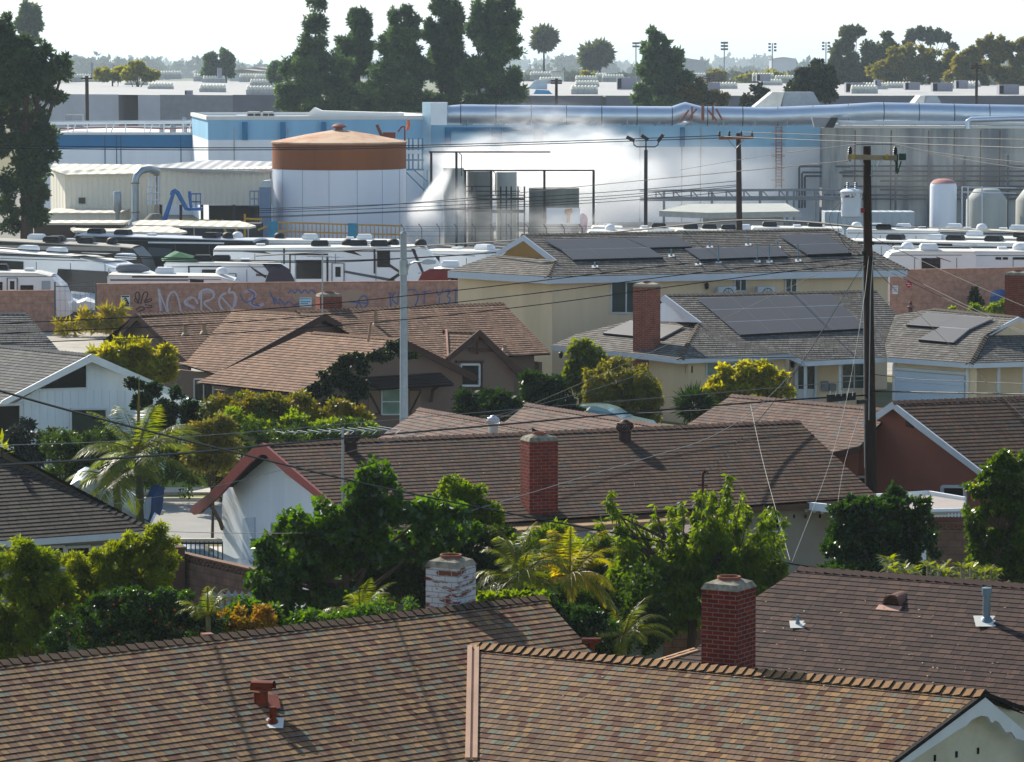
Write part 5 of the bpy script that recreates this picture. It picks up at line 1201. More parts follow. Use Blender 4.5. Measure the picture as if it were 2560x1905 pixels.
a, b = AY(400, 422, 296), AY(676, 424, 296); zlo = AY(400, 512, 296).z; mb = MB(); mb.box(((a.x + b.x) / 2, 300, (a.z + zlo) / 2), (b.x - a.x, 8, a.z - zlo)); mb.build('wall', IV, t)
mb = MB(); mb.extr([AY(368, 414, 296), AY(400, 419, 295.6), AY(530, 427, 295.5), AY(650, 428, 295.5), AY(690, 424, 296), AY(700, 404, 312), AY(520, 400, 312)], (0, 0, -.18)); mb.build('roof', GYR, t)
mb = MB()
for x in (402, 452, 505, 585, 640): a = AY(x, 510, 296.3); mb.obox((a.x, a.y, 0), a, .22, .22)
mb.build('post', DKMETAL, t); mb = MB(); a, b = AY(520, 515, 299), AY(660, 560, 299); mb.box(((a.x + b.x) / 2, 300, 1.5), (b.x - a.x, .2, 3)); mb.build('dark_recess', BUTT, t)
t = thing('low_ivory_shed', 'low flat ivory annex in front of the long shed', 'shed', AY(200, 570, 292)); a, b = AY(112, 536, 292), AY(290, 536, 292); mb = MB(); mb.box(((a.x + b.x) / 2, 296, a.z / 2), (b.x - a.x, 8, a.z)); mb.build('wall', IV, t); mb = MB(); mb.box(((a.x + b.x) / 2, 296, a.z + .08), (b.x - a.x + .5, 8.4, .14)); mb.build('roof', IVR, t)
# curved duct, chimney stack, conical hopper
t = thing('elbow_duct', 'tall silver elbow duct bending into the curved shed', 'duct', AY(338, 560, 290)); mb = MB()
mb.tube([AY(330, 565, 290), AY(338, 545, 290), AY(338, 455, 290), AY(342, 438, 290), AY(354, 426, 290.5), AY(372, 423, 291), AY(392, 430, 294)], [.35] + [.31 * 0 + .29] * 6, 16); mb.build('duct_tube', METAL, t, smooth=True)
mb = MB()
for y in (459, 532): c = AY(338, y, 290); mb.lathe(c, [(.36, 0), (.36, .08)], 16)
mb.build('flange', mat('brown_flange', '7a5a48', .7), t)
t = thing('exhaust_stack', 'short silver exhaust stack left of the elbow duct', 'stack', AY(294, 560, 289)); mb = MB(); c = AY(294, 560, 289); z2 = AY(294, 478, 289).z; mb.lathe((c.x, c.y, 0), [(.14, 0), (.16, c.z + .9), (.33, c.z + 1.1), (.33, z2 - .15), (.26, z2)], 16); mb.build('stack_tube', METAL, t, smooth=True)
t = thing('cone_hopper', 'dusty cone shaped hopper with pipes below the curved roof', 'hopper', AY(390, 560, 291)); c = AY(388, 565, 291); mb = MB(); mb.lathe((c.x, c.y, 0), [(1.4, 0), (1.4, .9), (.95, 2.2), (.4, 2.7)], 20); mb.build('cone', mat('dusty_grey', '7e7a70', .9), t, smooth=True)
mb = MB()
for dx in (-18, -10, 0, 8): mb.tube([AY(388 + dx, 512, 291), AY(388 + dx, 440, 291.5)], .08, 6)
for y in (466, 482, 500): mb.tube([AY(366, y, 291), AY(400, y, 291)], .05, 5)
mb.build('feed_pipe', PW, t)
# blue boom lift
BL = mat('lift_blue', '1f5c9a', .5, var=.1, scale=2)
t = thing('boom_lift', 'blue articulated boom lift with raised work basket', 'boom lift', AY(400, 620, 282)); mb = MB(); k = 282
mb.tube([AY(398, 590, k), AY(418, 530, k), AY(434, 482, k)], [.26, .2, .15], 6); mb.build('lower_boom', BL, t)
mb = MB(); mb.tube([AY(430, 488, k), AY(432, 480, k), AY(437, 477, k), AY(444, 482, k), AY(466, 522, k)], [.2, .2, .22, .2, .18], 6); mb.build('upper_boom', BL, t)
mb = MB(); mb.tube([AY(462, 522, k), AY(478, 522, k), AY(474, 490, k), AY(474, 478, k)], .13, 6); mb.build('jib', BL, t)
mb = MB()
for x in (478, 490, 501): mb.tube([AY(x, 484, k), AY(x, 522, k)], .04, 5)
for y in (484, 504): mb.tube([AY(478, y, k), AY(501, y, k), AY(503, y + 1, k + 1), AY(480, y + 1, k + 1)], .04, 5)
a, b = AY(468, 523, k), AY(505, 519, k); mb.box(((a.x + b.x) / 2, k + .5, a.z), (b.x - a.x, 1.1, .22)); mb.build('basket', BL, t)
mb = MB(); c = AY(398, 600, k); mb.box((c.x, k, .9), (3.4, 2, 1)); mb.build('chassis', BL, t)
for i in (-1, 1): mb = MB(); mb.tube([(c.x + i * 1.2, k - 1.1, .45), (c.x + i * 1.2, k - .8, .45)], .45, 16); mb.build('wheel', BUTT, t)
# tangle of platforms in the dark bay and yellow stairs
t = thing('loading_platform', 'dark loading platform with yellow handrails and stairs left of tank', 'platform', AY(580, 590, 284)); mb = MB()
a, b = AY(455, 560, 285), AY(650, 575, 285); mb.box(((a.x + b.x) / 2, 287, (a.z) / 2), (b.x - a.x, 3, a.z)); mb.build('deck', mat('platform_dark', '2c3038', .8, var=.3, scale=2), t); mb = MB()
for x in range(460, 560, 16): mb.tube([AY(x, 548, 284.6), AY(x, 566, 284.6)], .05, 5)
for y in (548, 556): mb.tube([AY(455, y, 284.6), AY(560, y + 4, 284.6)], .05, 5)
for p, q in (((612, 535), (612, 592)), ((612, 547), (655, 549)), ((553, 552), (572, 600)), ((585, 555), (598, 600)), ((645, 575), (668, 566))): mb.tube([AY(*p, 284), AY(*q, 284)], .09, 6)
mb.build('handrail', mat('safety_yellow2', 'bd9420', .6), t)
t = thing('blue_scrubber', 'tall grey blue filter housing with ladder against the tank', 'filter housing', AY(661, 590, 291)); a, b = AY(648, 468, 291), AY(674, 468, 291); mb = MB(); mb.box(((a.x + b.x) / 2, 292, a.z / 2), (b.x - a.x, 2, a.z)); mb.build('housing', mat('blue_grey_steel', '7186a0', .6, var=.08), t)
mb = MB(); c = ((a.x + b.x) / 2, 292); mb.extr([(a.x, 291, a.z), (b.x, 291, a.z), (b.x, 291, a.z + .55), (a.x + .3, 291, a.z + .5)], (0, 2, 0)); mb.build('hood', mat('hood_pale', 'b8c2c8', .5), t); mb = MB()
for x in (625, 636, 646): mb.tube([AY(x, 478, 290), AY(x, 515, 290)], .05, 5)
for y in (478, 497, 514): mb.tube([AY(625, y, 290), AY(648, y, 290)], .05, 5)
mb.build('ladder_cage', mat('blue_grey_steel', '7186a0', .6, var=.08), t)
# lattice access tower behind the tank
t = thing('stair_tower', 'narrow blue steel stair tower right of the storage tank', 'stair tower', AY(1030, 560, 312)); mb = MB()
for x in (1012, 1022, 1032, 1046, 1056): mb.obox(AY(x, 345, 312), AY(x, 425, 312), .14, .14)
for y in (372, 400, 424): mb.obox(AY(1010, y, 312), AY(1060, y, 312), .1, .14)
for p, q in (((1010, 425), (1065, 480)), ((1035, 425), (1070, 455)), ((1012, 420), (1012, 560)), ((1068, 425), (1068, 560))): mb.obox(AY(*p, 312), AY(*q, 312), .08, .1)
mb.build('steelwork', mat('tower_blue', '4f7f98', .6), t); mb = MB(); a, b = AY(1018, 380, 311.6), AY(1050, 372, 311.6); mb.box(((a.x + b.x) / 2, 311.6, a.z), (b.x - a.x, .1, .3)); mb.build('plate', PW, t)
# rusty conveyor bits and orange hose
t = thing('rusty_skip', 'rusty red steel chute and basket above the tank roof', 'chute', AY(975, 350, 305)); mb = MB(); mb.obox(AY(942, 312, 305), AY(956, 344, 305), .18, .25); mb.box(AY(973, 338, 305), (1.05, .8, .5)); mb.tube([AY(995, 330, 305), AY(1003, 318, 305), AY(1010, 316, 305)], .07, 6); mb.tube([AY(1012, 316, 305), AY(1012, 360, 305)], .07, 6); mb.build('chute', mat('rust_red', '6e2c24', .8, var=.2), t)
mb = MB(); mb.tube([AY(1017, 325, 304), AY(1022, 312, 304), AY(1021, 300, 304)], .14, 8); mb.build('hose', mat('orange_hose', 'd0602a', .6), t)

# ================================================================ pipe frames and vessels under the spray
PF = mat('frame_dark', '241e22', .6, .2, var=.2)
def pframe(label, xs, ytop, xr, Y, ybot=610, r=.10):
    c = AY(xs[0], ytop, Y); t = thing('pipe_gantry', label, 'pipe gantry', (c.x, c.y, 0), group='spray pipe frames')
    for x in xs: mb = MB(); p = AY(x, ytop, Y); mb.tube([(p.x, p.y, 0), p], r, 8); mb.build('post', PF, t)
    mb = MB(); mb.tube([AY(xr[0], ytop, Y), AY(xr[1], ytop, Y)], .07, 6)
    for x in (xs[0] + 70,): mb.tube([AY(x, ytop + 2, Y), AY(x + 6, ytop + 8, Y), AY(x + 6, ytop + 60, Y)], .04, 5)
    mb.build('beam', mat('beam_red', '3f2426', .7), t); return t
pframe('outer dark pipe frame, taller, left of the white vessels', (1078, 1141), 380, (1072, 1376), 289)
pframe('inner dark pipe frame with four posts over the vessels', (1163, 1228, 1361, 1484), 426, (1158, 1486), 291)
mb = None
t = thing('pipe_walkway', 'dark steel walkway with railings between the vessels', 'walkway', AY(1200, 560, 292)); mb = MB()
for y, x0, x1 in ((498, 1165, 1312), (527, 1165, 1310), (530, 1230, 1310)): mb.obox(AY(x0, y, 292), AY(x1, y, 292), .5, .16)
for y, x0, x1 in ((466, 1165, 1230), (478, 1165, 1300), (488, 1170, 1312)): mb.tube([AY(x0, y, 292), AY(x1, y, 292)], .04, 5)
for x in (1180, 1252, 1266, 1278, 1295, 1311): mb.tube([AY(x, 466, 292), AY(x, 600, 292)], .07, 6)
mb.build('deck', PF, t)
def vessel(name, label, x0, x1, yt, Y, m, prof='dome', cone=None, rust=None, ybase=None):
    c = AY((x0 + x1) / 2, yt, Y + 1); r = (x1 - x0) / 2 * Y / 9000.; t = thing(name, label, 'tank', (c.x, c.y, 0)); zt = c.z
    if prof == 'dome': pr = [(r, 0), (r, zt - r * .55), (r * .93, zt - r * .32), (r * .7, zt - r * .12), (r * .35, zt - .02), (.02, zt)]
    elif prof == 'cone': pr = [(r, 0), (r, zt - r * .55), (r * .62, zt - .05), (r * .55, zt), (.02, zt)]
    else: pr = [(r, 0), (r, zt), (.02, zt)]
    mb = MB(); mb.lathe((c.x, c.y, 0), pr, 36); mb.build('shell', m, t, smooth=True)
    if rust:
        q = MB(); q.lathe((c.x, c.y, 0), [(r * .96, zt - r * .32), (r * .74, zt - r * .11), (r * .37, zt + .01), (.02, zt + .03)], 36); q.build('rusty_top', rust, t, smooth=True)
    return t
VW = mat('vessel_white', 'e2e6ec', .5, var=.05, scale=.5, streak=True); VG = mat('vessel_grey', 'a3a6a0', .7, var=.12, scale=.6, streak=True); VS = mat('vessel_stained', '6b6e68', .8, var=.3, scale=.5, streak=True)
vessel('white_silo', 'slim pale silo behind the outer pipe frame', 1108, 1160, 420, 294, VG, 'flat')
vessel('white_silo', 'dark stained silo left of the walkway', 1168, 1228, 428, 296, VS, 'flat')
vessel('white_silo', 'pale silo to the right behind the walkway', 1240, 1292, 430, 297, VG, 'flat')
vv = vessel('wide_vessel', 'wide stained vessel with orange logo board under the spray', 1322, 1448, 470, 296, VS, 'flat')
p, q = AY(1366, 560, 292.5), AY(1450, 520, 292.5); mb = MB(); mb.box(((p.x + q.x) / 2, 292.6, (p.z + q.z) / 2), (q.x - p.x, .1, q.z - p.z)); bo = mb.build('logo_board', VW, vv)
mb = MB(); mb.extr([AY(x, y, 292.4) for x, y in ((1414, 523), (1430, 521), (1432, 530), (1426, 538), (1424, 558), (1416, 558), (1418, 540), (1411, 530))], (0, .05, 0)); mb.build('orange_mark', mat('logo_orange', 'b06a1c', .6), bo)
t = thing('pink_float', 'small pink object beside the wide vessel', 'float', AY(1455, 560, 296)); mb = MB(); c = AY(1457, 548, 296); mb.lathe(c - Vector((0, 0, 1.2)), [(.1, 0), (.3, .3), (.42, 1.2), (.3, 1.5), (.02, 1.7)], 14); mb.build('float_body', mat('pink_plastic', 'b4688c', .5), t, smooth=True)
# right hand tanks
vessel('white_dome_tank', 'tall white tank with rusty pink dome top at the right', 2325, 2392, 447, 290, VW, 'dome', rust=mat('pink_rust', 'b08078', .8))
vessel('cone_top_tank', 'grey tank with pale cone top right of dome tank', 2416, 2518, 472, 292, VG, 'cone')
vessel('cone_top_tank', 'pale cone top tank cut by the right edge', 2540, 2650, 470, 292, VG, 'cone')
t = thing('railing_platform', 'pale steel access railing between the white tank and cone tank', 'railing', AY(2410, 560, 291)); mb = MB()
for x in (2405, 2420, 2455): mb.tube([AY(x, 466, 290), AY(x, 590, 290)], .06, 5)
for y in (467, 480): mb.tube([AY(2405, y, 290), AY(2540, y + 3, 290)], .04, 5)
mb.build('rails', PW, t)
# low white canopy behind the poles, pipe gantry
t = thing('white_canopy', 'low white flat canopy roof behind the wooden pole', 'canopy', AY(1800, 590, 285)); mb = MB(); P = [AY(1648, 527, 284), AY(1770, 532, 280), AY(2000, 528, 280), AY(1965, 508, 296), AY(1720, 510, 296)]; mb.extr(P, (0, 0, -.45)); mb.build('roof', mat('canopy_roof', 'a3a59e', .8), t); mb = MB()
a, b = AY(1770, 545, 281), AY(1960, 545, 281); mb.box(((a.x + b.x) / 2, 285, a.z / 2), (b.x - a.x, 7, a.z)); mb.build('wall', mat('canopy_wall', 'a4a9ad', .7), t)
t = thing('pipe_gantry', 'horizontal pipe gantry in front of the white hall', 'pipe gantry', AY(1800, 560, 305)); mb = MB()
for y in (474, 492, 497): mb.tube([AY(1600, y + 3, 305), AY(2110, y, 305)], .12, 6)
for x in range(1640, 2100, 44): mb.tube([AY(x, 474, 305), AY(x, 500, 305)], .07, 5); mb.tube([AY(x, 474, 305), AY(x + 22, 498, 305)], .05, 4)
for x in (1660, 1780, 1900, 1968, 1985, 2040): p = AY(x, 474, 305); mb.tube([(p.x, p.y, 0), p], .12, 6)
mb.build('steelwork', mat('gantry_grey', '7b8288', .6, .3), t)
t = thing('corrugated_bin', 'low pale corrugated container behind the near pole', 'container', AY(2170, 570, 288)); a, b = AY(2062, 556, 288), AY(2287, 530, 288); mb = MB(); mb.box(((a.x + b.x) / 2, 289.5, b.z / 2), (b.x - a.x, 3, b.z)); mb.build('body', corrugated('bin_corrugated', 'aab4ba', .6), t)

# ================================================================ far warehouse with its skylights
FARW = mat('far_concrete', 'a9a6a4', .9, var=.08, scale=.2); FARR = mat('far_roof', 'a9a8a6', .9, var=.05, scale=.1)
t = thing('far_warehouse', 'huge pale roofed warehouse beyond the factory, left part', 'warehouse', AY(400, 300, 440)); mb = MB()
def farwall(x0, x1, Y, m, nm, yt=239, pr=None):
    mb = MB(); a, b = AY(x0, yt, Y), AY(x1, yt + 1, Y); mb.extr([(a.x, a.y, 0), (b.x, b.y, 0), b, a], (0, .4, 0)); return mb.build(nm, m, pr)
FG1, FG2 = mat('far_panel', 'b4b5b9', .9, var=.08, scale=.3), mat('far_panel_dark', '6b6c72', .9, var=.08, scale=.3)
for i, (x0, x1, m) in enumerate(((60, 296, FG1), (345, 400, FG1), (400, 582, mat('far_panel_mid', '85868a', .9, var=.1)), (582, 720, FG2))): farwall(x0, x1, 440, m, 'wall', 235 + (x0 > 300) * 2, t)
a, b, c = AY(296, 237, 440), AY(345, 237, 447), AY(345, 237, 440); mb = MB(); mb.extr([(a.x, a.y, 0), (b.x, b.y, 0), b, a], (0, .4, 0)); mb.build('wall', FG2, t)
mb = MB(); P = [AY(60, 235, 440), AY(720, 240, 440), AY(720, 205, 760), AY(310, 201, 740), AY(140, 208, 620)]; mb.face(P); mb.build('roof', FARR, t)
t2 = thing('far_warehouse', 'huge pale roofed warehouse beyond the factory, right part behind the duct', 'warehouse', AY(1800, 300, 440))
for (x0, x1) in ((1230, 1315), (1327, 1502), (1514, 1600), (1780, 1868), (2080, 2290), (2300, 2620)): farwall(x0, x1, 440, FG2, 'wall', 239, t2)
for (x0, x1) in ((1315, 1327), (1502, 1514), (1600, 1780), (1868, 2080)): farwall(x0, x1, 440.6, mat('far_dark_gap', '7b7c80', .9), 'wall', 242, t2)
mb = MB(); mb.face([AY(1230, 239, 440), AY(2640, 239, 440), AY(2640, 214, 600), AY(1250, 203, 740)]); mb.build('roof', FARR, t2)
SKY1 = mat('skylight_dome', 'eee8d4', .5, var=.05)
def skylight(t0=None):
    t = thing('roof_skylight', 'x', 'skylight', (0, 0, 0)); mb = MB(); mb.box((0, 0, .25), (4.6, 1.5, .5)); mb.build('curb', mat('curb_grey', 'a9a9a5', .7), t, local=True)
    mb = MB()
    for i in range(8): mb.lathe((-2.0 + i * .57, 0, .5), [(.34, 0), (.3, .2), (.18, .3), (.02, .34)], 10)
    mb.build('dome', SKY1, t, smooth=True, local=True); return t
proto = skylight(); first = True
SKL = [(235, 210, 0), (318, 193, 0), (342, 219, 0), (402, 228, 0), (428, 195, 0), (512, 202, 1), (535, 207, 0), (532, 233, 0), (626, 202, 0), (665, 203, 0), (655, 217, 0), (650, 237, 0), (205, 203, 0),
       (1352, 197, 1), (1377, 211, 1), (1466, 207, 1), (1468, 221, 1), (1461, 236, 1), (1490, 200, 1), (1533, 204, 1), (1738, 200, 1), (1724, 219, 1), (1766, 234, 1), (1812, 226, 1), (1908, 200, 1), (1926, 217, 1), (1965, 206, 1), (2106, 209, 1), (2187, 227, 1), (2248, 215, 1), (2247, 225, 1), (2407, 226, 1), (1290, 240, 1), (2160, 235, 1), (2420, 222, 1)]
for i, (x, y, side) in enumerate(SKL):
    o = proto if first else copy_tree(proto); first = False
    hh = (15 - (15 - AY(0, 238, 440).z) * ((y - 152) / 86. * .85 + .15)) ; z = 15 - (238 - 152) * 440 / 9000.
    Y = 440 + (238 - y) / 36. * 300; Y = max(443, min(735, Y)); c = AY(x, y + 3, Y)
    o.location = c; o['group'] = 'skylights on the far warehouse'
    side_n = 'left' if x < 1000 else 'right'; o['label'] = f'row of white skylight domes on the {side_n} part of the far warehouse roof'
    s = 1.0 + (Y - 440) / 900; o.scale = (s * .72, s * 1.1, s * 1.55)
HV = mat('hvac_grey', '8c8b96', .7, var=.06)
def hvac(x0, x1, y0, y1, Y, label):
    a, b = AY(x0, y1, Y), AY(x1, y0, Y); t = thing('rooftop_unit', label, 'rooftop unit', ((a.x + b.x) / 2, Y, a.z)); mb = MB(); mb.box(((a.x + b.x) / 2, Y + 1.2, (a.z + b.z) / 2), (b.x - a.x, 2.4, b.z - a.z)); mb.build('casing', HV, t)
    mb = MB(); mb.box((a.x + (b.x - a.x) * .12, Y - .05, (a.z + b.z) / 2), ((b.x - a.x) * .2, .1, (b.z - a.z) * .8)); mb.build('louvre', DKMETAL, t)
for i, a in enumerate(((1543, 1590, 194, 224, 520), (1758, 1800, 206, 236, 470), (2115, 2165, 207, 231, 470), (2263, 2300, 206, 225, 480), (2332, 2382, 207, 229, 470), (2498, 2548, 212, 236, 450), (2390, 2420, 201, 222, 500), (1892, 1926, 185, 203, 600), (2188, 2204, 200, 216, 520), (462, 478, 226, 237, 445))):
    hvac(*a, ['grey rooftop unit left of the pine on warehouse', 'grey rooftop unit just right of the bushy pine', 'large grey rooftop unit under the tall eucalyptus', 'grey rooftop unit behind white skylights', 'grey rooftop unit right of the small shrub', 'large grey rooftop unit near the right edge', 'rooftop unit with thin frame behind the pole', 'pale square rooftop unit on the far roof ridge', 'small white rooftop unit between skylights', 'small dark rooftop unit on the left warehouse edge'][i])
t = thing('roof_cyclone', 'pale funnel shaped cyclone with blue base on the far roof', 'cyclone', AY(1345, 232, 460)); mb = MB(); mb.extr([AY(1318, 222, 460), AY(1338, 200, 460), AY(1368, 198, 460), AY(1368, 224, 460)], (0, 2, 0)); mb.build('funnel', mat('pale_cyclone', 'b9c6cc', .5), t); mb = MB(); mb.extr([AY(1333, 236, 459), AY(1340, 224, 459), AY(1372, 226, 459), AY(1382, 236, 459)], (0, 2, 0)); mb.build('base', mat('cyan_base', '4c9cc8', .5), t)
for i, (x, y0, y1, w) in enumerate(((284, 162, 200, 8), (341, 163, 200, 8), (230, 156, 188, 8), (549, 170, 188, 12))):
    a = AY(x, y1, 640); b = AY(x, y0, 640); t = tag(MB().lathe((a.x, a.y, a.z - .5), [(w * .035, 0), (w * .035, b.z - a.z + .5), (w * .03, b.z - a.z + .5)], 10).build('roof_stack', HV), ['grey stack behind bright yellow tree', 'grey stack in front of bright yellow tree', 'leftmost grey stack beside the wooden pole', 'short pale stack before the twin conifers'][i], 'stack', 'stacks on the far roof')
# ================================================================ parked caravans and motorhomes
RVW = mat('caravan_white', 'e9ecee', .35, var=.03, scale=.6, coat=.3); RVR = mat('caravan_roof', 'e2e1da', .6, var=.08, scale=.5, col2='c4c0b4', mixlo=.3, mixhi=.6)
RVK = mat('caravan_black', '16191f', .3, var=.15, coat=.4); RVN = mat('caravan_navy', '1c2740', .3, var=.1, coat=.4); RVT = mat('caravan_tan', '9d968c', .45, var=.06); RVD = mat('tinted_window', '0c0f12', .25, var=.2, spec=.25)
RVG = mat('stripe_grey', '4c5258', .4); AWN = mat('awning_dark', '1c1e22', .7); ACW = mat('ac_shell', 'e0e2e4', .5, var=.05); ACK = mat('ac_black', '1d1e20', .6, var=.2)
def rv(name, label, cat, x0, y0, Y0, x1, y1, Y1, body, roofm=RVR, nose=None, tail=None, W=2.5, decals=(), items=(), wheels=True, group='vehicles stored in the yard', lower=None):
    a, b = AY(x0, y0, Y0), AY(x1, y1, Y1); L = Vector((b.x - a.x, b.y - a.y, 0)); ln = L.length; d = L / ln; n = Vector((-d.y, d.x, 0)); n = n if n.y > 0 else -n
    H = (a.z + b.z) / 2; t = thing(name, label, cat, (a.x, a.y, 0), 0, group)
    z = lambda s: a.z + (b.z - a.z) * s / ln
    prof = []; zb = .55
    if nose == 'L': prof += [(0.35, zb), (.0, zb + (H - zb) * .35), (.25, H * .75), (1.0, z(1.0) - .12), (1.6, z(1.6))]
    elif nose == 'Lround': prof += [(0.2, zb), (0, zb + .6), (.1, H * .7), (.5, H * .92), (1.2, z(1.2))]
    else: prof += [(0, zb), (0, z(0) - .12), (.12, z(0))]
    if nose == 'R': prof += [(ln - 1.7, z(ln)), (ln - 1.0, z(ln) - .14), (ln - .25, H * .74), (ln, zb + (H - zb) * .35), (ln - .35, zb)]
    elif nose == 'Rround': prof += [(ln - 1.8, z(ln)), (ln - 1.0, H * .93), (ln - .4, H * .75), (ln - .05, H * .45), (ln, zb + .1), (ln - .3, zb)]
    elif nose == 'Rslope': prof += [(ln - 5.5, z(ln) + .25), (ln - 3.5, z(ln)), (ln - .9, z(ln) - .8), (ln, zb + .9), (ln - .1, zb)]
    elif nose == 'Rcab': prof += [(ln - 1.2, z(ln)), (ln - .25, z(ln) - .25), (ln - .1, z(ln) - .75), (ln - .9, z(ln) - .9), (ln - .3, 1.45), (ln + .6, 1.2), (ln + .7, zb), ]
    else: prof += [(ln - .12, z(ln)), (ln, z(ln) - .12), (ln, zb)]
    P3 = [Vector((a.x, a.y, 0)) + d * s + Vector((0, 0, zz)) for s, zz in prof]
    mb = MB(); mb.extr(P3, n * W); mb.build('body', body, t)
    # roof skin, slightly proud and crowned
    top = [p for p in P3 if p.z > H * .86]
    if len(top) >= 2:
        mb = MB(); top.sort(key=lambda p: (p - a).dot(d))
        for p, q in zip(top[:-1], top[1:]):
            for k in range(4):
                f0, f1 = k / 4, (k + 1) / 4; c = lambda f: .02 + .09 * (1 - (2 * f - 1) ** 2)
                mb.face([p + n * W * f0 + Vector((0, 0, c(f0))), q + n * W * f0 + Vector((0, 0, c(f0))), q + n * W * f1 + Vector((0, 0, c(f1))), p + n * W * f1 + Vector((0, 0, c(f1)))])
            mb.obox(p + Vector((0, 0, .0)), q + Vector((0, 0, .0)), .06, .06)
        mb.build('roof', roofm, t, smooth=True)
    wp = (Vector((a.x, a.y, 0)), -n)
    mb = MB(); o0 = Vector((a.x, a.y, 0)) - n * .012; s0, s1 = ln * .02, ln * (.98 if not nose else .86)
    for zz, hh in ((H - .2, .035), (1.0, .10), (1.28, .03)): mb.obox(o0 + d * s0 + Vector((0, 0, zz + (b.z - a.z) * 0)), o0 + d * s1 + Vector((0, 0, zz)), .02, hh)
    k = s0 + 2.2
    while k < s1: mb.obox(o0 + d * k + Vector((0, 0, .7)), o0 + d * k + Vector((0, 0, H - .35)), .03, .02); k += 2.4
    mb.build('trim_line', RVG, t)
    for f in (.12, .36, .55, .8):
        if body is RVW and not decals: q0 = o0 + d * (ln * f) - n * .02; mb = MB(); mb.extr([q0 + Vector((0, 0, 1.6)), q0 + d * 1.1 + Vector((0, 0, 1.6)), q0 + d * 1.1 + Vector((0, 0, 2.25)), q0 + Vector((0, 0, 2.25))], -n * .02); mb.build('window', RVD, t)
    for dc in decals:
        pix, m, nm = dc[:3]; o = panel_on(t, wp, pix, m, nm, .03 if nm in ('stripe', 'decal') else .045, .03)
        if nm in ('door',):
            xs = [p[0] for p in pix]; ys = [p[1] for p in pix]; xa, xb, ya, yb = min(xs), max(xs), min(ys), max(ys)
            w_ = xb - xa; panel_on(o, wp, [(xa + w_ * .28, ya + w_ * .3), (xb - w_ * .28, ya + w_ * .3), (xb - w_ * .28, ya + w_ * 1.15), (xa + w_ * .28, ya + w_ * 1.15)], RVD, 'window', .06)
            q = MB()
            for u, v in (((xa, ya), (xb, ya)), ((xa, ya), (xa, yb)), ((xb, ya), (xb, yb))): q.obox(on_wall(wp, *u, .06), on_wall(wp, *v, .06), .05, .03)
            q.build('door_frame', RVK, o)
    for it in items:
        kd, s, v = it[:3]; c = Vector((a.x, a.y, 0)) + d * (ln * s) + n * (W * v); c.z = z(ln * s) + .08; rz = math.atan2(d.y, d.x)
        def q_(x, y, zz): return c + d * x + n * y + Vector((0, 0, zz))
        mb = MB()
        if kd in ('ac', 'acb'):
            l, w_, hh = .5, .38, .34
            mb.add([q_(-l, -w_, 0), q_(l, -w_, 0), q_(l, w_, 0), q_(-l, w_, 0), q_(-l * 1.02, -w_ * 1.02, hh * .6), q_(l * 1.02, -w_ * 1.02, hh * .6), q_(l * 1.02, w_ * 1.02, hh * .6), q_(-l * 1.02, w_ * 1.02, hh * .6), q_(-l * .8, -w_ * .8, hh), q_(l * .85, -w_ * .8, hh), q_(l * .85, w_ * .8, hh), q_(-l * .8, w_ * .8, hh)],
                   [(0, 1, 5, 4), (1, 2, 6, 5), (2, 3, 7, 6), (3, 0, 4, 7), (4, 5, 9, 8), (5, 6, 10, 9), (6, 7, 11, 10), (7, 4, 8, 11), (8, 9, 10, 11)])
            mb.build('air_conditioner', ACK if kd == 'acb' else ACW, t)
        elif kd in ('dome', 'domeb'):
            mb.lathe(c, [(.36, 0), (.36, .16), (.30, .30), (.17, .38), (.02, .40)], 18); mb.build('satellite_dome', ACK if kd == 'domeb' else ACW, t, smooth=True)
        elif kd == 'vent':
            mb.box(c + Vector((0, 0, .08)), (.5, .5, .14), rz); mb.build('roof_vent', ACW, t)
        elif kd == 'ladder':
            for i in range(2): mb.tube([q_(0, .3 + .4 * i, -2), q_(-.05, .3 + .4 * i, .25), q_(.3, .3 + .4 * i, .25)], .02, 5)
            mb.build('ladder', METAL, t)
        elif kd == 'tarp':
            mb.add([q_(-1, -.9, .02), q_(.9, -1, .02), q_(1.6, .7, .0), q_(-1.3, .8, .05), q_(-.1, -.1, .5), q_(-.4, .4, .55)], [(0, 1, 4), (1, 2, 4), (2, 5, 4), (2, 3, 5), (3, 0, 5), (0, 4, 5)]); mb.build('tarp', mat('green_tarp', '12603c', .8, var=.15), t)
        elif kd == 'pod':
            mb.tube([q_(-.9, 0, .22), q_(-.7, 0, .24), q_(.5, 0, .26), q_(1.0, 0, .18)], [.1, .26, .26, .08], 10); mb.build('roof_bag', mat('bag_grey', '6b6f76', .7), t, smooth=True)
        elif kd == 'panel':
            mb.add([q_(-1.0, -.5, .12), q_(.9, -.55, .12), q_(1.3, .5, .2), q_(-.8, .5, .2)], [(0, 1, 2, 3)]); mb.build('solar_panel', SOL, t)
    if wheels:
        for s in ((.62, .7) if 'motor' not in name else (.2, .82)):
            c = Vector((a.x, a.y, .38)) + d * (ln * s) - n * .02; mb = MB(); mb.tube([c, c + n * .28], .38, 18); o = mb.build('wheel', BUTT, t); mb = MB(); mb.tube([c - n * .02, c + n * .1], .2, 14); mb.build('rim', METAL, o)
    return t
def rect(x0, y0, x1, y1, sk=0): return [(x0, y1), (x1, y1 + sk), (x1, y0 + sk), (x0, y0)]
rv('travel_trailer', 'small white caravan with rounded nose just behind the left wall', 'caravan', -60, 681, 203.5, 172, 684, 203.5, RVW, nose='Rround',
   decals=[(rect(18, 695, 43, 765), RVW, 'door'), (rect(51, 713, 83, 750), RVD, 'window'), (rect(104, 702, 126, 742), mat('grey_decal', '97a3ad', .4), 'decal'), (rect(-20, 705, 6, 735), RVD, 'window')], items=[('acb', .22, .5), ('vent', .55, .4)])
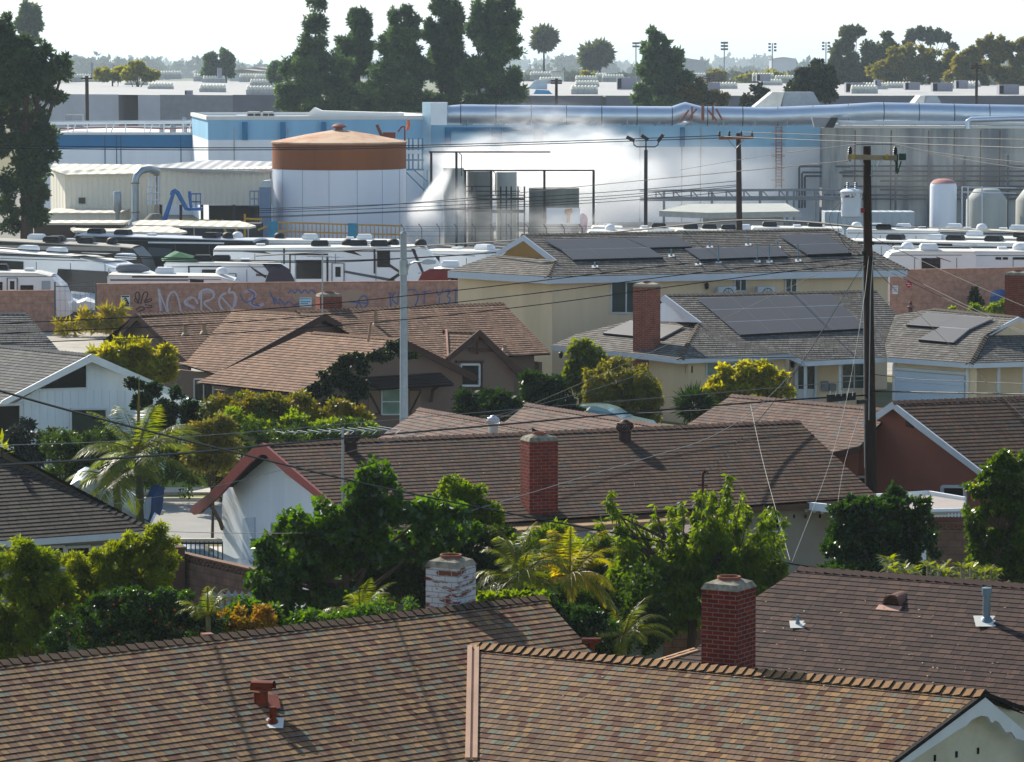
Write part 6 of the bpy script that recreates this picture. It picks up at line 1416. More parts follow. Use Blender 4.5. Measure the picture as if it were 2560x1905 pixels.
rv('fifth_wheel_trailer', 'large white caravan with black panels behind the gap in the wall', 'caravan', -80, 622, 212, 385, 662, 206, RVW, nose='Rslope',
   decals=[(rect(-20, 650, 58, 700, 4), RVK, 'panel'), ([(136, 722), (270, 738), (285, 700), (285, 680), (145, 672)], RVK, 'panel'), (rect(-60, 633, 200, 637, 10), RVG, 'stripe')], items=[('ac', .28, .4), ('ac', .42, .5), ('panel', .62, .3), ('ac', .80, .4)])
rv('motorhome', 'old white motorhome with overcab bed and grey roof bag near the wall', 'motorhome', 268, 688, 203, 598, 692, 203, RVW, nose='Rcab',
   decals=[(rect(330, 690, 470, 694), AWN, 'awning'), (rect(475, 697, 509, 715, 2), RVD, 'window'), (rect(276, 700, 470, 702), RVG, 'stripe')], items=[('pod', .17, .5), ('ac', .42, .5), ('dome', .86, .4), ('ladder', .0, .3)])
rv('tan_motorhome', 'long tan and dark motorhome with black roof air conditioners', 'motorhome', -60, 600, 228, 368, 618, 226, mat('motor_dark', '35332f', .4, var=.1), roofm=mat('tan_roof', 'a8a296', .6, var=.1), nose='Rround',
   decals=[(rect(-40, 612, 300, 622, 6), RVT, 'stripe'), (rect(60, 632, 250, 650, 6), RVD, 'window')], items=[('acb', .44, .5), ('acb', .44, .1), ('acb', .62, .4), ('domeb', .77, .4), ('vent', .5, .8), ('ac', .3, .8)])
rv('black_motorhome', 'black and white motor coach with blue roof edge under the boom lift', 'motorhome', 186, 588, 238, 636, 602, 234, RVK, roofm=mat('coach_roof', 'b7bcc4', .5, var=.05), nose=None,
   decals=[(rect(370, 604, 560, 608, 2), RVW, 'stripe'), ([(370, 640), (425, 642), (430, 622), (370, 618)], RVG, 'decal')], items=[('acb', .24, .4), ('acb', .08, .5), ('acb', .74, .3), ('domeb', .83, .3), ('dome', .86, .6), ('vent', .4, .4)])
rv('dark_nose_trailer', 'white caravan with black curved nose carrying a white word', 'caravan', 410, 657, 206.5, 742, 660, 206.5, RVW, nose='R',
   decals=[([(655, 725), (740, 725), (736, 700), (722, 672), (700, 659), (655, 659), (672, 680)], RVN, 'decal'), (rect(560, 684, 590, 730), RVW, 'door'), (rect(470, 665, 553, 668), RVK, 'stripe'), (rect(505, 674, 540, 692), RVD, 'window'), ([(620, 662), (665, 690), (665, 696), (640, 680)], RVK, 'stripe'), ([(640, 684), (668, 688), (668, 691), (640, 690)], RVG, 'stripe'), (rect(470, 668, 474, 700), RVK, 'stripe'), (rect(550, 668, 554, 700), RVK, 'stripe')], items=[('tarp', .12, .4), ('acb', .28, .4), ('acb', .42, .5), ('vent', .6, .5)])
t7 = rv('fifth_wheel_trailer', 'long white fifth wheel caravan with black windows left of the street light', 'caravan', 533, 622, 214, 1108, 618, 214, RVW, nose='R',
   decals=[(rect(740, 650, 804, 697), RVD, 'window'), (rect(943, 626, 975, 668), RVD, 'window'), (rect(830, 658, 860, 712), RVW, 'door'), (rect(708, 620, 712, 660), RVK, 'stripe'), (rect(816, 640, 821, 712), RVK, 'stripe'), (rect(723, 634, 820, 638), RVK, 'stripe'), (rect(723, 634, 727, 700), RVK, 'stripe'), (rect(934, 622, 938, 684), RVK, 'stripe'),
           (rect(533, 626, 1040, 629), RVG, 'stripe'), ([(862, 676), (985, 698), (990, 706), (862, 682)], RVG, 'decal'), ([(960, 706), (1000, 680), (1008, 683), (972, 708)], RVK, 'decal'), ([(975, 660), (1005, 680), (1000, 684), (975, 668)], RVK, 'decal'), ([(600, 629), (680, 635), (660, 629)], RVK, 'decal'), ([(845, 626), (905, 640), (880, 626)], RVK, 'decal'), ([(1028, 622), (1062, 700), (1068, 700), (1036, 622)], RVN, 'decal')],
   items=[('acb', .46, .4), ('domeb', .58, .5), ('acb', .63, .4), ('acb', .72, .3), ('domeb', .78, .5), ('domeb', .90, .3), ('vent', .2, .5)])
rv('navy_nose_trailer', 'white caravan with navy nose partly behind the street light', 'caravan', 1020, 627, 222, 1215, 630, 218, RVW, nose='Lround', decals=[([(1020, 700), (1045, 700), (1070, 650), (1062, 632), (1030, 630)], RVN, 'decal'), (rect(1070, 640, 1098, 664), RVD, 'window')], items=[('ac', .85, .4), ('vent', .5, .4)])
rv('red_nose_trailer', 'white caravan with dark red nose beside the cream house wall', 'caravan', 1040, 670, 204, 1290, 678, 204, RVW, nose='L', decals=[([(1040, 712), (1100, 712), (1140, 690), (1290, 686), (1290, 676), (1075, 672), (1055, 682)], mat('dark_red', '6e1020', .3, coat=.4), 'decal'), (rect(1126, 692, 1153, 710), RVD, 'window')], items=[('ac', .34, .4)])
rv('white_roof_trailer', 'white roofed caravan behind the long fifth wheel, below yellow railing', 'caravan', 545, 600, 240, 1000, 604, 240, RVW, items=[('ac', .5, .4), ('acb', .02, .4), ('vent', .72, .5), ('domeb', .33, .5), ('ac', .8, .5)])
# right hand group
rv('white_trailer', 'white caravan with square tinted window right of the near pole', 'caravan', 2185, 628, 205, 2440, 630, 205, RVW, nose='L', decals=[(rect(2304, 645, 2351, 676), RVD, 'window'), ([(2340, 641), (2376, 653), (2378, 655), (2342, 644)], mat('dark_red', '6e1020', .3), 'stripe')], items=[('ac', .55, .3), ('vent', .25, .5), ('dome', .35, .5), ('ladder', .98, .3)])
rv('white_trailer', 'plain white caravan with two small dark windows at the right edge', 'caravan', 2432, 629, 206.5, 2700, 631, 206.5, RVW, decals=[(rect(2489, 643, 2503, 649), RVD, 'window'), (rect(2507, 643, 2520, 649), RVD, 'window'), (rect(2532, 643, 2700, 649), AWN, 'awning')], items=[('vent', .3, .5), ('dome', .45, .4)])
rv('long_white_trailer', 'long white caravan with black awning strip behind near pole', 'caravan', 2110, 602, 226, 2700, 612, 219, RVW, decals=[(rect(2112, 604, 2380, 609, 6), AWN, 'awning'), (rect(2230, 612, 2234, 640), RVK, 'stripe'), (rect(2300, 617, 2690, 623, 3), AWN, 'awning')], items=[('acb', .2, .4), ('acb', .45, .5), ('acb', .62, .4), ('ac', .36, .6), ('acb', .75, .5), ('ac', .9, .4)])
rv('white_motorhome', 'white motorhome roof left of the tall white tank', 'motorhome', 2115, 574, 244, 2350, 578, 243, RVW, items=[('ac', .3, .4), ('ac', .6, .5), ('vent', .8, .5), ('acb', .4, .1), ('dome', .1, .5)])
rv('white_motorhome', 'cream roofed motorhome in front of the grey cone top tank', 'motorhome', 2345, 576, 240, 2700, 584, 238, RVW, roofm=mat('cream_roof', 'c9c2b0', .6, var=.08), decals=[(rect(2350, 580, 2690, 584, 4), RVG, 'stripe')], items=[('ac', .1, .5), ('dome', .3, .4), ('vent', .45, .5), ('vent', .2, .3), ('ac', .55, .5), ('dome', .7, .4)])
rv('grey_trailer', 'grey caravan seen between white ones at the far right', 'caravan', 2400, 595, 232, 2700, 600, 230, mat('rv_grey', '5a5d5c', .6, var=.2), items=[('ac', .1, .5), ('acb', .5, .4)])
for i, (x0, x1, y, Y, its) in enumerate(((1470, 1625, 579, 250, [('dome', .36, .4), ('vent', .8, .4)]), (1600, 1720, 573, 256, [('acb', .4, .4), ('vent', .1, .4)]), (1690, 1880, 576, 252, [('acb', .2, .4), ('acb', .45, .5), ('acb', .7, .4), ('ac', .9, .4)]), (1880, 2110, 570, 256, [('acb', .2, .4), ('vent', .5, .4), ('acb', .7, .5)]), (1480, 1560, 568, 262, [('vent', .5, .4)]))):
    rv('roof_only_trailer', ['white caravan roof left of the triple lamp post above solar roof', 'white caravan roof just right of the triple lamp post', 'white caravan roof with black units left of wooden cross pole', 'white caravan roof between the two wooden poles', 'small white caravan roof farthest left behind solar roof'][i], 'caravan', x0, y, Y, x1, y + 2, Y, RVW, items=its)
for i, (x0, x1, y, Y) in enumerate(((176, 468, 570, 262), (330, 640, 556, 272))):
    t = thing('yard_canopy', ['flat pale metal yard canopy behind the coach', 'second pale metal canopy farther back near the boom lift'][i], 'canopy', AY(x0, y + 30, Y)); mb = MB()
    mb.extr([AY(x0, y, Y), AY(x0 + 8, y + 6, Y - 1), AY(x1 - 20, y + 12, Y - 1), AY(x1, y + 8, Y), AY(x1 - 40, y - 4, Y + 8), AY(x0 + 20, y - 6, Y + 8)], (0, 0, -.15)); mb.build('roof', IVR, t); mb = MB()
    for x in (x0 + 15, (x0 + x1) / 2, x1 - 20): p = AY(x, y + 8, Y + 1); mb = MB(); mb.tube([(p.x, p.y, 0), p], .07, 6); mb.build('post', METAL, t)
t = thing('brown_shed', 'low dark brown shed under the big pine at left', 'shed', AY(220, 600, 266)); mb = MB(); a, b = AY(85, 562, 266), AY(300, 552, 266); mb.box(((a.x + b.x) / 2, 268, a.z / 2), (b.x - a.x, 4, a.z)); mb.build('wall', mat('brown_shed', '4f4238', .9, var=.1), t); mb = MB(); mb.box(((a.x + b.x) / 2, 268, a.z + .08), (b.x - a.x + .6, 4.6, .15)); mb.build('roof', IVR, t)
# parked hatchback by the dome shaped shrub
c = AY(1500, 1090, 121)
c = AY(1500, 1090, 141.5); t = thing('parked_car', 'pale green hatchback parked in front of the clipped green shrub', 'car', (c.x, 141.5, 0), -.38); mb = MB()
CARM = mat('car_green', '8fa9a4', .3, .3, var=.05, coat=.8)
low = [(-2.1, .35), (-2.12, .75), (-1.95, .95), (-1.2, 1.0), (1.05, 1.0), (1.95, .85), (2.15, .65), (2.15, .35)]; mb.extr([(x, -.86, z) for x, z in low], (0, 1.72, 0)); mb.build('body', CARM, t, local=True)
mb = MB(); cab = [(-1.75, .98), (-1.35, 1.32), (-.8, 1.46), (.1, 1.47), (.55, 1.36), (1.15, .98)]; A1 = [(x, -.80 + (z - .98) * .38, z) for x, z in cab]; B1 = [(x, .80 - (z - .98) * .38, z) for x, z in cab]
mb.add(A1 + B1, [tuple(range(6)), tuple(reversed(range(6, 12)))] + [(i + 1, i, i + 6, i + 7) for i in range(5)]); mb.build('cabin', CARM, t, local=True)
CG = mat('car_glass', '6f8c92', .08, var=.1, spec=.8)
def onc(i0, f0, i1, f1, y0, y1): pass
mb = MB(); 
def lp(u, v, sgn):   # along the cabin outline
    i = min(4, int(u)); f = u - i; x = cab[i][0] + (cab[i + 1][0] - cab[i][0]) * f; z = cab[i][1] + (cab[i + 1][1] - cab[i][1]) * f; return x, z
ws = [(4.15, -1), (4.9, -1), (4.9, 1), (4.15, 1)]; mb.face([(lambda x, z, sg: (x + .012, sg * (.74 - (z - .98) * .38), z + .012))(*lp(u, 0, 0), sg) for u, sg in ws]); mb.build('windscreen', CG, t, local=True)
for nm, X in (('side_window', (-1.3, -.55)), ('side_window', (-.48, .78))):
    mb = MB(); x0, x1 = X; zt = lambda x: min(1.40, 1.02 + max(0, (x + 1.7)) * .8, 1.02 + max(0, (1.08 - x)) * .75) - .02
    mb.face([(x0, -.815 + .04 * .38, 1.02), (x1, -.815 + .04 * .38, 1.02), (x1, -.805 + (zt(x1) - .98) * .38, zt(x1)), (x0, -.805 + (zt(x0) - .98) * .38, zt(x0))]); mb.build(nm, CG, t, local=True)
for x in (-1.35, 1.35):
    for y in (-.88, .68): mb = MB(); mb.tube([(x, y, .32), (x, y + .2, .32)], .32, 18); o = mb.build('wheel', BUTT, t, local=True); mb = MB(); mb.tube([(x, y - .01, .32), (x, y + .1, .32)], .19, 14); mb.build('rim', METAL, o, local=True)
# tarpaulin covered things and car roof near the street (left)
SILV = mat('silver_tarp', 'a9b4c2', .4, .3, var=.1, scale=2, bump=.5)
BT = mat('blue_tarp', '2a4a78', .6, var=.15)
def tarp(label, pts, Y, depth, m, nm='covered_boat', cat='covered boat'):
    t = thing(nm, label, cat, AY(pts[0][0], 1300, Y)); P = [AY(x, y, Y) for x, y in pts]; mb = MB(); n = len(P)
    top = [p + Vector((.25, depth, .15)) for p in P]; mid = [p.lerp(q, .5) + Vector((0, 0, .22)) for p, q in zip(P, top)]
    mb.add(P + mid + top, [tuple(range(n))] + [(i, n + i, n + (i + 1) % n, (i + 1) % n) for i in range(n)] + [(n + i, 2 * n + i, 2 * n + (i + 1) % n, n + (i + 1) % n) for i in range(n)] + [tuple(reversed(range(2 * n, 3 * n)))]); mb.build('cover', m, t, smooth=True)
    return t
t = tarp('silver tarpaulin covered boat behind the palm trunks', [(165, 1250), (175, 1212), (195, 1200), (215, 1204), (220, 1225), (260, 1246), (300, 1262), (340, 1290), (380, 1308), (372, 1318), (230, 1300)], 104, 1.6, SILV)
t = tarp('upright blue and silver tarpaulin bundle right of the palm trunks', [(362, 1300), (358, 1262), (366, 1243), (385, 1240), (380, 1290), (374, 1308)], 103, .5, BT, 'tarp_bundle', 'tarpaulin')
mb = MB(); mb.extr([AY(x, y, 102.9) for x, y in [(360, 1296), (358, 1262), (366, 1245), (378, 1243), (376, 1280), (370, 1300)]], (0, .1, 0)); mb.build('silver_side', SILV, t)
c = AY(486, 1345, 100); t = thing('silver_car', 'silver car behind the iron gate by the white gable wall', 'car', (c.x, c.y, 0), .1); mb = MB()
low = [(-2.2, .3), (-2.2, .8), (-1.6, .95), (1.3, .98), (2.1, .8), (2.2, .3)]; mb.extr([(x, -.88, z) for x, z in low], (0, 1.76, 0)); mb.build('body', mat('car_silver', 'b4bcc4', .3, .5, coat=.8), t, local=True)
mb = MB(); cab2 = [(-1.6, .95), (-1.0, 1.4), (.2, 1.45), (1.2, .97)]; A1 = [(x, -.78 + (z - .95) * .35, z) for x, z in cab2]; B1 = [(x, .78 - (z - .95) * .35, z) for x, z in cab2]; mb.add(A1 + B1, [(0, 1, 2, 3), (7, 6, 5, 4), (1, 0, 4, 5), (2, 1, 5, 6), (3, 2, 6, 7)]); mb.build('cabin', CG, t, local=True); mb = MB(); mb.box((-.4, 0, 1.44), (1.4, 1.1, .05)); mb.build('roof', mat('car_silver', 'b4bcc4', .3, .5), t, local=True)
for x in (-1.4, 1.4): mb = MB(); mb.tube([(x, -.9, .32), (x, -.7, .32)], .32, 16); mb.build('wheel', BUTT, t, local=True)

# ================================================================ garden walls, gate, fence, patio cover
GWM = brick('pinkish_block', '6f564a', '7a5f52', '5c4a42', bw=.4, bh=.2, ms=.012, bump=.4)
def block_wall(label, px, z, lattice=True, Yhint=None, th=.2):
    P = [AZ(x, y, z) for x, y in px]; t = thing('garden_wall', label, 'wall', (P[0].x, P[0].y, 0)); mb = MB(); u = 0
    for a, b in zip(P[:-1], P[1:]):
        n = Vector((-(b - a).y, (b - a).x, 0)).normalized() * th; zt = z - (.22 if lattice else 0); w_ = (b - a).length
        for A_, B_, s in ((a, b, 0), (b + n, a + n, 0)): mb.face([(A_.x, A_.y, 0), (B_.x, B_.y, 0), (B_.x, B_.y, zt), (A_.x, A_.y, zt)], 0, [(u, 0), (u + w_, 0), (u + w_, zt), (u, zt)])
        mb.face([(a.x, a.y, zt), (b.x, b.y, zt), (b.x + n.x, b.y + n.y, zt), (a.x + n.x, a.y + n.y, zt)], 0, [(0, 0)] * 4); u += w_
    mb.build('blocks', GWM, t)
    if lattice:
        q = MB()
        for a, b in zip(P[:-1], P[1:]):
            d = (b - a).normalized(); n = Vector((-d.y, d.x, 0)) * (th / 2); L_ = (b - a).length; k = int(L_ / .2)
            for i in range(k):
                c0 = a + d * (i * L_ / k) + n; c1 = a + d * ((i + 1) * L_ / k) + n
                q.obox(c0 - Vector((0, 0, .21)), c1 - Vector((0, 0, .04)), .08, .035); q.obox(c0 - Vector((0, 0, .04)), c1 - Vector((0, 0, .21)), .08, .035)
            q.obox(a + n - Vector((0, 0, .02)), b + n - Vector((0, 0, .02)), th + .02, .04)
        q.build('lattice_course', mat('lattice_brown', '765a4a', .9, var=.1), t)
    return t
t = block_wall('brown garden block wall with decorative lattice top course at left', [(445, 1380), (640, 1425)], 2.0)
mb = MB(); a = AZ(437, 1372, 2.15); mb.box((a.x, a.y, 1.07), (.45, .45, 2.15), .3); mb.box((a.x, a.y, 2.18), (.52, .52, .08), .3); mb.build('pillar', mat('pillar_brown', '5c463c', .9, var=.1), t)
block_wall('shaded garden block wall with lattice top behind dark foliage at right', [(1660, 1507), (1800, 1506)], 1.9)
block_wall('brown garden wall with lattice under the white patio cover', [(2310, 1322), (2470, 1330)], 2.0); block_wall('upper lattice topped wall against the salmon house', [(2280, 1305), (2480, 1305)], 2.3)
t = thing('iron_gate', 'black iron bar gate beside white gable wall', 'gate', AZ(500, 1420, .3)); mb = MB(); a, b = AY(455, 1358, 96.5), AY(556, 1358, 95.5); 
for i in range(10): p = a.lerp(b, i / 9); mb.tube([(p.x, p.y, .2), (p.x, p.y, p.z + .05)], .016, 5)
for dz in (0, -1.3): mb.obox(a + Vector((0, 0, dz)), b + Vector((0, 0, dz)), .04, .05)
mb.build('bars', DKMETAL, t)
t = thing('picket_fence', 'grey weathered picket fence with pointed tops near the block wall', 'fence', AZ(560, 1520, 0)); 
for i in range(7):
    x = 518 + i * 17.5; p = AY(x, 1474 + abs(i - 3) * 1.5, 80); mb = MB(); w_ = .05; mb.extr([(p.x - w_, 80, 0), (p.x + w_, 80, 0), (p.x + w_, 80, p.z - .08), (p.x, 80, p.z), (p.x - w_, 80, p.z - .08)], (0, .02, 0)); mb.build('picket', mat('weathered_grey', '8d949c', .9, var=.15), t)
mb = MB(); mb.obox(AY(512, 1492, 80.06), AY(630, 1490, 80.06), .03, .08); mb.build('rail', mat('weathered_grey', '8d949c', .9), t)
# white patio cover
t = thing('patio_cover', 'white lattice patio cover on white posts below the tall pole', 'patio cover', AZ(2000, 1400, 0)); PCW = mat('patio_white', 'e8eaec', .6, var=.04)
P = [AZ(1942, 1262, 2.6), AZ(2095, 1285, 2.6), AZ(2330, 1290, 2.6), AZ(2440, 1280, 2.6), AZ(2350, 1236, 2.6), AZ(2130, 1250, 2.6)]
mb = MB(); mb.extr([AZ(1935, 1255, 2.6), AZ(2140, 1278, 2.6), AZ(2310, 1246, 2.6), AZ(2130, 1248, 2.6)], (0, 0, -.12)); mb.build('left_deck', PCW, t); mb = MB(); mb.extr([AZ(2190, 1285, 2.65), AZ(2410, 1278, 2.65), AZ(2412, 1252, 2.65), AZ(2320, 1238, 2.65), AZ(2230, 1250, 2.65)], (0, 0, -.08)); mb.build('shade_deck', mat('shade_grey', 'a0968f', .8, var=.05), t)
mb = MB()
for a, b in (((1935, 1255), (2140, 1278)), ((2190, 1285), (2412, 1280)), ((2320, 1236), (2412, 1252)), ((2130, 1248), (2320, 1236)), ((1935, 1255), (2130, 1248))): mb.obox(AZ(*a, 2.62), AZ(*b, 2.62), .09, .22)
for i in range(10): q = AZ(1945 + i * 20, 1258 + i * 2.2, 2.5); mb.obox(q, q + Vector((-.15, -.5, 0)), .06, .16)
for i in range(26): q = AZ(2192 + i * 8.5, 1287, 2.55); mb.obox(q, q + Vector((0, -.12, 0)), .04, .1)
mb.build('beam', PCW, t)
for x, y in ((1996, 1268), (2310, 1290)): q = AZ(x, y, 2.5); mb = MB(); mb.box((q.x, q.y, 1.25), (.13, .13, 2.5)); mb.build('post', PCW, t)
mb = MB()
for x in (1985, 2014, 2050, 2330, 2379): q = AZ(x, 1285, 2.35); mb.lathe(q - Vector((0, 0, .12)), [(.01, 0), (.035, .03), (.035, .08), (.012, .12)], 8)
mb.build('string_lamp', DKMETAL, t)

# ================================================================ poles and wires
POLE = mat('creosote_wood', '33241b', .95, var=.4, scale=5, bump=.8, bscale=25, streak=True); POLE2 = mat('cross_arm_wood', '8d7f6a', .9, var=.2)
PY = 107.0
def wood_pole(label, x, ytop, Y, r0, r1, xb=None):
    p = AY(x, ytop, Y); b = AY(xb or x, 1430, Y); t = thing('utility_pole', label, 'utility pole', (b.x, b.y, 0), group='wooden utility poles'); mb = MB()
    n = 14; mb.tube([Vector((b.x, b.y, 0)).lerp(p, i / n) + Vector((random.uniform(-.008, .008), 0, 0)) for i in range(n + 1)], [r0 + (r1 - r0) * i / n for i in range(n + 1)], 14); mb.build('pole', POLE, t, smooth=True); return t, p
tp1, pt = wood_pole('tall dark wooden utility pole with transformer, nearest and right of centre', 2167, 365, PY, .20, .115, 2180)
mb = MB(); a, b = AY(2118, 392, PY - .15), AY(2242, 395, PY - .15); mb.obox(a, b, .12, .15); mb.build('cross_arm', POLE2, tp1)
mb = MB()
for x in (2133, 2217): q = AY(x, 391, PY - .23); MB().box(q, (.09, .04, .13)).build('arm_tag', mat('tag_yellow', 'b09426', .7), tp1)
INS = mat('insulator_dark', '131318', .4, var=.2)
for x in (2125, 2238): 
    mb = MB(); q = AY(x, 387, PY); mb.lathe(q, [(.02, -.2), (.02, 0), (.07, .02), (.05, .05), (.08, .08), (.055, .11), (.075, .14), (.05, .17), (.06, .2), (.02, .24)], 14); mb.build('insulator', INS, tp1, smooth=True)
mb = MB()
for p, q in (((2205, 398), (2176, 440)), ((2150, 400), (2160, 412))): mb.tube([AY(*p, PY - .2), AY(*q, PY - .2)], .02, 6)
mb.tube([AY(2190, 400, PY - .2), AY(2178, 430, PY - .2)], .02, 6); mb.build('brace', METAL, tp1)
mb = MB(); mb.box(AY(2256, 392, PY - .1), (.2, .15, .2)); mb.box(AY(2240, 395, PY), (.12, .12, .22)); mb.lathe(AY(2241, 432, PY), [(.03, 0), (.05, .1), (.035, .2), (.05, .28), (.02, .34)], 10); mb.tube([AY(2253, 403, PY), AY(2243, 435, PY)], .025, 6); mb.build('cutout_switch', mat('switch_green', '27443a', .6), tp1, smooth=True)
q = AY(2128, 543, PY - .05); TRW = mat('transformer_paint', 'd6dde6', .5, var=.06, scale=2)
mb = MB(); hh = (543 - 482) * PY / 9000; mb.lathe((q.x, q.y, q.z), [(.26, 0), (.30, .03), (.31, hh), (.335, hh + .01), (.335, hh + .05), (.24, hh + .11), (.02, hh + .13)], 24); o = mb.build('transformer', TRW, tp1, smooth=True)
mb = MB(); mb.lathe((q.x, q.y, q.z + hh * .82), [(.314, 0), (.318, hh * .17)], 24); mb.build('rust_stain', mat('stain_red', 'd6dde6', .6, var=.05, scale=5, col2='7c3a38', mixlo=.42, mixhi=.5), o)
mb = MB()
for dx in (-.10, .14): MB().lathe((q.x + dx, q.y, q.z + hh + .1), [(r_, k * .055 + z_) for k in range(4) for r_, z_ in ((.03, 0), (.062, .02), (.03, .05))], 10).build('bushing', mat('bushing_grey', '7b8896', .4), o, smooth=True)
mb = MB(); mb.tube([AY(2162, 1170, PY), AY(2160, 800, PY), AY(2156, 620, PY)], .02, 5); mb.tube([AY(2172, 1050, PY - .2), AY(2176, 730, PY - .2), AY(2183, 640, PY - .2)], .015, 5); mb.build('riser_conduit', METAL, tp1)
for y, s in ((608, 1), (632, -1), (646, 1), (658, 1)): q = AY(2170 + 12 * s, y, PY - .1); mb = MB(); mb.box(q, (.08, .1, .10)); mb.build('bracket', DKMETAL, tp1)
panel_on(tp1, (Vector((0, PY - .2, 0)), Vector((0, -1, 0))), [(2152, 520), (2162, 520), (2162, 532), (2152, 532)], mat('tag_red', '8f2530', .7), 'tag', .0)
# second pole
P2Y = 240
tp2, pt2 = wood_pole('dark wooden utility pole with brown cross arm beyond the solar roof', 1846, 333, P2Y, .24, .16)
mb = MB(); a, b = AY(1797, 345, P2Y - .3), AY(1884, 343, P2Y - .3); mb.obox(a, b, .2, .22); mb.build('cross_arm', mat('arm_brown', '7a4c30', .9), tp2)
mb = MB()
for x in (1799, 1823, 1853, 1880): q = AY(x, 341, P2Y - .3); MB().lathe(q, [(.04, 0), (.1, .1), (.06, .2), (.09, .28), (.03, .36)], 8).build('insulator', INS, tp2)
mb = MB(); mb.tube([AY(1820, 349, P2Y - .3), AY(1840, 371, P2Y - .2), AY(1860, 349, P2Y - .3)], .04, 5); mb.build('brace', METAL, tp2)
# triple lamp post
c = AY(1614, 600, 262); t = thing('triple_lamp_post', 'black lamp post with three flood light heads in front of the mist', 'lamp post', (c.x, c.y, 0)); mb = MB(); z = lambda y: AY(1614, y, 262).z
mb.lathe((c.x, c.y, 0), [(.14, 0), (.13, z(375)), (.06, z(374)), (.05, z(345))], 12); mb.build('pole', PF, t, smooth=True); mb = MB()
mb.tube([AY(x, y, 262) for x, y in [(1584, 352), (1585, 362), (1592, 367), (1638, 367), (1645, 362), (1646, 352)]], .05, 6); mb.build('arm', PF, t, smooth=True)
for x, y, dx, dy in ((1576, 347, -1, -.5), (1612, 344, -.9, -.6), (1651, 345, .7, -.9)):
    q = AY(x, y, 262); mb = MB(); mb.obox(q - Vector((dx, 0, -dy)) * .28, q + Vector((dx, 0, -dy)) * .28, .3, .26); mb.build('lamp_head', PF, t)
# far wooden poles
for i, (x, y0, y1, Y, w_, lab) in enumerate(((217, 190, 305, 405, .2, 'dark wooden pole before the grey warehouse at left'), (1391, 196, 262, 405, .16, 'short dark pole behind duct, right of row of pines'), (2442, 158, 262, 405, .16, 'pinkish brown pole behind the duct at right'), (1773, 184, 232, 620, .12, 'thin distant pole on the far roof'))):
    q = AY(x, y0, Y); t = thing('utility_pole', lab, 'utility pole', (q.x, q.y, 0), group='wooden utility poles'); mb = MB(); mb.tube([(q.x, q.y, 0), q], w_, 8); mb.build('pole', POLE, t); mb = MB(); 
    for dy in (6, 12)[: 1 if i == 0 else 2]: mb.obox(AY(x - 14, y0 + dy, Y - .2), AY(x + 14, y0 + dy, Y - .2), .15, .18)
    mb.build('cross_arm', POLE, t)
WIRE = mat('wire_black', '15161a', .6, var=.1); WIRE2 = mat('wire_grey', '8d8d88', .5, .3)
def wire(label, pts, r, m=WIRE, group='overhead wires', n=12, name='overhead_wire'):
    """pts: (px, py, distance)"""
    P = [AY(*p) for p in pts]
    if len(P) == 2:
        a, b = P; L_ = (b - a).length; P = [a.lerp(b, i / n) - Vector((0, 0, L_ * .006 * 4 * (i / n) * (1 - i / n))) for i in range(n + 1)]
    else:
        for _ in range(3):
            Q = [P[0]]
            for i in range(len(P) - 1): Q += [P[i].lerp(P[i + 1], .25), P[i].lerp(P[i + 1], .75)]
            P = Q + [P[-1]]
    mb = MB(); mb.tube(P, r, 5); o = mb.build(name, m); tag(o, label, 'wire', group); return o
W = wire
W('thick black cable sweeping from left edge past mid house ridge to the pole', [(-60, 1166, 60), (400, 1140, 72), (800, 1100, 84), (1300, 1058, 95), (1700, 1020, 102), (2040, 995, 106), (2168, 988, PY - .2)], .024)
W('thick black cable from the tall pole to the right edge', [(2180, 978, PY - .2), (2350, 981, 104), (2620, 987, 98)], .024)
W('thin wire from lower left crossing the antenna to the porch', [(-60, 1115, 80), (300, 1104, 88), (700, 1074, 95), (1200, 1030, 100), (1700, 990, 104), (2160, 950, PY)], .009, WIRE2)
W('wire from the tall pole to right edge at garage height', [(2180, 935, PY), (2275, 948, 105), (2330, 950, 104), (2620, 962, 98)], .011)
W('black cable falling from left edge over fig tree to lower right', [(-60, 960, 50), (200, 1035, 58), (560, 1125, 66), (900, 1208, 74), (1250, 1280, 80), (1600, 1345, 84), (2000, 1415, 88), (2400, 1470, 90), (2620, 1520, 90)], .019)
for i, (ya, yb_) in enumerate(((820, 652), (845, 679), (870, 705))): W(['uppermost of three wires crossing tan cottage roof', 'middle of three wires crossing tan cottage roof', 'lowest of three wires crossing tan cottage roof'][i], [(-60, ya - 8, 90), (650, ya - 42 + i * 2, 98), (1250, ya - 102 + i * 6 - 3, 104), (1800, yb_ + 2 - 8, 106), (2168, (638, 644, 655)[i], PY)], .013)
for i, (y, ym, yr) in enumerate(((363, 372, 343), (370, 377, 349))): W(['upper long wire crossing the rusty tank top', 'lower long wire crossing the rusty tank top'][i], [(-60, y, 225), (650, ym, 232), (1250, ym - 13, 236), (1800, yr - 4, P2Y)], .03)
W('high wire from second pole over concrete hall to the right edge', [(1800, 341, P2Y), (2100, 353, 220), (2620, 372, 190)], .028); W('second high wire over concrete hall slightly lower', [(1850, 330, P2Y), (2140, 340, 220), (2620, 350, 190)], .022)
W('wire arching over the near pole top from left', [(1700, 425, 150), (1900, 390, 128), (2125, 362, PY), (2160, 361, PY), (2238, 361, PY)], .009); W('wire falling right from near pole insulator over hall', [(2238, 361, PY), (2350, 385, 105), (2620, 412, 100)], .009); W('second wire falling right from the near pole insulator', [(2238, 364, PY), (2380, 395, 105), (2620, 430, 100)], .007)
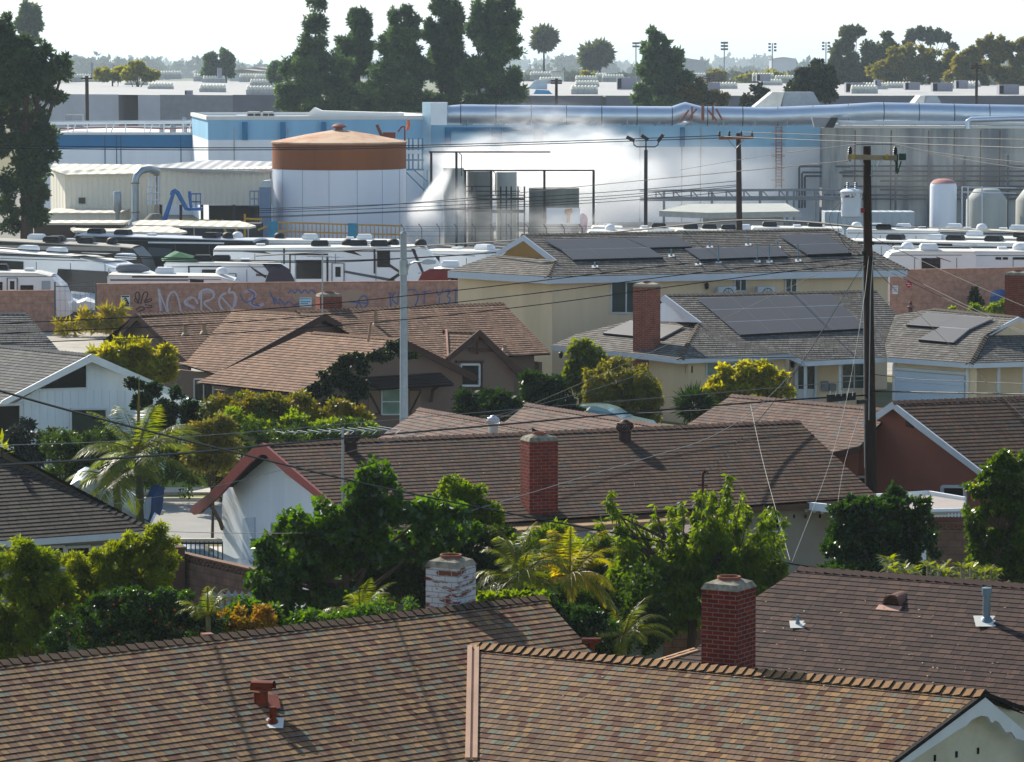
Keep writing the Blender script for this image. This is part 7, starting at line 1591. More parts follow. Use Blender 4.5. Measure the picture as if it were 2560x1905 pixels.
for i, (yl, yr, xr) in enumerate(((525, 452, 1846), (535, 462, 1846), (545, 466, 1846), (530, 402, 2120), (548, 478, 1846))): W(['wire across lower tank, topmost', 'wire across lower tank, second from top', 'wire across lower tank, third from top', 'wire rising past tank to the near pole arm', 'wire across lower tank, bottom'][i], [(640, yl - 3, 245), (1000, yl - 14 - i, 244), (1500, (yl + yr) / 2 - 5, 242), (xr, yr, P2Y if xr < 2000 else PY + 60)], .022)
W('heavy bundled cable over the solar roof ridge', [(640, 640, 200), (1000, 618, 190), (1280, 602, 180), (1600, 575, 170), (1830, 548, 160), (2000, 552, 140), (2170, 570, 112)], .035)
W('heavy cable from near pole to the right above the caravans', [(2170, 563, PY), (2400, 572, 103), (2620, 585, 98)], .014)
W('long black cable in front of the caravans left', [(-60, 605 + 12, 180), (300, 640, 180), (700, 655, 180), (1000, 648, 180), (1260, 630, 185)], .03); W('second black cable in front of left caravans', [(-60, 632, 175), (400, 648, 178), (800, 660, 180), (1100, 640, 180)], .024)
for i, (xa, ya, xb, yb_) in enumerate(((1250, 1045, 2160, 628), (1200, 900 + 140, 1950, 1012), (2176, 660, 2620, 1100), (2176, 655, 2620, 860), (2176, 590, 2620, 790), (2176, 640, 2560, 830))): W(['service wire from pole down across brick chimney', 'thin service wire above the faded hip roof', 'service wire from pole diagonally over the garage roof', 'service wire from pole over right caravans', 'upper service wire from pole to right edge', 'third service wire from pole to the right'][i], [(xa, ya, 120 if xa < 2000 else PY), (xb, yb_, PY if xa < 2000 else 98)], .008)
W('drop wire from pole to roof mast on the long ridge house', [(2165, 650, PY), (1950, 1000, 98), (1760, 1188, 89)], .010); W('grey drop wire to lower left along mid house roof', [(2165, 660, PY), (1900, 1060, 100), (1500, 1180, 92), (1250, 1255, 88), (1100, 1300, 86)], .009, WIRE2)
for i, (pts) in enumerate(([(2172, 640, PY - .2), (2160, 760, 104), (2100, 1100, 98), (1980, 1405, 90)], [(1876, 1010, 104), (1905, 1150, 98), (1975, 1400, 90)], [(2160, 1000, PY), (2095, 1200, 96), (2088, 1420, 90)], [(2150, 580, PY), (2110, 640, PY - .3), (2160, 650, PY)])): W(['pale twisted guy wire from pole to ground', 'pale guy wire on the brown roof', 'thin vertical wire beside patio cover', 'small loop of wire left of the pole'][i], pts, .007 if i < 2 else .005, WIRE2 if i < 3 else WIRE)
for i, pts in enumerate(([(2075, 420 + 110, PY), (2065, 545, PY), (2095, 590, PY), (2155, 640, PY)], [(2092, 500, PY), (2090, 560, PY), (2110, 620, PY), (2160, 640, PY)])): W(['left looping transformer lead', 'right looping transformer lead'][i], [(2105, 500, PY - .1)] + pts[1:], .007)
W('thin wire from lower left roof to white gable wall', [(380, 1328, 92), (650, 1335, 80), (900, 1330, 80)], .008); W('faint wire past red barge boards', [(250, 1265, 84), (560, 1215, 88), (900, 1120, 92), (1400, 1000, 98), (1620, 930, 104)], .007, WIRE2)
t = thing('splice_box', 'black cable splice boxes hanging on the thick cable left of pole', 'cable box', AY(2090, 992, 105)); mb = MB(); mb.obox(AY(2070, 996, 105), AY(2136, 990, 105.6), .12, .22); mb.obox(AY(2145, 1005, 105.6), AY(2166, 1003, 106), .1, .12); mb.build('box', mat('box_black', '111114', .6), t)
for i in range(5): mb = MB(); mb.tube([AY(2075 + i * 14, 990, 105), AY(2077 + i * 14, 978, 105)], .015, 5); mb.build('clamp', METAL, t)
# street sign / small antenna, second tv antenna
antenna('tv_antenna', 'small rooftop antenna on thin mast before the white fifth wheel', 806, 636, 790, 146, 1.6, 7, .7, rz=2.6)
# ================================================================ vegetation
def PBs(Y, lst, depth=1.0): return [PB(x, y, Y, rx, ry, depth) for x, y, rx, ry in lst]
L_PINE = leafmat('pine_needles', '1c3020', '36502e', '62703a', trans=.3, rough=.6, scale=.35, k=2.5)
L_PINE2 = leafmat('dark_pine_needles', '1a2e1c', '324a28', '606a30', trans=.28, rough=.6, scale=.4, k=2.3)
L_EUC = leafmat('eucalyptus_leaves', '24341e', '46583a', '6a5e3a', trans=.3, scale=.3, k=1.5)
L_OLIVE = leafmat('olive_green_leaves', '46561c', '707a2c', '948c38', trans=.35, scale=.3, k=1.3)
L_YEL = leafmat('yellow_green_leaves', '5f7416', '869a1e', 'a8b02c', trans=.35, scale=.6)
L_FAR = leafmat('far_tree_leaves', '26361f', '3a4c2b', '55602f', trans=.1, scale=.05, k=1.6)
L_BR = leafmat('bright_shrub_leaves', '3a5a0c', '648a14', '95a81c', trans=.5, scale=1.2)
L_FIG = leafmat('fig_leaves', '20460e', '447414', '8aac1e', trans=.45, rough=.27, spec=.6, scale=1.5)
L_CIT = leafmat('citrus_leaves', '17340a', '2f5a10', '648a18', trans=.35, rough=.3, spec=.5, scale=1.3)
L_PEA = leafmat('peach_leaves', '3a600c', '648a12', '9cb01c', trans=.5, rough=.45, scale=1.4)
L_HED = leafmat('hedge_leaves', '1c380c', '3a5c12', '74901a', trans=.4, rough=.4, scale=1.6)
L_RED = leafmat('reddish_leaves', '4a6a14', '7a8018', 'a04a20', trans=.3, scale=1.0)
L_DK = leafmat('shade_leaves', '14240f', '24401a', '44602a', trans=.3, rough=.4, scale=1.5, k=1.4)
L_PALM = leafmat('palm_fronds', '3a5a12', '64801c', 'a0a030', trans=.45, rough=.4, scale=1.2)
L_PALMY = leafmat('yellowing_fronds', '5a7a10', '98a018', 'c08818', trans=.55, rough=.45, scale=1.5)
L_GREY = leafmat('grey_green_leaves', '5a6a42', '7d8a52', 'b0ac78', trans=.3, scale=2.0)

# far treeline in the haze: reads as one mass
def treeline(name, Y, x0, x1, ytop, n, rmin, rmax, size, count, seed):
    global RNG
    RNG = np.random.default_rng(seed); rs = random.Random(seed); B = []
    s = SCL(Y)
    for i in range(n):
        x = x0 + (x1 - x0) * (i + rs.random()) / n; r = rs.uniform(rmin, rmax); yt = ytop(x) + rs.uniform(-5, 9)
        Yj = Y * rs.uniform(.93, 1.1); c = AY(x, yt + r * .9, Yj); B.append((c.x, c.y, c.z, r * s, r * s, r * s * .95)); B.append((c.x + r * s * .3, c.y, c.z * .5, r * s * 1.15, r * s, max(2, c.z * .6)))
    P, D = blob_points(sub_blobs(B, 5, .5), count, .5); P[:, 2] = np.maximum(P[:, 2], .1); V = leaves(P, D, size, 1.4, .1, .8)
    o = quads_mesh(name, V, L_FAR, None); kind(o, 'stuff'); return o
kind(treeline('far_woods', 5200, -80, 2660, lambda x: 152 + (6 if 400 < x < 700 else 0) + 6 * math.sin(x * .013), 130, 9, 22, 5.0, 22000, 3), 'stuff', 'hazy blue distant woods along the horizon')
kind(treeline('far_woods', 2900, -80, 2660, lambda x: (147 if x < 520 else 166) + 7 * math.sin(x * .021) - (12 if 1380 < x < 1560 else 0), 105, 12, 26, 3.2, 26000, 4), 'stuff', 'bluish middle distance tree belt')
kind(treeline('far_woods', 1400, 1150, 2660, lambda x: 184 + 5 * math.sin(x * .03), 50, 10, 20, 1.5, 15000, 6), 'stuff', 'green tree belt just beyond the warehouse roof')
RNG = np.random.default_rng(12)
G1 = 'row of tall pines behind the factory'
rows = [('tallest left pine of the row, slim pointed top above the tank', 372, [(790, 30, 30, 38), (787, 95, 32, 30), (775, 150, 55, 40), (840, 150, 35, 35), (735, 175, 32, 45), (780, 225, 85, 55), (720, 250, 45, 40), (850, 240, 50, 50), (770, 280, 110, 32), (785, 122, 38, 25), (788, 62, 26, 22)]),
        ('second pine of the row, small rounded pointed crown', 376, [(898, 52, 28, 30), (896, 95, 42, 35), (885, 150, 40, 45), (900, 215, 55, 60), (895, 275, 70, 35), (895, 122, 36, 30), (897, 75, 30, 25)]),
        ('middle pine of the row with triple pointed top', 370, [(988, 55, 16, 35), (1018, 50, 18, 32), (1040, 62, 16, 30), (1005, 110, 52, 50), (985, 165, 55, 50), (1040, 170, 45, 55), (1000, 235, 85, 60), (1010, 280, 90, 25), (1012, 80, 38, 25)]),
        ('fourth pine of the row, open crown left of the broadest', 373, [(1100, 15, 22, 22), (1128, 40, 34, 45), (1085, 70, 25, 30), (1115, 110, 42, 45), (1100, 170, 40, 45), (1135, 185, 35, 50), (1115, 245, 65, 50), (1118, 140, 42, 30), (1112, 75, 34, 25)]),
        ('rightmost pine of the row, broad tall double crown', 368, [(1215, 35, 38, 50), (1268, 40, 36, 60), (1225, 90, 48, 40), (1275, 95, 25, 30), (1180, 75, 18, 22), (1215, 150, 50, 50), (1180, 190, 32, 45), (1245, 200, 55, 50), (1290, 190, 18, 22), (1285, 230, 28, 30), (1235, 260, 70, 30), (1240, 120, 50, 35), (1240, 70, 40, 40)])]
for lab, Y, lst in rows: plant('pine_tree', lab, 'pine tree', PBs(Y, lst, .8), L_PINE, 40000, .16, aspect=2.4, droop=-.3, rnd=.7, sub=13, f=.34, group=G1, trunk=.4, shell=.9, twig=9)
plant('pine_tree', 'huge dark pine filling the left edge above the caravans', 'pine tree', PBs(246, [(10, 85, 30, 45), (60, 135, 55, 45), (5, 150, 60, 50), (110, 155, 35, 40), (160, 170, 22, 32), (70, 205, 80, 45), (130, 235, 32, 32), (30, 270, 85, 45), (80, 320, 55, 40), (120, 365, 30, 28), (30, 370, 75, 50), (95, 420, 35, 35), (40, 450, 70, 45), (85, 480, 38, 38), (20, 530, 65, 38), (75, 540, 35, 28), (-60, 300, 80, 200)], .8), L_PINE2, 60000, .14, aspect=2.0, droop=-.15, rnd=.6, sub=13, f=.34, trunk=.5, shell=.55, group=None)
plant('pine_tree', 'tall hazy conifer at far left beside the huge pine', 'pine tree', PBs(620, [(62, 20, 16, 22), (85, 30, 14, 22), (55, 55, 16, 26), (88, 60, 15, 26), (70, 85, 26, 24)], .8), L_PINE, 5000, .4, aspect=1.6, sub=12, f=.3, trunk=.4)
plant('pine_tree', 'bushy pine with twin knobbly tops right of the mist', 'pine tree', PBs(400, [(1633, 90, 9, 14), (1658, 97, 11, 12), (1625, 125, 18, 20), (1665, 125, 20, 22), (1630, 165, 35, 30), (1680, 160, 25, 30), (1640, 215, 48, 40), (1700, 215, 30, 40), (1610, 235, 30, 30), (1650, 250, 60, 18)], .8), L_PINE, 11000, .32, aspect=1.7, droop=-.15, sub=11, f=.36, trunk=.35)
plant('young_pine', 'small ragged yellowish pines right of the bushy pine', 'young pine', PBs(398, [(1748, 218, 12, 18), (1745, 245, 28, 20), (1780, 245, 16, 20), (1810, 252, 16, 14), (1720, 235, 18, 26)], .8), leafmat('young_pine_needles', '34401a', '59602a', '7a6a30', trans=.2, scale=.5), 4200, .26, aspect=1.6, sub=9, trunk=.12)
plant('shade_tree', 'dense dark green tree beside the large roof cowl', 'tree', PBs(395, [(2050, 180, 26, 26), (2005, 195, 28, 24), (2060, 205, 30, 30), (2000, 225, 35, 25), (2035, 240, 55, 20), (1900, 230, 22, 20), (1875, 250, 20, 14)], .8), leafmat('shade_tree_leaves', '16260f', '2b4018', '4c5c20', trans=.15, scale=.4), 9000, .3, aspect=1.5, sub=13, f=.35, trunk=.3)
G2 = 'trees beyond the warehouse roof'
for lab, Y, m, n, lst in (('tall open eucalyptus with rounded top, leftmost of right group', 640, L_EUC, 13000, [(2115, 78, 18, 15), (2145, 78, 16, 14), (2125, 105, 22, 18), (2095, 130, 20, 22), (2110, 150, 32, 25), (2090, 180, 26, 30), (2150, 180, 40, 30), (2175, 120, 22, 22), (2180, 150, 26, 35), (2130, 200, 55, 18)]),
                  ('dark reddish eucalyptus with ball shaped tip', 650, L_EUC, 8000, [(2219, 92, 10, 11), (2225, 118, 24, 18), (2215, 150, 34, 35), (2215, 185, 35, 25)]),
                  ('broad olive green tree in front of eucalyptus', 620, L_OLIVE, 15000, [(2240, 150, 35, 28), (2290, 135, 35, 28), (2200, 175, 24, 28), (2265, 180, 60, 30), (2330, 150, 35, 28), (2350, 180, 40, 30), (2370, 140, 16, 18)]),
                  ('wispy hazy tree with feathery top', 760, L_EUC, 3500, [(2280, 85, 14, 16), (2300, 80, 10, 14), (2330, 92, 12, 18), (2350, 88, 9, 14), (2365, 95, 9, 12), (2385, 115, 10, 12), (2270, 105, 10, 12)]),
                  ('olive brown tree with sunlit left side near right edge', 600, L_OLIVE, 14000, [(2470, 115, 26, 20), (2430, 145, 30, 25), (2490, 135, 22, 25), (2400, 160, 20, 25), (2450, 175, 45, 30), (2400, 195, 30, 18), (2475, 95, 10, 10)]),
                  ('drooping tree at the right edge of the photo', 600, L_OLIVE, 11000, [(2510, 115, 18, 20), (2555, 110, 20, 18), (2580, 130, 30, 30), (2520, 130, 12, 14), (2560, 150, 25, 20), (2540, 190, 40, 25), (2520, 200, 30, 18)]),
                  ('bright yellow green round tree behind the grey stacks', 560, L_YEL, 5000, [(330, 168, 18, 14), (350, 175, 26, 20), (375, 185, 22, 18), (320, 185, 20, 16)]),
                  ('low yellow green tree left of the bright one', 565, L_YEL, 3500, [(262, 180, 18, 10), (300, 182, 18, 12), (280, 190, 38, 10)]),
                  ('left dark conifer of the twin pair on the far roof edge', 700, L_PINE, 3000, [(527, 148, 14, 14), (527, 168, 20, 18), (525, 185, 22, 12)]),
                  ('right taller dark conifer of the twin pair', 700, L_PINE, 3000, [(564, 135, 10, 14), (566, 158, 15, 20), (565, 182, 20, 14)]),
                  ('dark blue green tree left of the row of pines', 560, L_PINE, 3500, [(690, 170, 18, 18), (685, 190, 22, 16), (700, 195, 20, 14)]),
                  ('small bright green tree between duct cyclone and palms', 700, L_YEL, 1800, [(1463, 190, 13, 9), (1475, 194, 10, 7)]),
                  ('long low yellow green tree before stadium lights', 800, L_YEL, 3500, [(1865, 195, 22, 9), (1890, 193, 20, 10), (1925, 190, 30, 12), (1950, 192, 22, 10)]),
                  ('olive round bush behind the warehouse right of pine', 760, L_OLIVE, 2500, [(1795, 190, 22, 14), (1780, 196, 22, 10)])):
    plant('tree', lab, 'tree', PBs(Y, lst, .8), m, n, .42 * Y / 620, aspect=1.4, droop=.15, sub=10, f=.34, group=G2, trunk=.22, shell=.55)

def frond(V, c, az, el, L, nl, lw, droop, leafL, side=.85):
    """appends leaflets of one feather frond to V, returns rachis points"""
    pts = []; d = Vector((math.cos(az) * math.cos(el), math.sin(az) * math.cos(el), math.sin(el))); p = Vector(c); st = L / 12
    for i in range(13):
        pts.append(p.copy()); d = (d + Vector((0, 0, -droop * (i / 12) * .28))).normalized(); p = p + d * st
    for i in range(nl):
        u = .12 + .88 * i / nl; k = min(11, int(u * 12)); f = u * 12 - k; q = pts[k].lerp(pts[k + 1], f); t = (pts[k + 1] - pts[k]).normalized()
        s_ = t.cross(Vector((0, 0, 1))).normalized(); ll = leafL * math.sin(math.pi * (.12 + .84 * u)) * random.uniform(.8, 1.1)
        for sg in (-1, 1):
            e = (s_ * sg * side + t * .55 + Vector((0, 0, -.32 - random.uniform(0, .35)))).normalized(); tip = q + e * ll; w_ = t * lw
            V.append([tuple(q - w_ * .6), tuple(q + e * ll * .4 - w_ + Vector((0, 0, .01))), tuple(tip), tuple(q + e * ll * .4 + w_)])
    return pts
def palm(name, label, c, base, n, L, m, nl=34, leafL=.42, lw=.018, droop=.9, elr=(-.3, 1.1), trunk=.11, seed=1, spear=False, trm=None):
    random.seed(seed); t = thing(name, label, 'palm', base); V = []; R_ = []
    for i in range(n): R_.append(frond(V, c, 2 * math.pi * i / n * 1.0 + random.uniform(-.3, .3), random.uniform(*elr), L * random.uniform(.8, 1.1), nl, lw, droop * random.uniform(.8, 1.2), leafL))
    quads_mesh('fronds', np.array(V), m, t)
    mb = MB()
    for p in R_: mb.tube(p[::2], [.022, .02, .017, .014, .011, .008, .004][:len(p[::2])], 4)
    if spear: mb.tube([Vector(c), Vector(c) + Vector((.03, 0, 1.2)), Vector(c) + Vector((.05, 0, 2.2))], [.05, .05, .01], 6)
    mb.build('frond_stems', leafmat('frond_stem', '6a7420', '8a8c30', trans=.1), t)
    if trunk: mb = MB(); b = Vector(base); mb.tube([b, b.lerp(Vector(c), .5) + Vector((.04, 0, 0)), Vector(c)], [trunk * 1.25, trunk, trunk * .9], 10); mb.build('trunk', trm or mat('palm_trunk', '5a5c42', .9, var=.2, scale=4), t, smooth=True)
    return t
def pc(x, y, Y): return tuple(AY(x, y, Y))
# distant fan palms
for lab, x, y, yb, Y, r in (('lone tall fan palm against the sky above the duct', 1361, 95, 205, 760, 17), ('left fan palm of the hazy pair', 1481, 140, 205, 800, 20), ('right fan palm of the hazy pair, slightly taller', 1501, 132, 205, 800, 18)):
    B = PBs(Y, [(x, y, r, r * .85), (x - 4, y + r * .7, r * .6, r * .4)], 1); plant('fan_palm', lab, 'palm', B, L_EUC, 1500, .75, base=tuple(Vector(pc(x + 3, yb, Y)) * 1)[:2] + (0,), aspect=2.4, sub=0, group='distant fan palms', trunk=.28, shell=.9)
# mid distance garden plants
plant('bamboo_bush', 'bright yellow green feathery bush behind the white gable house', 'bush', PBs(138, [(330, 865, 35, 22), (290, 885, 55, 28), (350, 890, 45, 35), (405, 905, 32, 35), (250, 880, 30, 20), (420, 915, 22, 30), (370, 925, 60, 35), (300, 925, 60, 40)], .8), leafmat('bamboo_leaves', '68801a', '93a51e', 'b0b828', trans=.5, scale=.7), 16000, .085, aspect=3, droop=.4, sub=12, f=.36, trunk=.06)
plant('clipped_shrub', 'large clipped weeping yellow green dome shrub by brick chimney', 'shrub', PBs(145, [(1540, 945, 60, 45), (1600, 960, 50, 55), (1490, 975, 40, 65), (1550, 1000, 90, 60), (1620, 1010, 38, 50), (1560, 1050, 90, 40)], .8), leafmat('cypress_leaves', '4a5c0a', '80900e', 'a8a814', trans=.4, scale=1.5), 26000, .06, aspect=2.6, droop=.9, rnd=.4, sub=16, f=.3, trunk=.1, shell=.3)
plant('glossy_tree', 'slim bright glossy leaved tree left of the clipped shrub', 'tree', PBs(147, [(1455, 880, 28, 25), (1475, 900, 30, 28), (1440, 925, 28, 30), (1470, 950, 30, 40), (1430, 960, 18, 35)], .8), leafmat('glossy_leaves', '3c5c0e', '6d8a14', '98a81c', trans=.4, rough=.25, spec=.7, scale=1), 5000, .12, aspect=2, droop=.5, sub=10, trunk=.07)
plant('round_bush', 'yellow green round bush in front of the garage wing', 'bush', PBs(145, [(1880, 925, 40, 28), (1840, 950, 50, 35), (1915, 955, 50, 35), (1800, 965, 35, 28), (1945, 980, 35, 30), (1860, 985, 80, 30), (1790, 1010, 25, 25)], .8), leafmat('round_bush_leaves', '627a0c', '94a610', 'b8b81a', trans=.5, scale=1.2), 12000, .09, aspect=1.8, sub=16, f=.3, trunk=.1)
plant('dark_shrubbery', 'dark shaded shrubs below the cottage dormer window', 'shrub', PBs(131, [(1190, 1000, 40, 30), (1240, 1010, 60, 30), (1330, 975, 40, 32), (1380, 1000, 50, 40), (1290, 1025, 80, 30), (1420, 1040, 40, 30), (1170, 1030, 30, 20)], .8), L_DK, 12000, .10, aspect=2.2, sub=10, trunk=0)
plant('agave_plant', 'dark spiky plant beside the cream wall corner', 'plant', PBs(138, [(1735, 1015, 24, 22)], .8), L_DK, 700, .07, aspect=7, sub=0, rnd=.3, droop=-.3, trunk=.05)
plant('flowering_hedge', 'tall hedge with reddish orange new growth before the cottage', 'hedge', PBs(128, [(560, 1010, 50, 22), (650, 1005, 70, 28), (740, 1015, 70, 30), (830, 1035, 60, 30), (890, 1050, 40, 28), (530, 1030, 40, 20), (700, 1040, 120, 25)], .9), [L_RED, L_BR][0], 16000, .075, aspect=1.9, sub=14, f=.34, trunk=0, shell=.5)
plant('flowering_hedge', 'green understory of the reddish topped hedge', 'hedge', PBs(126.5, [(600, 1050, 80, 25), (720, 1062, 90, 25), (850, 1072, 80, 25), (925, 1080, 25, 25)], .8), L_BR, 12000, .08, aspect=1.8, sub=14, f=.34, trunk=0)
plant('clipped_hedge', 'long dark clipped hedge with bright sunlit top left of mid house', 'hedge', PBs(122, [(130 + i * 62, 1112 - i * 2 + (10 if i % 2 else 0), 52, 42) for i in range(13)] + [(140 + i * 62, 1180, 55, 60) for i in range(13)], .7), L_HED, 42000, .065, aspect=1.5, sub=16, f=.3, trunk=0, shell=.3)
plant('clipped_hedge', 'dark boxy hedge block left of the palm trunks', 'hedge', PBs(116, [(150, 1130, 50, 50), (150, 1190, 55, 50), (220, 1180, 55, 55), (230, 1130, 50, 45)], .7), L_HED, 11000, .06, aspect=1.5, sub=16, f=.3, trunk=0, shell=.3)
plant('grey_shrub', 'pale silvery green airy shrub with cream flower spikes', 'shrub', PBs(112, [(500, 1080, 35, 35), (545, 1070, 35, 30), (560, 1120, 38, 35), (500, 1130, 35, 35), (540, 1165, 35, 25)], .8), L_GREY, 9000, .05, aspect=3.6, sub=12, trunk=.05, shell=.9)
plant('dark_bush', 'dark blue grey bush by the garage opening', 'bush', PBs(119, [(60, 1090, 45, 28), (50, 1130, 55, 35), (95, 1120, 30, 35)], .8), leafmat('bluegrey_leaves', '1d2a2c', '2f4044', '4a5a58', trans=.15, scale=2), 6000, .07, aspect=2, sub=10, trunk=0)
plant('marigold_plant', 'orange flowering plant beyond the charcoal roof edge', 'flowers', PBs(108, [(128, 1222, 16, 12), (140, 1225, 14, 10)], .8), leafmat('marigold', 'c06a10', 'e0901c', '7a9a20', trans=.3, scale=4), 500, .06, aspect=1.3, sub=6, trunk=0)
plant('ivy', 'dark ivy climbing the white gable under its right barge board', 'ivy', [PB(x, y, 122.2 - i * .1, rx, ry, .12) for i, (x, y, rx, ry) in enumerate([(330, 965, 24, 18), (375, 990, 32, 28), (430, 1020, 38, 40), (480, 1040, 36, 36), (400, 1050, 30, 40), (345, 1000, 14, 30)])], L_DK, 7000, .085, aspect=1.3, sub=10, trunk=0)
plant('ivy', 'green ivy spreading over the front gable of the tan cottage', 'ivy', [PB(x, y, Yv, rx, ry, .10) for x, y, rx, ry, Yv in [(985, 872, 25, 14, 133.2), (940, 892, 40, 18, 133.6), (890, 915, 45, 24, 134), (840, 940, 45, 26, 134.4), (870, 965, 45, 28, 134.2), (800, 975, 40, 22, 134.8), (850, 1000, 40, 22, 134.2), (1020, 885, 30, 8, 132.8), (770, 990, 30, 14, 135)]], leafmat('ivy_leaves', '14260c', '284012', '5a741c', trans=.2, rough=.35, scale=2), 9000, .085, aspect=1.3, sub=9, trunk=0)
plant('weeds', 'tall bright weeds growing in the gap before the chain link gate', 'weeds', PBs(196, [(215, 800, 14, 22), (150, 815, 14, 16), (175, 825, 20, 12), (235, 815, 22, 18), (270, 790, 14, 18), (290, 805, 16, 22), (300, 780, 8, 14), (260, 820, 40, 10)], .5), leafmat('weed_leaves', '7a8c1c', 'a0a828', 'c0a850', trans=.3, scale=1), 1100, .10, aspect=5, droop=-.5, sub=8, trunk=0)
plant('wall_shrub', 'pale green shrub by the wall left of the right chimney', 'shrub', PBs(186, [(2440, 772, 18, 10), (2480, 775, 24, 12), (2510, 765, 14, 14), (2380, 775, 10, 6)], .8), L_BR, 2500, .1, sub=8, trunk=0)
plant('climbing_vine', 'dark thin vine climbing the right pinkish wall', 'vine', PBs(198, [(2435, 740, 8, 20), (2445, 760, 12, 14)], .2), L_DK, 900, .12, sub=6, trunk=0)
t = tarp('crumpled blue tarpaulin by the wall near the right chimney', [(2472, 770), (2476, 742), (2500, 738), (2520, 744), (2522, 770)], 190, .8, BT, 'tarp_heap', 'tarpaulin')
t = thing('standpipe', 'small dark red standpipe before the right pinkish wall', 'standpipe', pc(2276, 782, 196)); c = AY(2276, 780, 196); mb = MB(); mb.lathe(c - Vector((0, 0, .3)), [(.12, 0), (.12, .5), (.2, .52), (.2, .6), (.1, .65), (.1, .8), (.04, .9)], 12); mb.build('standpipe_body', mat('dark_red_pipe', '4a1c20', .6), t)
# king palms on the left
palm('king_palm', 'taller king palm with arching fronds, right one of the pair', pc(345, 1128, 104), (AY(349, 1300, 104).x, 104, 0), 17, 2.3, L_PALM, nl=44, leafL=.62, lw=.022, droop=.75, elr=(-.25, 1.2), trunk=.13, seed=3, spear=True)
palm('king_palm', 'shorter king palm with drooping yellow fronds, left one of the pair', pc(290, 1200, 103), (AY(298, 1300, 103).x, 103, 0), 13, 1.7, L_PALM, nl=36, leafL=.5, lw=.02, droop=1.2, elr=(-.5, .8), trunk=.12, seed=8)
plant('banana_plant', 'single bright banana leaf cut by the left edge', 'plant', PBs(97, [(4, 1120, 6, 18)], .3), leafmat('banana_leaf', '7a9a1c', '9ab424', trans=.5), 16, .1, aspect=3, sub=0, droop=-1, rnd=.3, trunk=.04)
# foreground garden
plant('feathery_bush', 'big bright green feathery bush mass at lower left', 'bush', PBs(80, [(395, 1345, 38, 38), (415, 1400, 30, 40), (350, 1380, 50, 40), (300, 1400, 50, 45), (250, 1395, 40, 30), (380, 1440, 60, 40), (280, 1460, 70, 50), (190, 1420, 40, 35), (320, 1500, 90, 45), (180, 1470, 55, 45), (230, 1520, 90, 60), (400, 1520, 60, 50), (150, 1540, 70, 60)], .9), leafmat('feathery_leaves', '4a680c', '74900f', 'a8b018', trans=.5, scale=1.6), 52000, .034, aspect=3.2, sub=16, f=.3, trunk=.1, shell=.5)
plant('feathery_bush', 'rounded bright green bush at the left edge under charcoal house', 'bush', PBs(77, [(40, 1380, 60, 40), (90, 1400, 60, 40), (20, 1440, 60, 50), (120, 1460, 60, 45), (60, 1500, 80, 60), (150, 1520, 60, 50), (40, 1580, 80, 55), (120, 1580, 70, 40), (-20, 1540, 60, 70), (90, 1530, 90, 70), (20, 1620, 90, 50)], .9), leafmat('feathery_leaves2', '3f600c', '6a8a10', 'a0ac18', trans=.5, scale=1.6), 50000, .036, aspect=2.8, sub=16, f=.3, trunk=.1, shell=.5)
to = plant('orange_tree', 'citrus bush dotted with small orange fruits behind nearest roof', 'orange tree', PBs(73, [(190, 1560, 55, 60), (260, 1530, 70, 50), (330, 1510, 70, 50), (420, 1520, 70, 50), (490, 1540, 60, 45), (300, 1590, 100, 40), (430, 1580, 90, 40), (530, 1580, 50, 30), (130, 1620, 40, 30)], .9), L_CIT, 26000, .045, aspect=1.8, sub=16, f=.3, trunk=.1, shell=.45)
P, D = blob_points(PBs(73, [(190, 1560, 55, 60), (260, 1530, 70, 50), (420, 1520, 75, 52), (490, 1540, 62, 45), (300, 1590, 100, 40), (430, 1580, 90, 40)], .9), 75, .05)
FRU = mat('orange_fruit', 'a8501a', .5, var=.15, scale=3); mb = MB()
for p, d in zip(P, D):
    if d[1] < .2: mb.lathe(Vector(p) , [(.003, -.025), (.018, -.016), (.025, 0), (.018, .016), (.003, .025)], 7)
o = mb.build('fruit', FRU, to, smooth=True); o['kind'] = 'stuff'
palm('pygmy_palm', 'small palm with pale frond beside orange fruited bush', pc(520, 1540, 72), (AY(520, 1620, 72).x, 72, 0), 13, .75, L_PALM, nl=28, leafL=.2, lw=.012, droop=1.0, elr=(.1, 1.3), trunk=.06, seed=5)
plant('autumn_bush', 'orange yellow leaved bush left of the fig tree', 'bush', PBs(74, [(590, 1560, 40, 35), (640, 1570, 40, 30), (610, 1590, 60, 25), (660, 1540, 25, 25)], .9), leafmat('autumn_leaves', '6a7a14', 'a08820', 'b0701c', trans=.3, scale=2.5), 7000, .045, aspect=1.8, sub=12, trunk=.04, shell=.8)
plant('fig_tree', 'large fig tree with broad glossy lobed leaves before white gable', 'fig tree', PBs(84, [(940, 1195, 42, 48), (900, 1245, 70, 45), (980, 1260, 50, 45), (800, 1300, 70, 40), (870, 1310, 80, 50), (1060, 1290, 60, 50), (1130, 1310, 55, 50), (740, 1320, 55, 50), (680, 1370, 50, 45), (790, 1380, 90, 50), (930, 1370, 90, 60), (1050, 1370, 70, 50), (680, 1440, 55, 60), (760, 1460, 90, 60), (700, 1520, 75, 50), (820, 1520, 110, 50)], .9), L_FIG, 19000, .12, aspect=1.25, droop=.35, rnd=.55, sub=12, f=.32, trunk=.13, shell=.5)
plant('leafy_shrub', 'fine leaved yellow green shrub behind the fig tree', 'shrub', PBs(88, [(1130, 1220, 40, 30), (1170, 1250, 45, 35), (1200, 1290, 50, 35), (1240, 1285, 30, 25), (1120, 1270, 60, 40)], .9), L_PEA, 9000, .055, aspect=1.8, sub=12, trunk=.05, shell=.8)
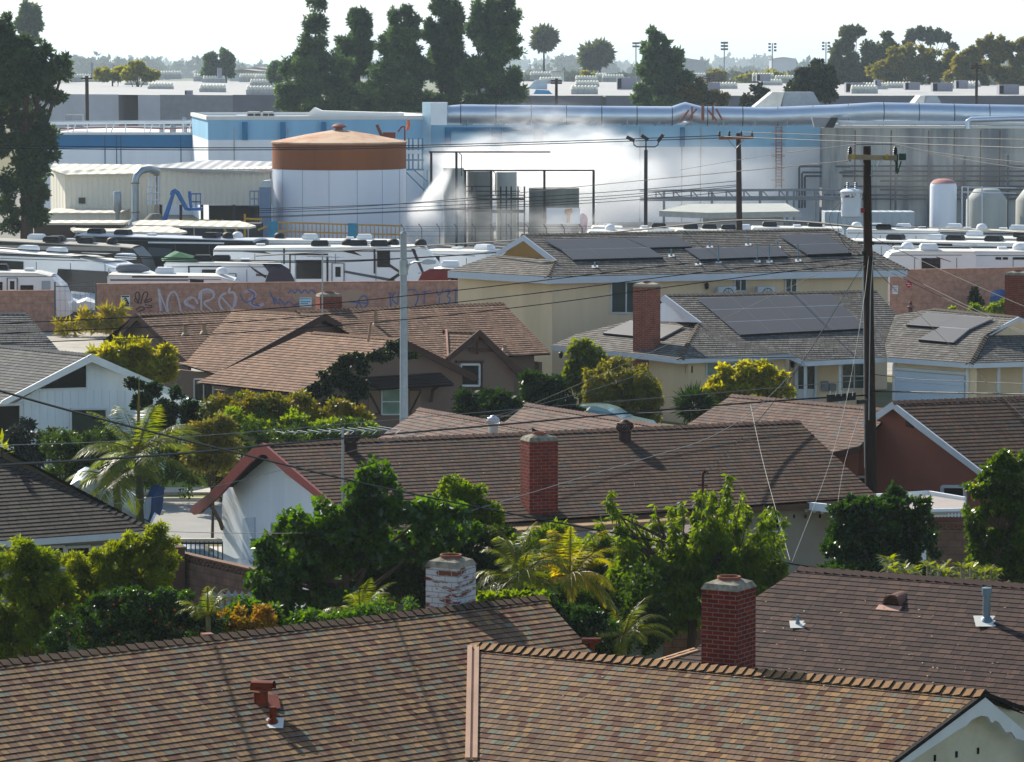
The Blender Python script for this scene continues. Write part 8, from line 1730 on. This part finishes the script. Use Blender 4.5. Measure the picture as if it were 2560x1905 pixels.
plant('dark_conifer_shrub', 'soft dark green shrub behind whitewashed chimney', 'shrub', PBs(86, [(1160, 1350, 60, 30), (1220, 1345, 50, 35), (1260, 1340, 40, 25), (1130, 1400, 90, 50), (1230, 1410, 80, 50), (1100, 1470, 90, 60), (1250, 1480, 90, 60), (1020, 1400, 60, 60), (1060, 1350, 60, 40), (980, 1460, 80, 60), (880, 1440, 80, 60), (800, 1380, 90, 60), (740, 1400, 60, 60), (850, 1340, 80, 40)], .9), leafmat('soft_dark_leaves', '1c340a', '35560f', '557218', trans=.3, scale=2), 46000, .05, aspect=2.2, sub=14, trunk=.05)
palm('areca_palm', 'arching yellow green palm right of the whitewashed chimney', pc(1300, 1450, 78), (AY(1300, 1560, 78).x, 78, 0), 24, 1.45, L_PALM, nl=40, leafL=.38, lw=.013, droop=1.3, elr=(-.2, 1.4), trunk=.07, seed=21)
palm('areca_palm', 'upright golden palm between chimney and peach tree', pc(1425, 1440, 79), (AY(1420, 1600, 79).x, 79, 0), 24, 1.45, L_PALMY, nl=40, leafL=.36, lw=.013, droop=1.1, elr=(-.2, 1.5), trunk=.07, seed=33)
palm('areca_palm', 'dark green palm low behind the right wing ridge', pc(1560, 1590, 77), (AY(1560, 1640, 77).x, 77, 0), 15, 1.2, L_PALM, nl=36, leafL=.3, lw=.014, droop=1.0, elr=(.0, 1.3), trunk=.06, seed=14)
palm('areca_palm', 'palm in shade behind the fig tree trunks', pc(900, 1540, 80), (AY(900, 1600, 80).x, 80, 0), 14, 1.1, L_PALM, nl=36, leafL=.3, lw=.013, droop=.9, elr=(.1, 1.3), trunk=.06, seed=17)
plant('under_bush', 'small bright leaved bush just right of the whitewashed chimney', 'bush', PBs(74, [(1225, 1495, 25, 18), (1260, 1500, 30, 16), (1290, 1495, 25, 14), (1330, 1500, 30, 20)], .9), L_BR, 3500, .06, aspect=1.8, sub=10, trunk=0)
plant('backdrop_shrub', 'dark shrubs filling the space under the palms', 'shrub', PBs(82, [(1340, 1500, 80, 60), (1440, 1520, 80, 70), (1540, 1500, 80, 80), (1620, 1560, 70, 70), (1480, 1600, 90, 60), (1380, 1590, 60, 60)], .9), leafmat('under_leaves', '1c380a', '3a5e10', '6a8a18', trans=.4, scale=2), 22000, .055, aspect=2, sub=14, trunk=.05)
plant('backdrop_shrub', 'tall fine leaved shrub mass behind the golden palm', 'shrub', PBs(86, [(1300, 1360, 60, 30), (1390, 1340, 50, 30), (1350, 1420, 90, 60), (1450, 1420, 80, 60), (1530, 1400, 60, 70), (1440, 1500, 100, 60), (1560, 1500, 70, 60)], .9), L_PEA, 20000, .055, aspect=2.2, sub=14, trunk=.05)
plant('backdrop_shrub', 'leafy shrubs hiding the picket fence foot left of the fig tree', 'shrub', PBs(76, [(620, 1520, 40, 30), (660, 1560, 50, 40), (720, 1580, 60, 40), (560, 1600, 60, 30), (790, 1560, 60, 40), (880, 1560, 60, 40), (980, 1540, 60, 50)], .9), L_FIG, 12000, .06, aspect=1.8, sub=13, trunk=.05)
plant('low_shrub', 'glossy low shrub hiding the golden palm trunk', 'shrub', PBs(75.5, [(1360, 1530, 45, 40), (1430, 1545, 50, 45), (1490, 1560, 50, 40), (1400, 1590, 60, 40)], .9), L_CIT, 11000, .05, aspect=1.8, sub=13, trunk=.04)
# peach tree with long upright shoots
sh = [(1527, 1240), (1577, 1285), (1640, 1268), (1600, 1310), (1680, 1265), (1705, 1260), (1745, 1232), (1758, 1222), (1822, 1192), (1815, 1245), (1852, 1245), (1875, 1265), (1912, 1262), (1935, 1275), (1560, 1330), (1500, 1300), (1780, 1230), (1960, 1300)]
B = []
for i, (x, y) in enumerate(sh):
    xb = 1720 + (x - 1720) * .78; 
    for k in range(5): f = k / 4; B.append(PB(x + (xb - x) * f, y + 12 + 34 * k, 84 + (i % 4) * .5, 9 + 4 * k, 20, .9))
for x, y, rx, ry in ((1600, 1400, 70, 50), (1700, 1380, 90, 60), (1800, 1370, 80, 60), (1880, 1400, 60, 60), (1650, 1470, 100, 50), (1780, 1460, 110, 60), (1900, 1480, 60, 60), (1720, 1540, 120, 50), (1560, 1440, 50, 40), (1940, 1440, 30, 40)): B.append(PB(x, y, 84, rx, ry, .9))
tp_ = plant('peach_tree', 'tall fruit tree with long upright shoots of drooping leaves', 'fruit tree', B, L_PEA, 34000, .055, base=tuple(AY(1720, 1600, 84))[:2] + (0,), aspect=2.8, droop=1.3, rnd=.5, sub=5, f=.5, trunk=.12, shell=.6)
mb = MB()
for x, y in sh: a = AY(x, y, 84.3); b = AY(1720 + (x - 1720) * .7, 1440, 84); mb.tube([b, b.lerp(a, .5) + Vector((.03, 0, 0)), a], [.03, .02, .006], 5)
mb.build('shoots', BARK, tp_, smooth=True)
plant('citrus_tree', 'dark round citrus tree below the patio cover', 'citrus tree', PBs(88, [(2238, 1222, 14, 16), (2250, 1240, 18, 12), (2160, 1262, 50, 22), (2230, 1262, 50, 25), (2120, 1300, 50, 40), (2200, 1310, 80, 50), (2290, 1300, 50, 40), (2310, 1260, 22, 20), (2100, 1360, 60, 45), (2200, 1370, 90, 45), (2300, 1360, 50, 45), (2180, 1420, 130, 30), (2130, 1255, 16, 14)], .9), L_CIT, 34000, .06, aspect=1.7, sub=16, f=.3, trunk=.15, shell=.4)
plant('citrus_tree', 'tall glossy green tree cut by the right edge', 'citrus tree', PBs(88, [(2540, 1150, 28, 22), (2500, 1165, 35, 30), (2480, 1200, 30, 30), (2540, 1200, 50, 45), (2440, 1230, 30, 20), (2500, 1260, 60, 50), (2440, 1290, 35, 40), (2570, 1270, 50, 60), (2460, 1350, 50, 50), (2540, 1350, 60, 60), (2480, 1420, 60, 40), (2560, 1430, 60, 40)], .9), leafmat('right_tree_leaves', '26480a', '4c7410', '92a81a', trans=.45, rough=.32, spec=.5, scale=1.6), 24000, .062, aspect=1.7, sub=16, f=.3, trunk=.15, shell=.5)
# plumeria: rosettes of long leaves on stubby branches
base = AY(2350, 1500, 81); t = thing('plumeria', 'plumeria shrub with rosettes of long leaves behind dark brown roof', 'shrub', (base.x, base.y, 0)); V = []; mb = MB(); random.seed(9)
for i in range(46):
    x = 2215 + random.random() * 285; y = 1412 + (x - 2215) * .10 + random.uniform(-16, 26); c = AY(x, y, 80.5 + random.random() * 2.2); 
    if c.z < 2.2: continue
    nl = random.randint(10, 15)
    for k in range(nl):
        a = 2 * math.pi * k / nl + random.random(); e = random.uniform(-.1, .9); d = Vector((math.cos(a) * math.cos(e), math.sin(a) * math.cos(e), math.sin(e))); s_ = d.cross(Vector((0, 0, 1))).normalized() * .035; L_ = random.uniform(.2, .34)
        V.append([tuple(c), tuple(c + d * L_ * .55 + s_ + Vector((0, 0, .01))), tuple(c + d * L_ + Vector((0, 0, -.06))), tuple(c + d * L_ * .55 - s_)])
    mb.tube([Vector((base.x + (c.x - base.x) * .3, base.y, .3)), Vector((c.x, c.y, c.z - .5)), c], [.05, .03, .025], 5)
quads_mesh('leaves', np.array(V), leafmat('plumeria_leaves', '4a6a20', '7c9840', 'a8b468', trans=.35, rough=.35, scale=3), t); mb.build('branches', mat('grey_bark', '7a7468', .9), t, smooth=True)


# stadium floodlights, far away
for i, (x, y0, y1, n_) in enumerate(((1590, 106, 190, 2), (1811, 105, 190, 3), (1931, 108, 170, 3), (2065, 105, 160, 3))):
    Y = 1100; p = AY(x, y0, Y); t = thing('floodlight_mast', ['leftmost stadium floodlight mast with two lamp rows', 'stadium floodlight mast with stacked lamps right of pine', 'third stadium floodlight mast from left', 'rightmost stadium floodlight mast by the eucalyptus'][i], 'floodlight mast', (p.x, p.y, 0), 0, 'stadium floodlight masts'); mb = MB(); mb.tube([(p.x, p.y, 0), p], .22, 6); mb.build('mast', METAL, t)
    for k in range(n_):
        mb = MB()
        for sx in (-6, 0, 6) if i < 2 else (-7, 7): mb.box(AY(x + sx, y0 + 2 + k * 8, Y), (.75, .5, .6))
        mb.build('lamp_row', DKMETAL, t)
# distant low buildings
for i, (x0, x1, y, Y, col) in enumerate(((600, 680, 174, 1200, 'd0d0cc'), (1660, 1760, 152, 2200, '8d8a92'), (1930, 1990, 147, 2600, 'a9abb6'), (1380, 1410, 178, 1300, 'd4d4d4'), (575, 640, 178, 900, 'c8cdd0'))):
    a, b = AY(x0, y, Y), AY(x1, y, Y); t = thing('distant_building', ['pale distant building right of the twin conifers', 'hazy brownish hall on the horizon right of pine', 'hazy blue grey tower block on the horizon', 'tiny white distant building near lone palm', 'pale building behind the dark little stacks'][i], 'building', (a.x, a.y, 0)); mb = MB(); mb.prism([(a.x, Y), (b.x, Y), (b.x, Y + 30), (a.x, Y + 30)], 0, a.z); mb.build('wall', mat('distant_wall_%d' % i, col, .9), t); mb = MB(); mb.extr([(a.x - 1, Y - 1, a.z), (b.x + 1, Y - 1, a.z), ((a.x + b.x) / 2, Y - 1, a.z + (b.x - a.x) * .08)], (0, 32, 0)); mb.build('roof', mat('distant_roof', '9a8f8c', .9), t)

# ================================================================ spray mist from the hoses, and the air
def mistmat(name, dens, scale=2.2, thr=.42, soft=.35, col=(1, 1, 1)):
    m = bpy.data.materials.new(name); m.use_nodes = True; t = m.node_tree; N = t.nodes; L = t.links; N.remove(N['Principled BSDF'])
    v = N.new('ShaderNodeVolumePrincipled'); v.inputs['Color'].default_value = tuple(col) + (1,); v.inputs['Anisotropy'].default_value = .55
    tc = N.new('ShaderNodeTexCoord'); ln = N.new('ShaderNodeVectorMath'); ln.operation = 'LENGTH'; L.new(tc.outputs['Object'], ln.inputs[0])
    mr = N.new('ShaderNodeMapRange'); mr.interpolation_type = 'SMOOTHSTEP'; mr.inputs[1].default_value = 1.0; mr.inputs[2].default_value = soft; mr.inputs[3].default_value = 0; mr.inputs[4].default_value = 1; L.new(ln.outputs['Value'], mr.inputs[0])
    nz = N.new('ShaderNodeTexNoise'); nz.inputs['Scale'].default_value = scale; nz.inputs['Detail'].default_value = 4; nz.inputs['Distortion'].default_value = .6; L.new(tc.outputs['Object'], nz.inputs['Vector'])
    m2 = N.new('ShaderNodeMapRange'); m2.inputs[1].default_value = thr; m2.inputs[2].default_value = thr + .22; m2.inputs[3].default_value = 0.05; m2.inputs[4].default_value = 1; L.new(nz.outputs['Fac'], m2.inputs[0])
    a = N.new('ShaderNodeMath'); a.operation = 'MULTIPLY'; L.new(mr.outputs[0], a.inputs[0]); L.new(m2.outputs[0], a.inputs[1]); b = N.new('ShaderNodeMath'); b.operation = 'MULTIPLY'; L.new(a.outputs[0], b.inputs[0]); b.inputs[1].default_value = dens
    L.new(b.outputs[0], v.inputs['Density']); L.new(v.outputs[0], N['Material Output'].inputs['Volume']); return m
def mist(x, y, Y, rx, ry, depth, dens, label, rot=0, **k):
    c = AY(x, y, Y); s = SCL(Y); mb = MB(); n = 12
    mb.lathe((0, 0, 0), [(math.sin(math.pi * i / n) + 1e-5, -math.cos(math.pi * i / n)) for i in range(n + 1)], 24)
    o = mb.build('water_mist', mistmat('mist_%d_%d' % (x, y), dens, **k)); o.location = c; o.scale = (rx * s, depth, ry * s); o.rotation_euler = (0, -R(rot), 0); kind(o, 'stuff', label); return o
mist(1275, 408, 312, 275, 92, 8, 1.0, 'dense white water spray cloud', thr=.46, soft=0, scale=2.8)
mist(1175, 450, 306, 110, 110, 5, .6, 'white spray behind the vessels', thr=.30, soft=.3)
mist(1060, 570, 284, 62, 85, 2.5, 1.3, 'bright spray cone at the left foot of the pipe frame', thr=.22, soft=.5)
mist(1450, 460, 305, 260, 160, 9, .3, 'drifting mist right of the vessels', thr=.34)
mist(1360, 310, 318, 200, 75, 5, .3, 'wispy mist rising over the duct', thr=.48, soft=0, scale=3.4)
mist(1700, 460, 310, 330, 150, 10, .05, 'thin mist before the white hall', thr=.36)
mist(1230, 560, 284, 230, 75, 3, .09, 'low mist in front of the vessels', thr=.38)
mist(1140, 520, 287, 60, 90, 2, .35, 'white veil of water over the left silo', thr=.38)
mist(1420, 560, 286, 120, 60, 3, .14, 'mist veil low over the wide vessel', thr=.36)
mist(1072, 505, 286, 115, 26, 1.6, 1.6, 'jet of spray shooting up to the right past the outer frame post', rot=58, thr=.25, soft=.55)
mist(1400, 470, 302, 90, 60, 3, .5, 'spray curling over the wide vessel', thr=.40, soft=.3, scale=3)
mist(1480, 360, 308, 150, 70, 5, .35, 'drifting tatters of mist right of the frames', thr=.46, soft=.2, scale=2.6)
mist(2350, 420, 300, 330, 110, 10, .007, 'faint mist before the concrete hall', thr=.38)
mb = MB(); mb.prism([(-7100, -450), (7100, -450), (7100, 15200), (-7100, 15200)], -1, 46)
hz = bpy.data.materials.new('haze_air'); hz.use_nodes = True; t = hz.node_tree; t.nodes.remove(t.nodes['Principled BSDF']); v = t.nodes.new('ShaderNodeVolumePrincipled'); v.inputs['Color'].default_value = (.72, .86, 1, 1); v.inputs['Density'].default_value = .00012; v.inputs['Anisotropy'].default_value = .3; t.links.new(v.outputs[0], t.nodes['Material Output'].inputs['Volume'])
o = mb.build('haze', hz); kind(o, 'stuff', 'pale summer haze')
# ================================================================ end
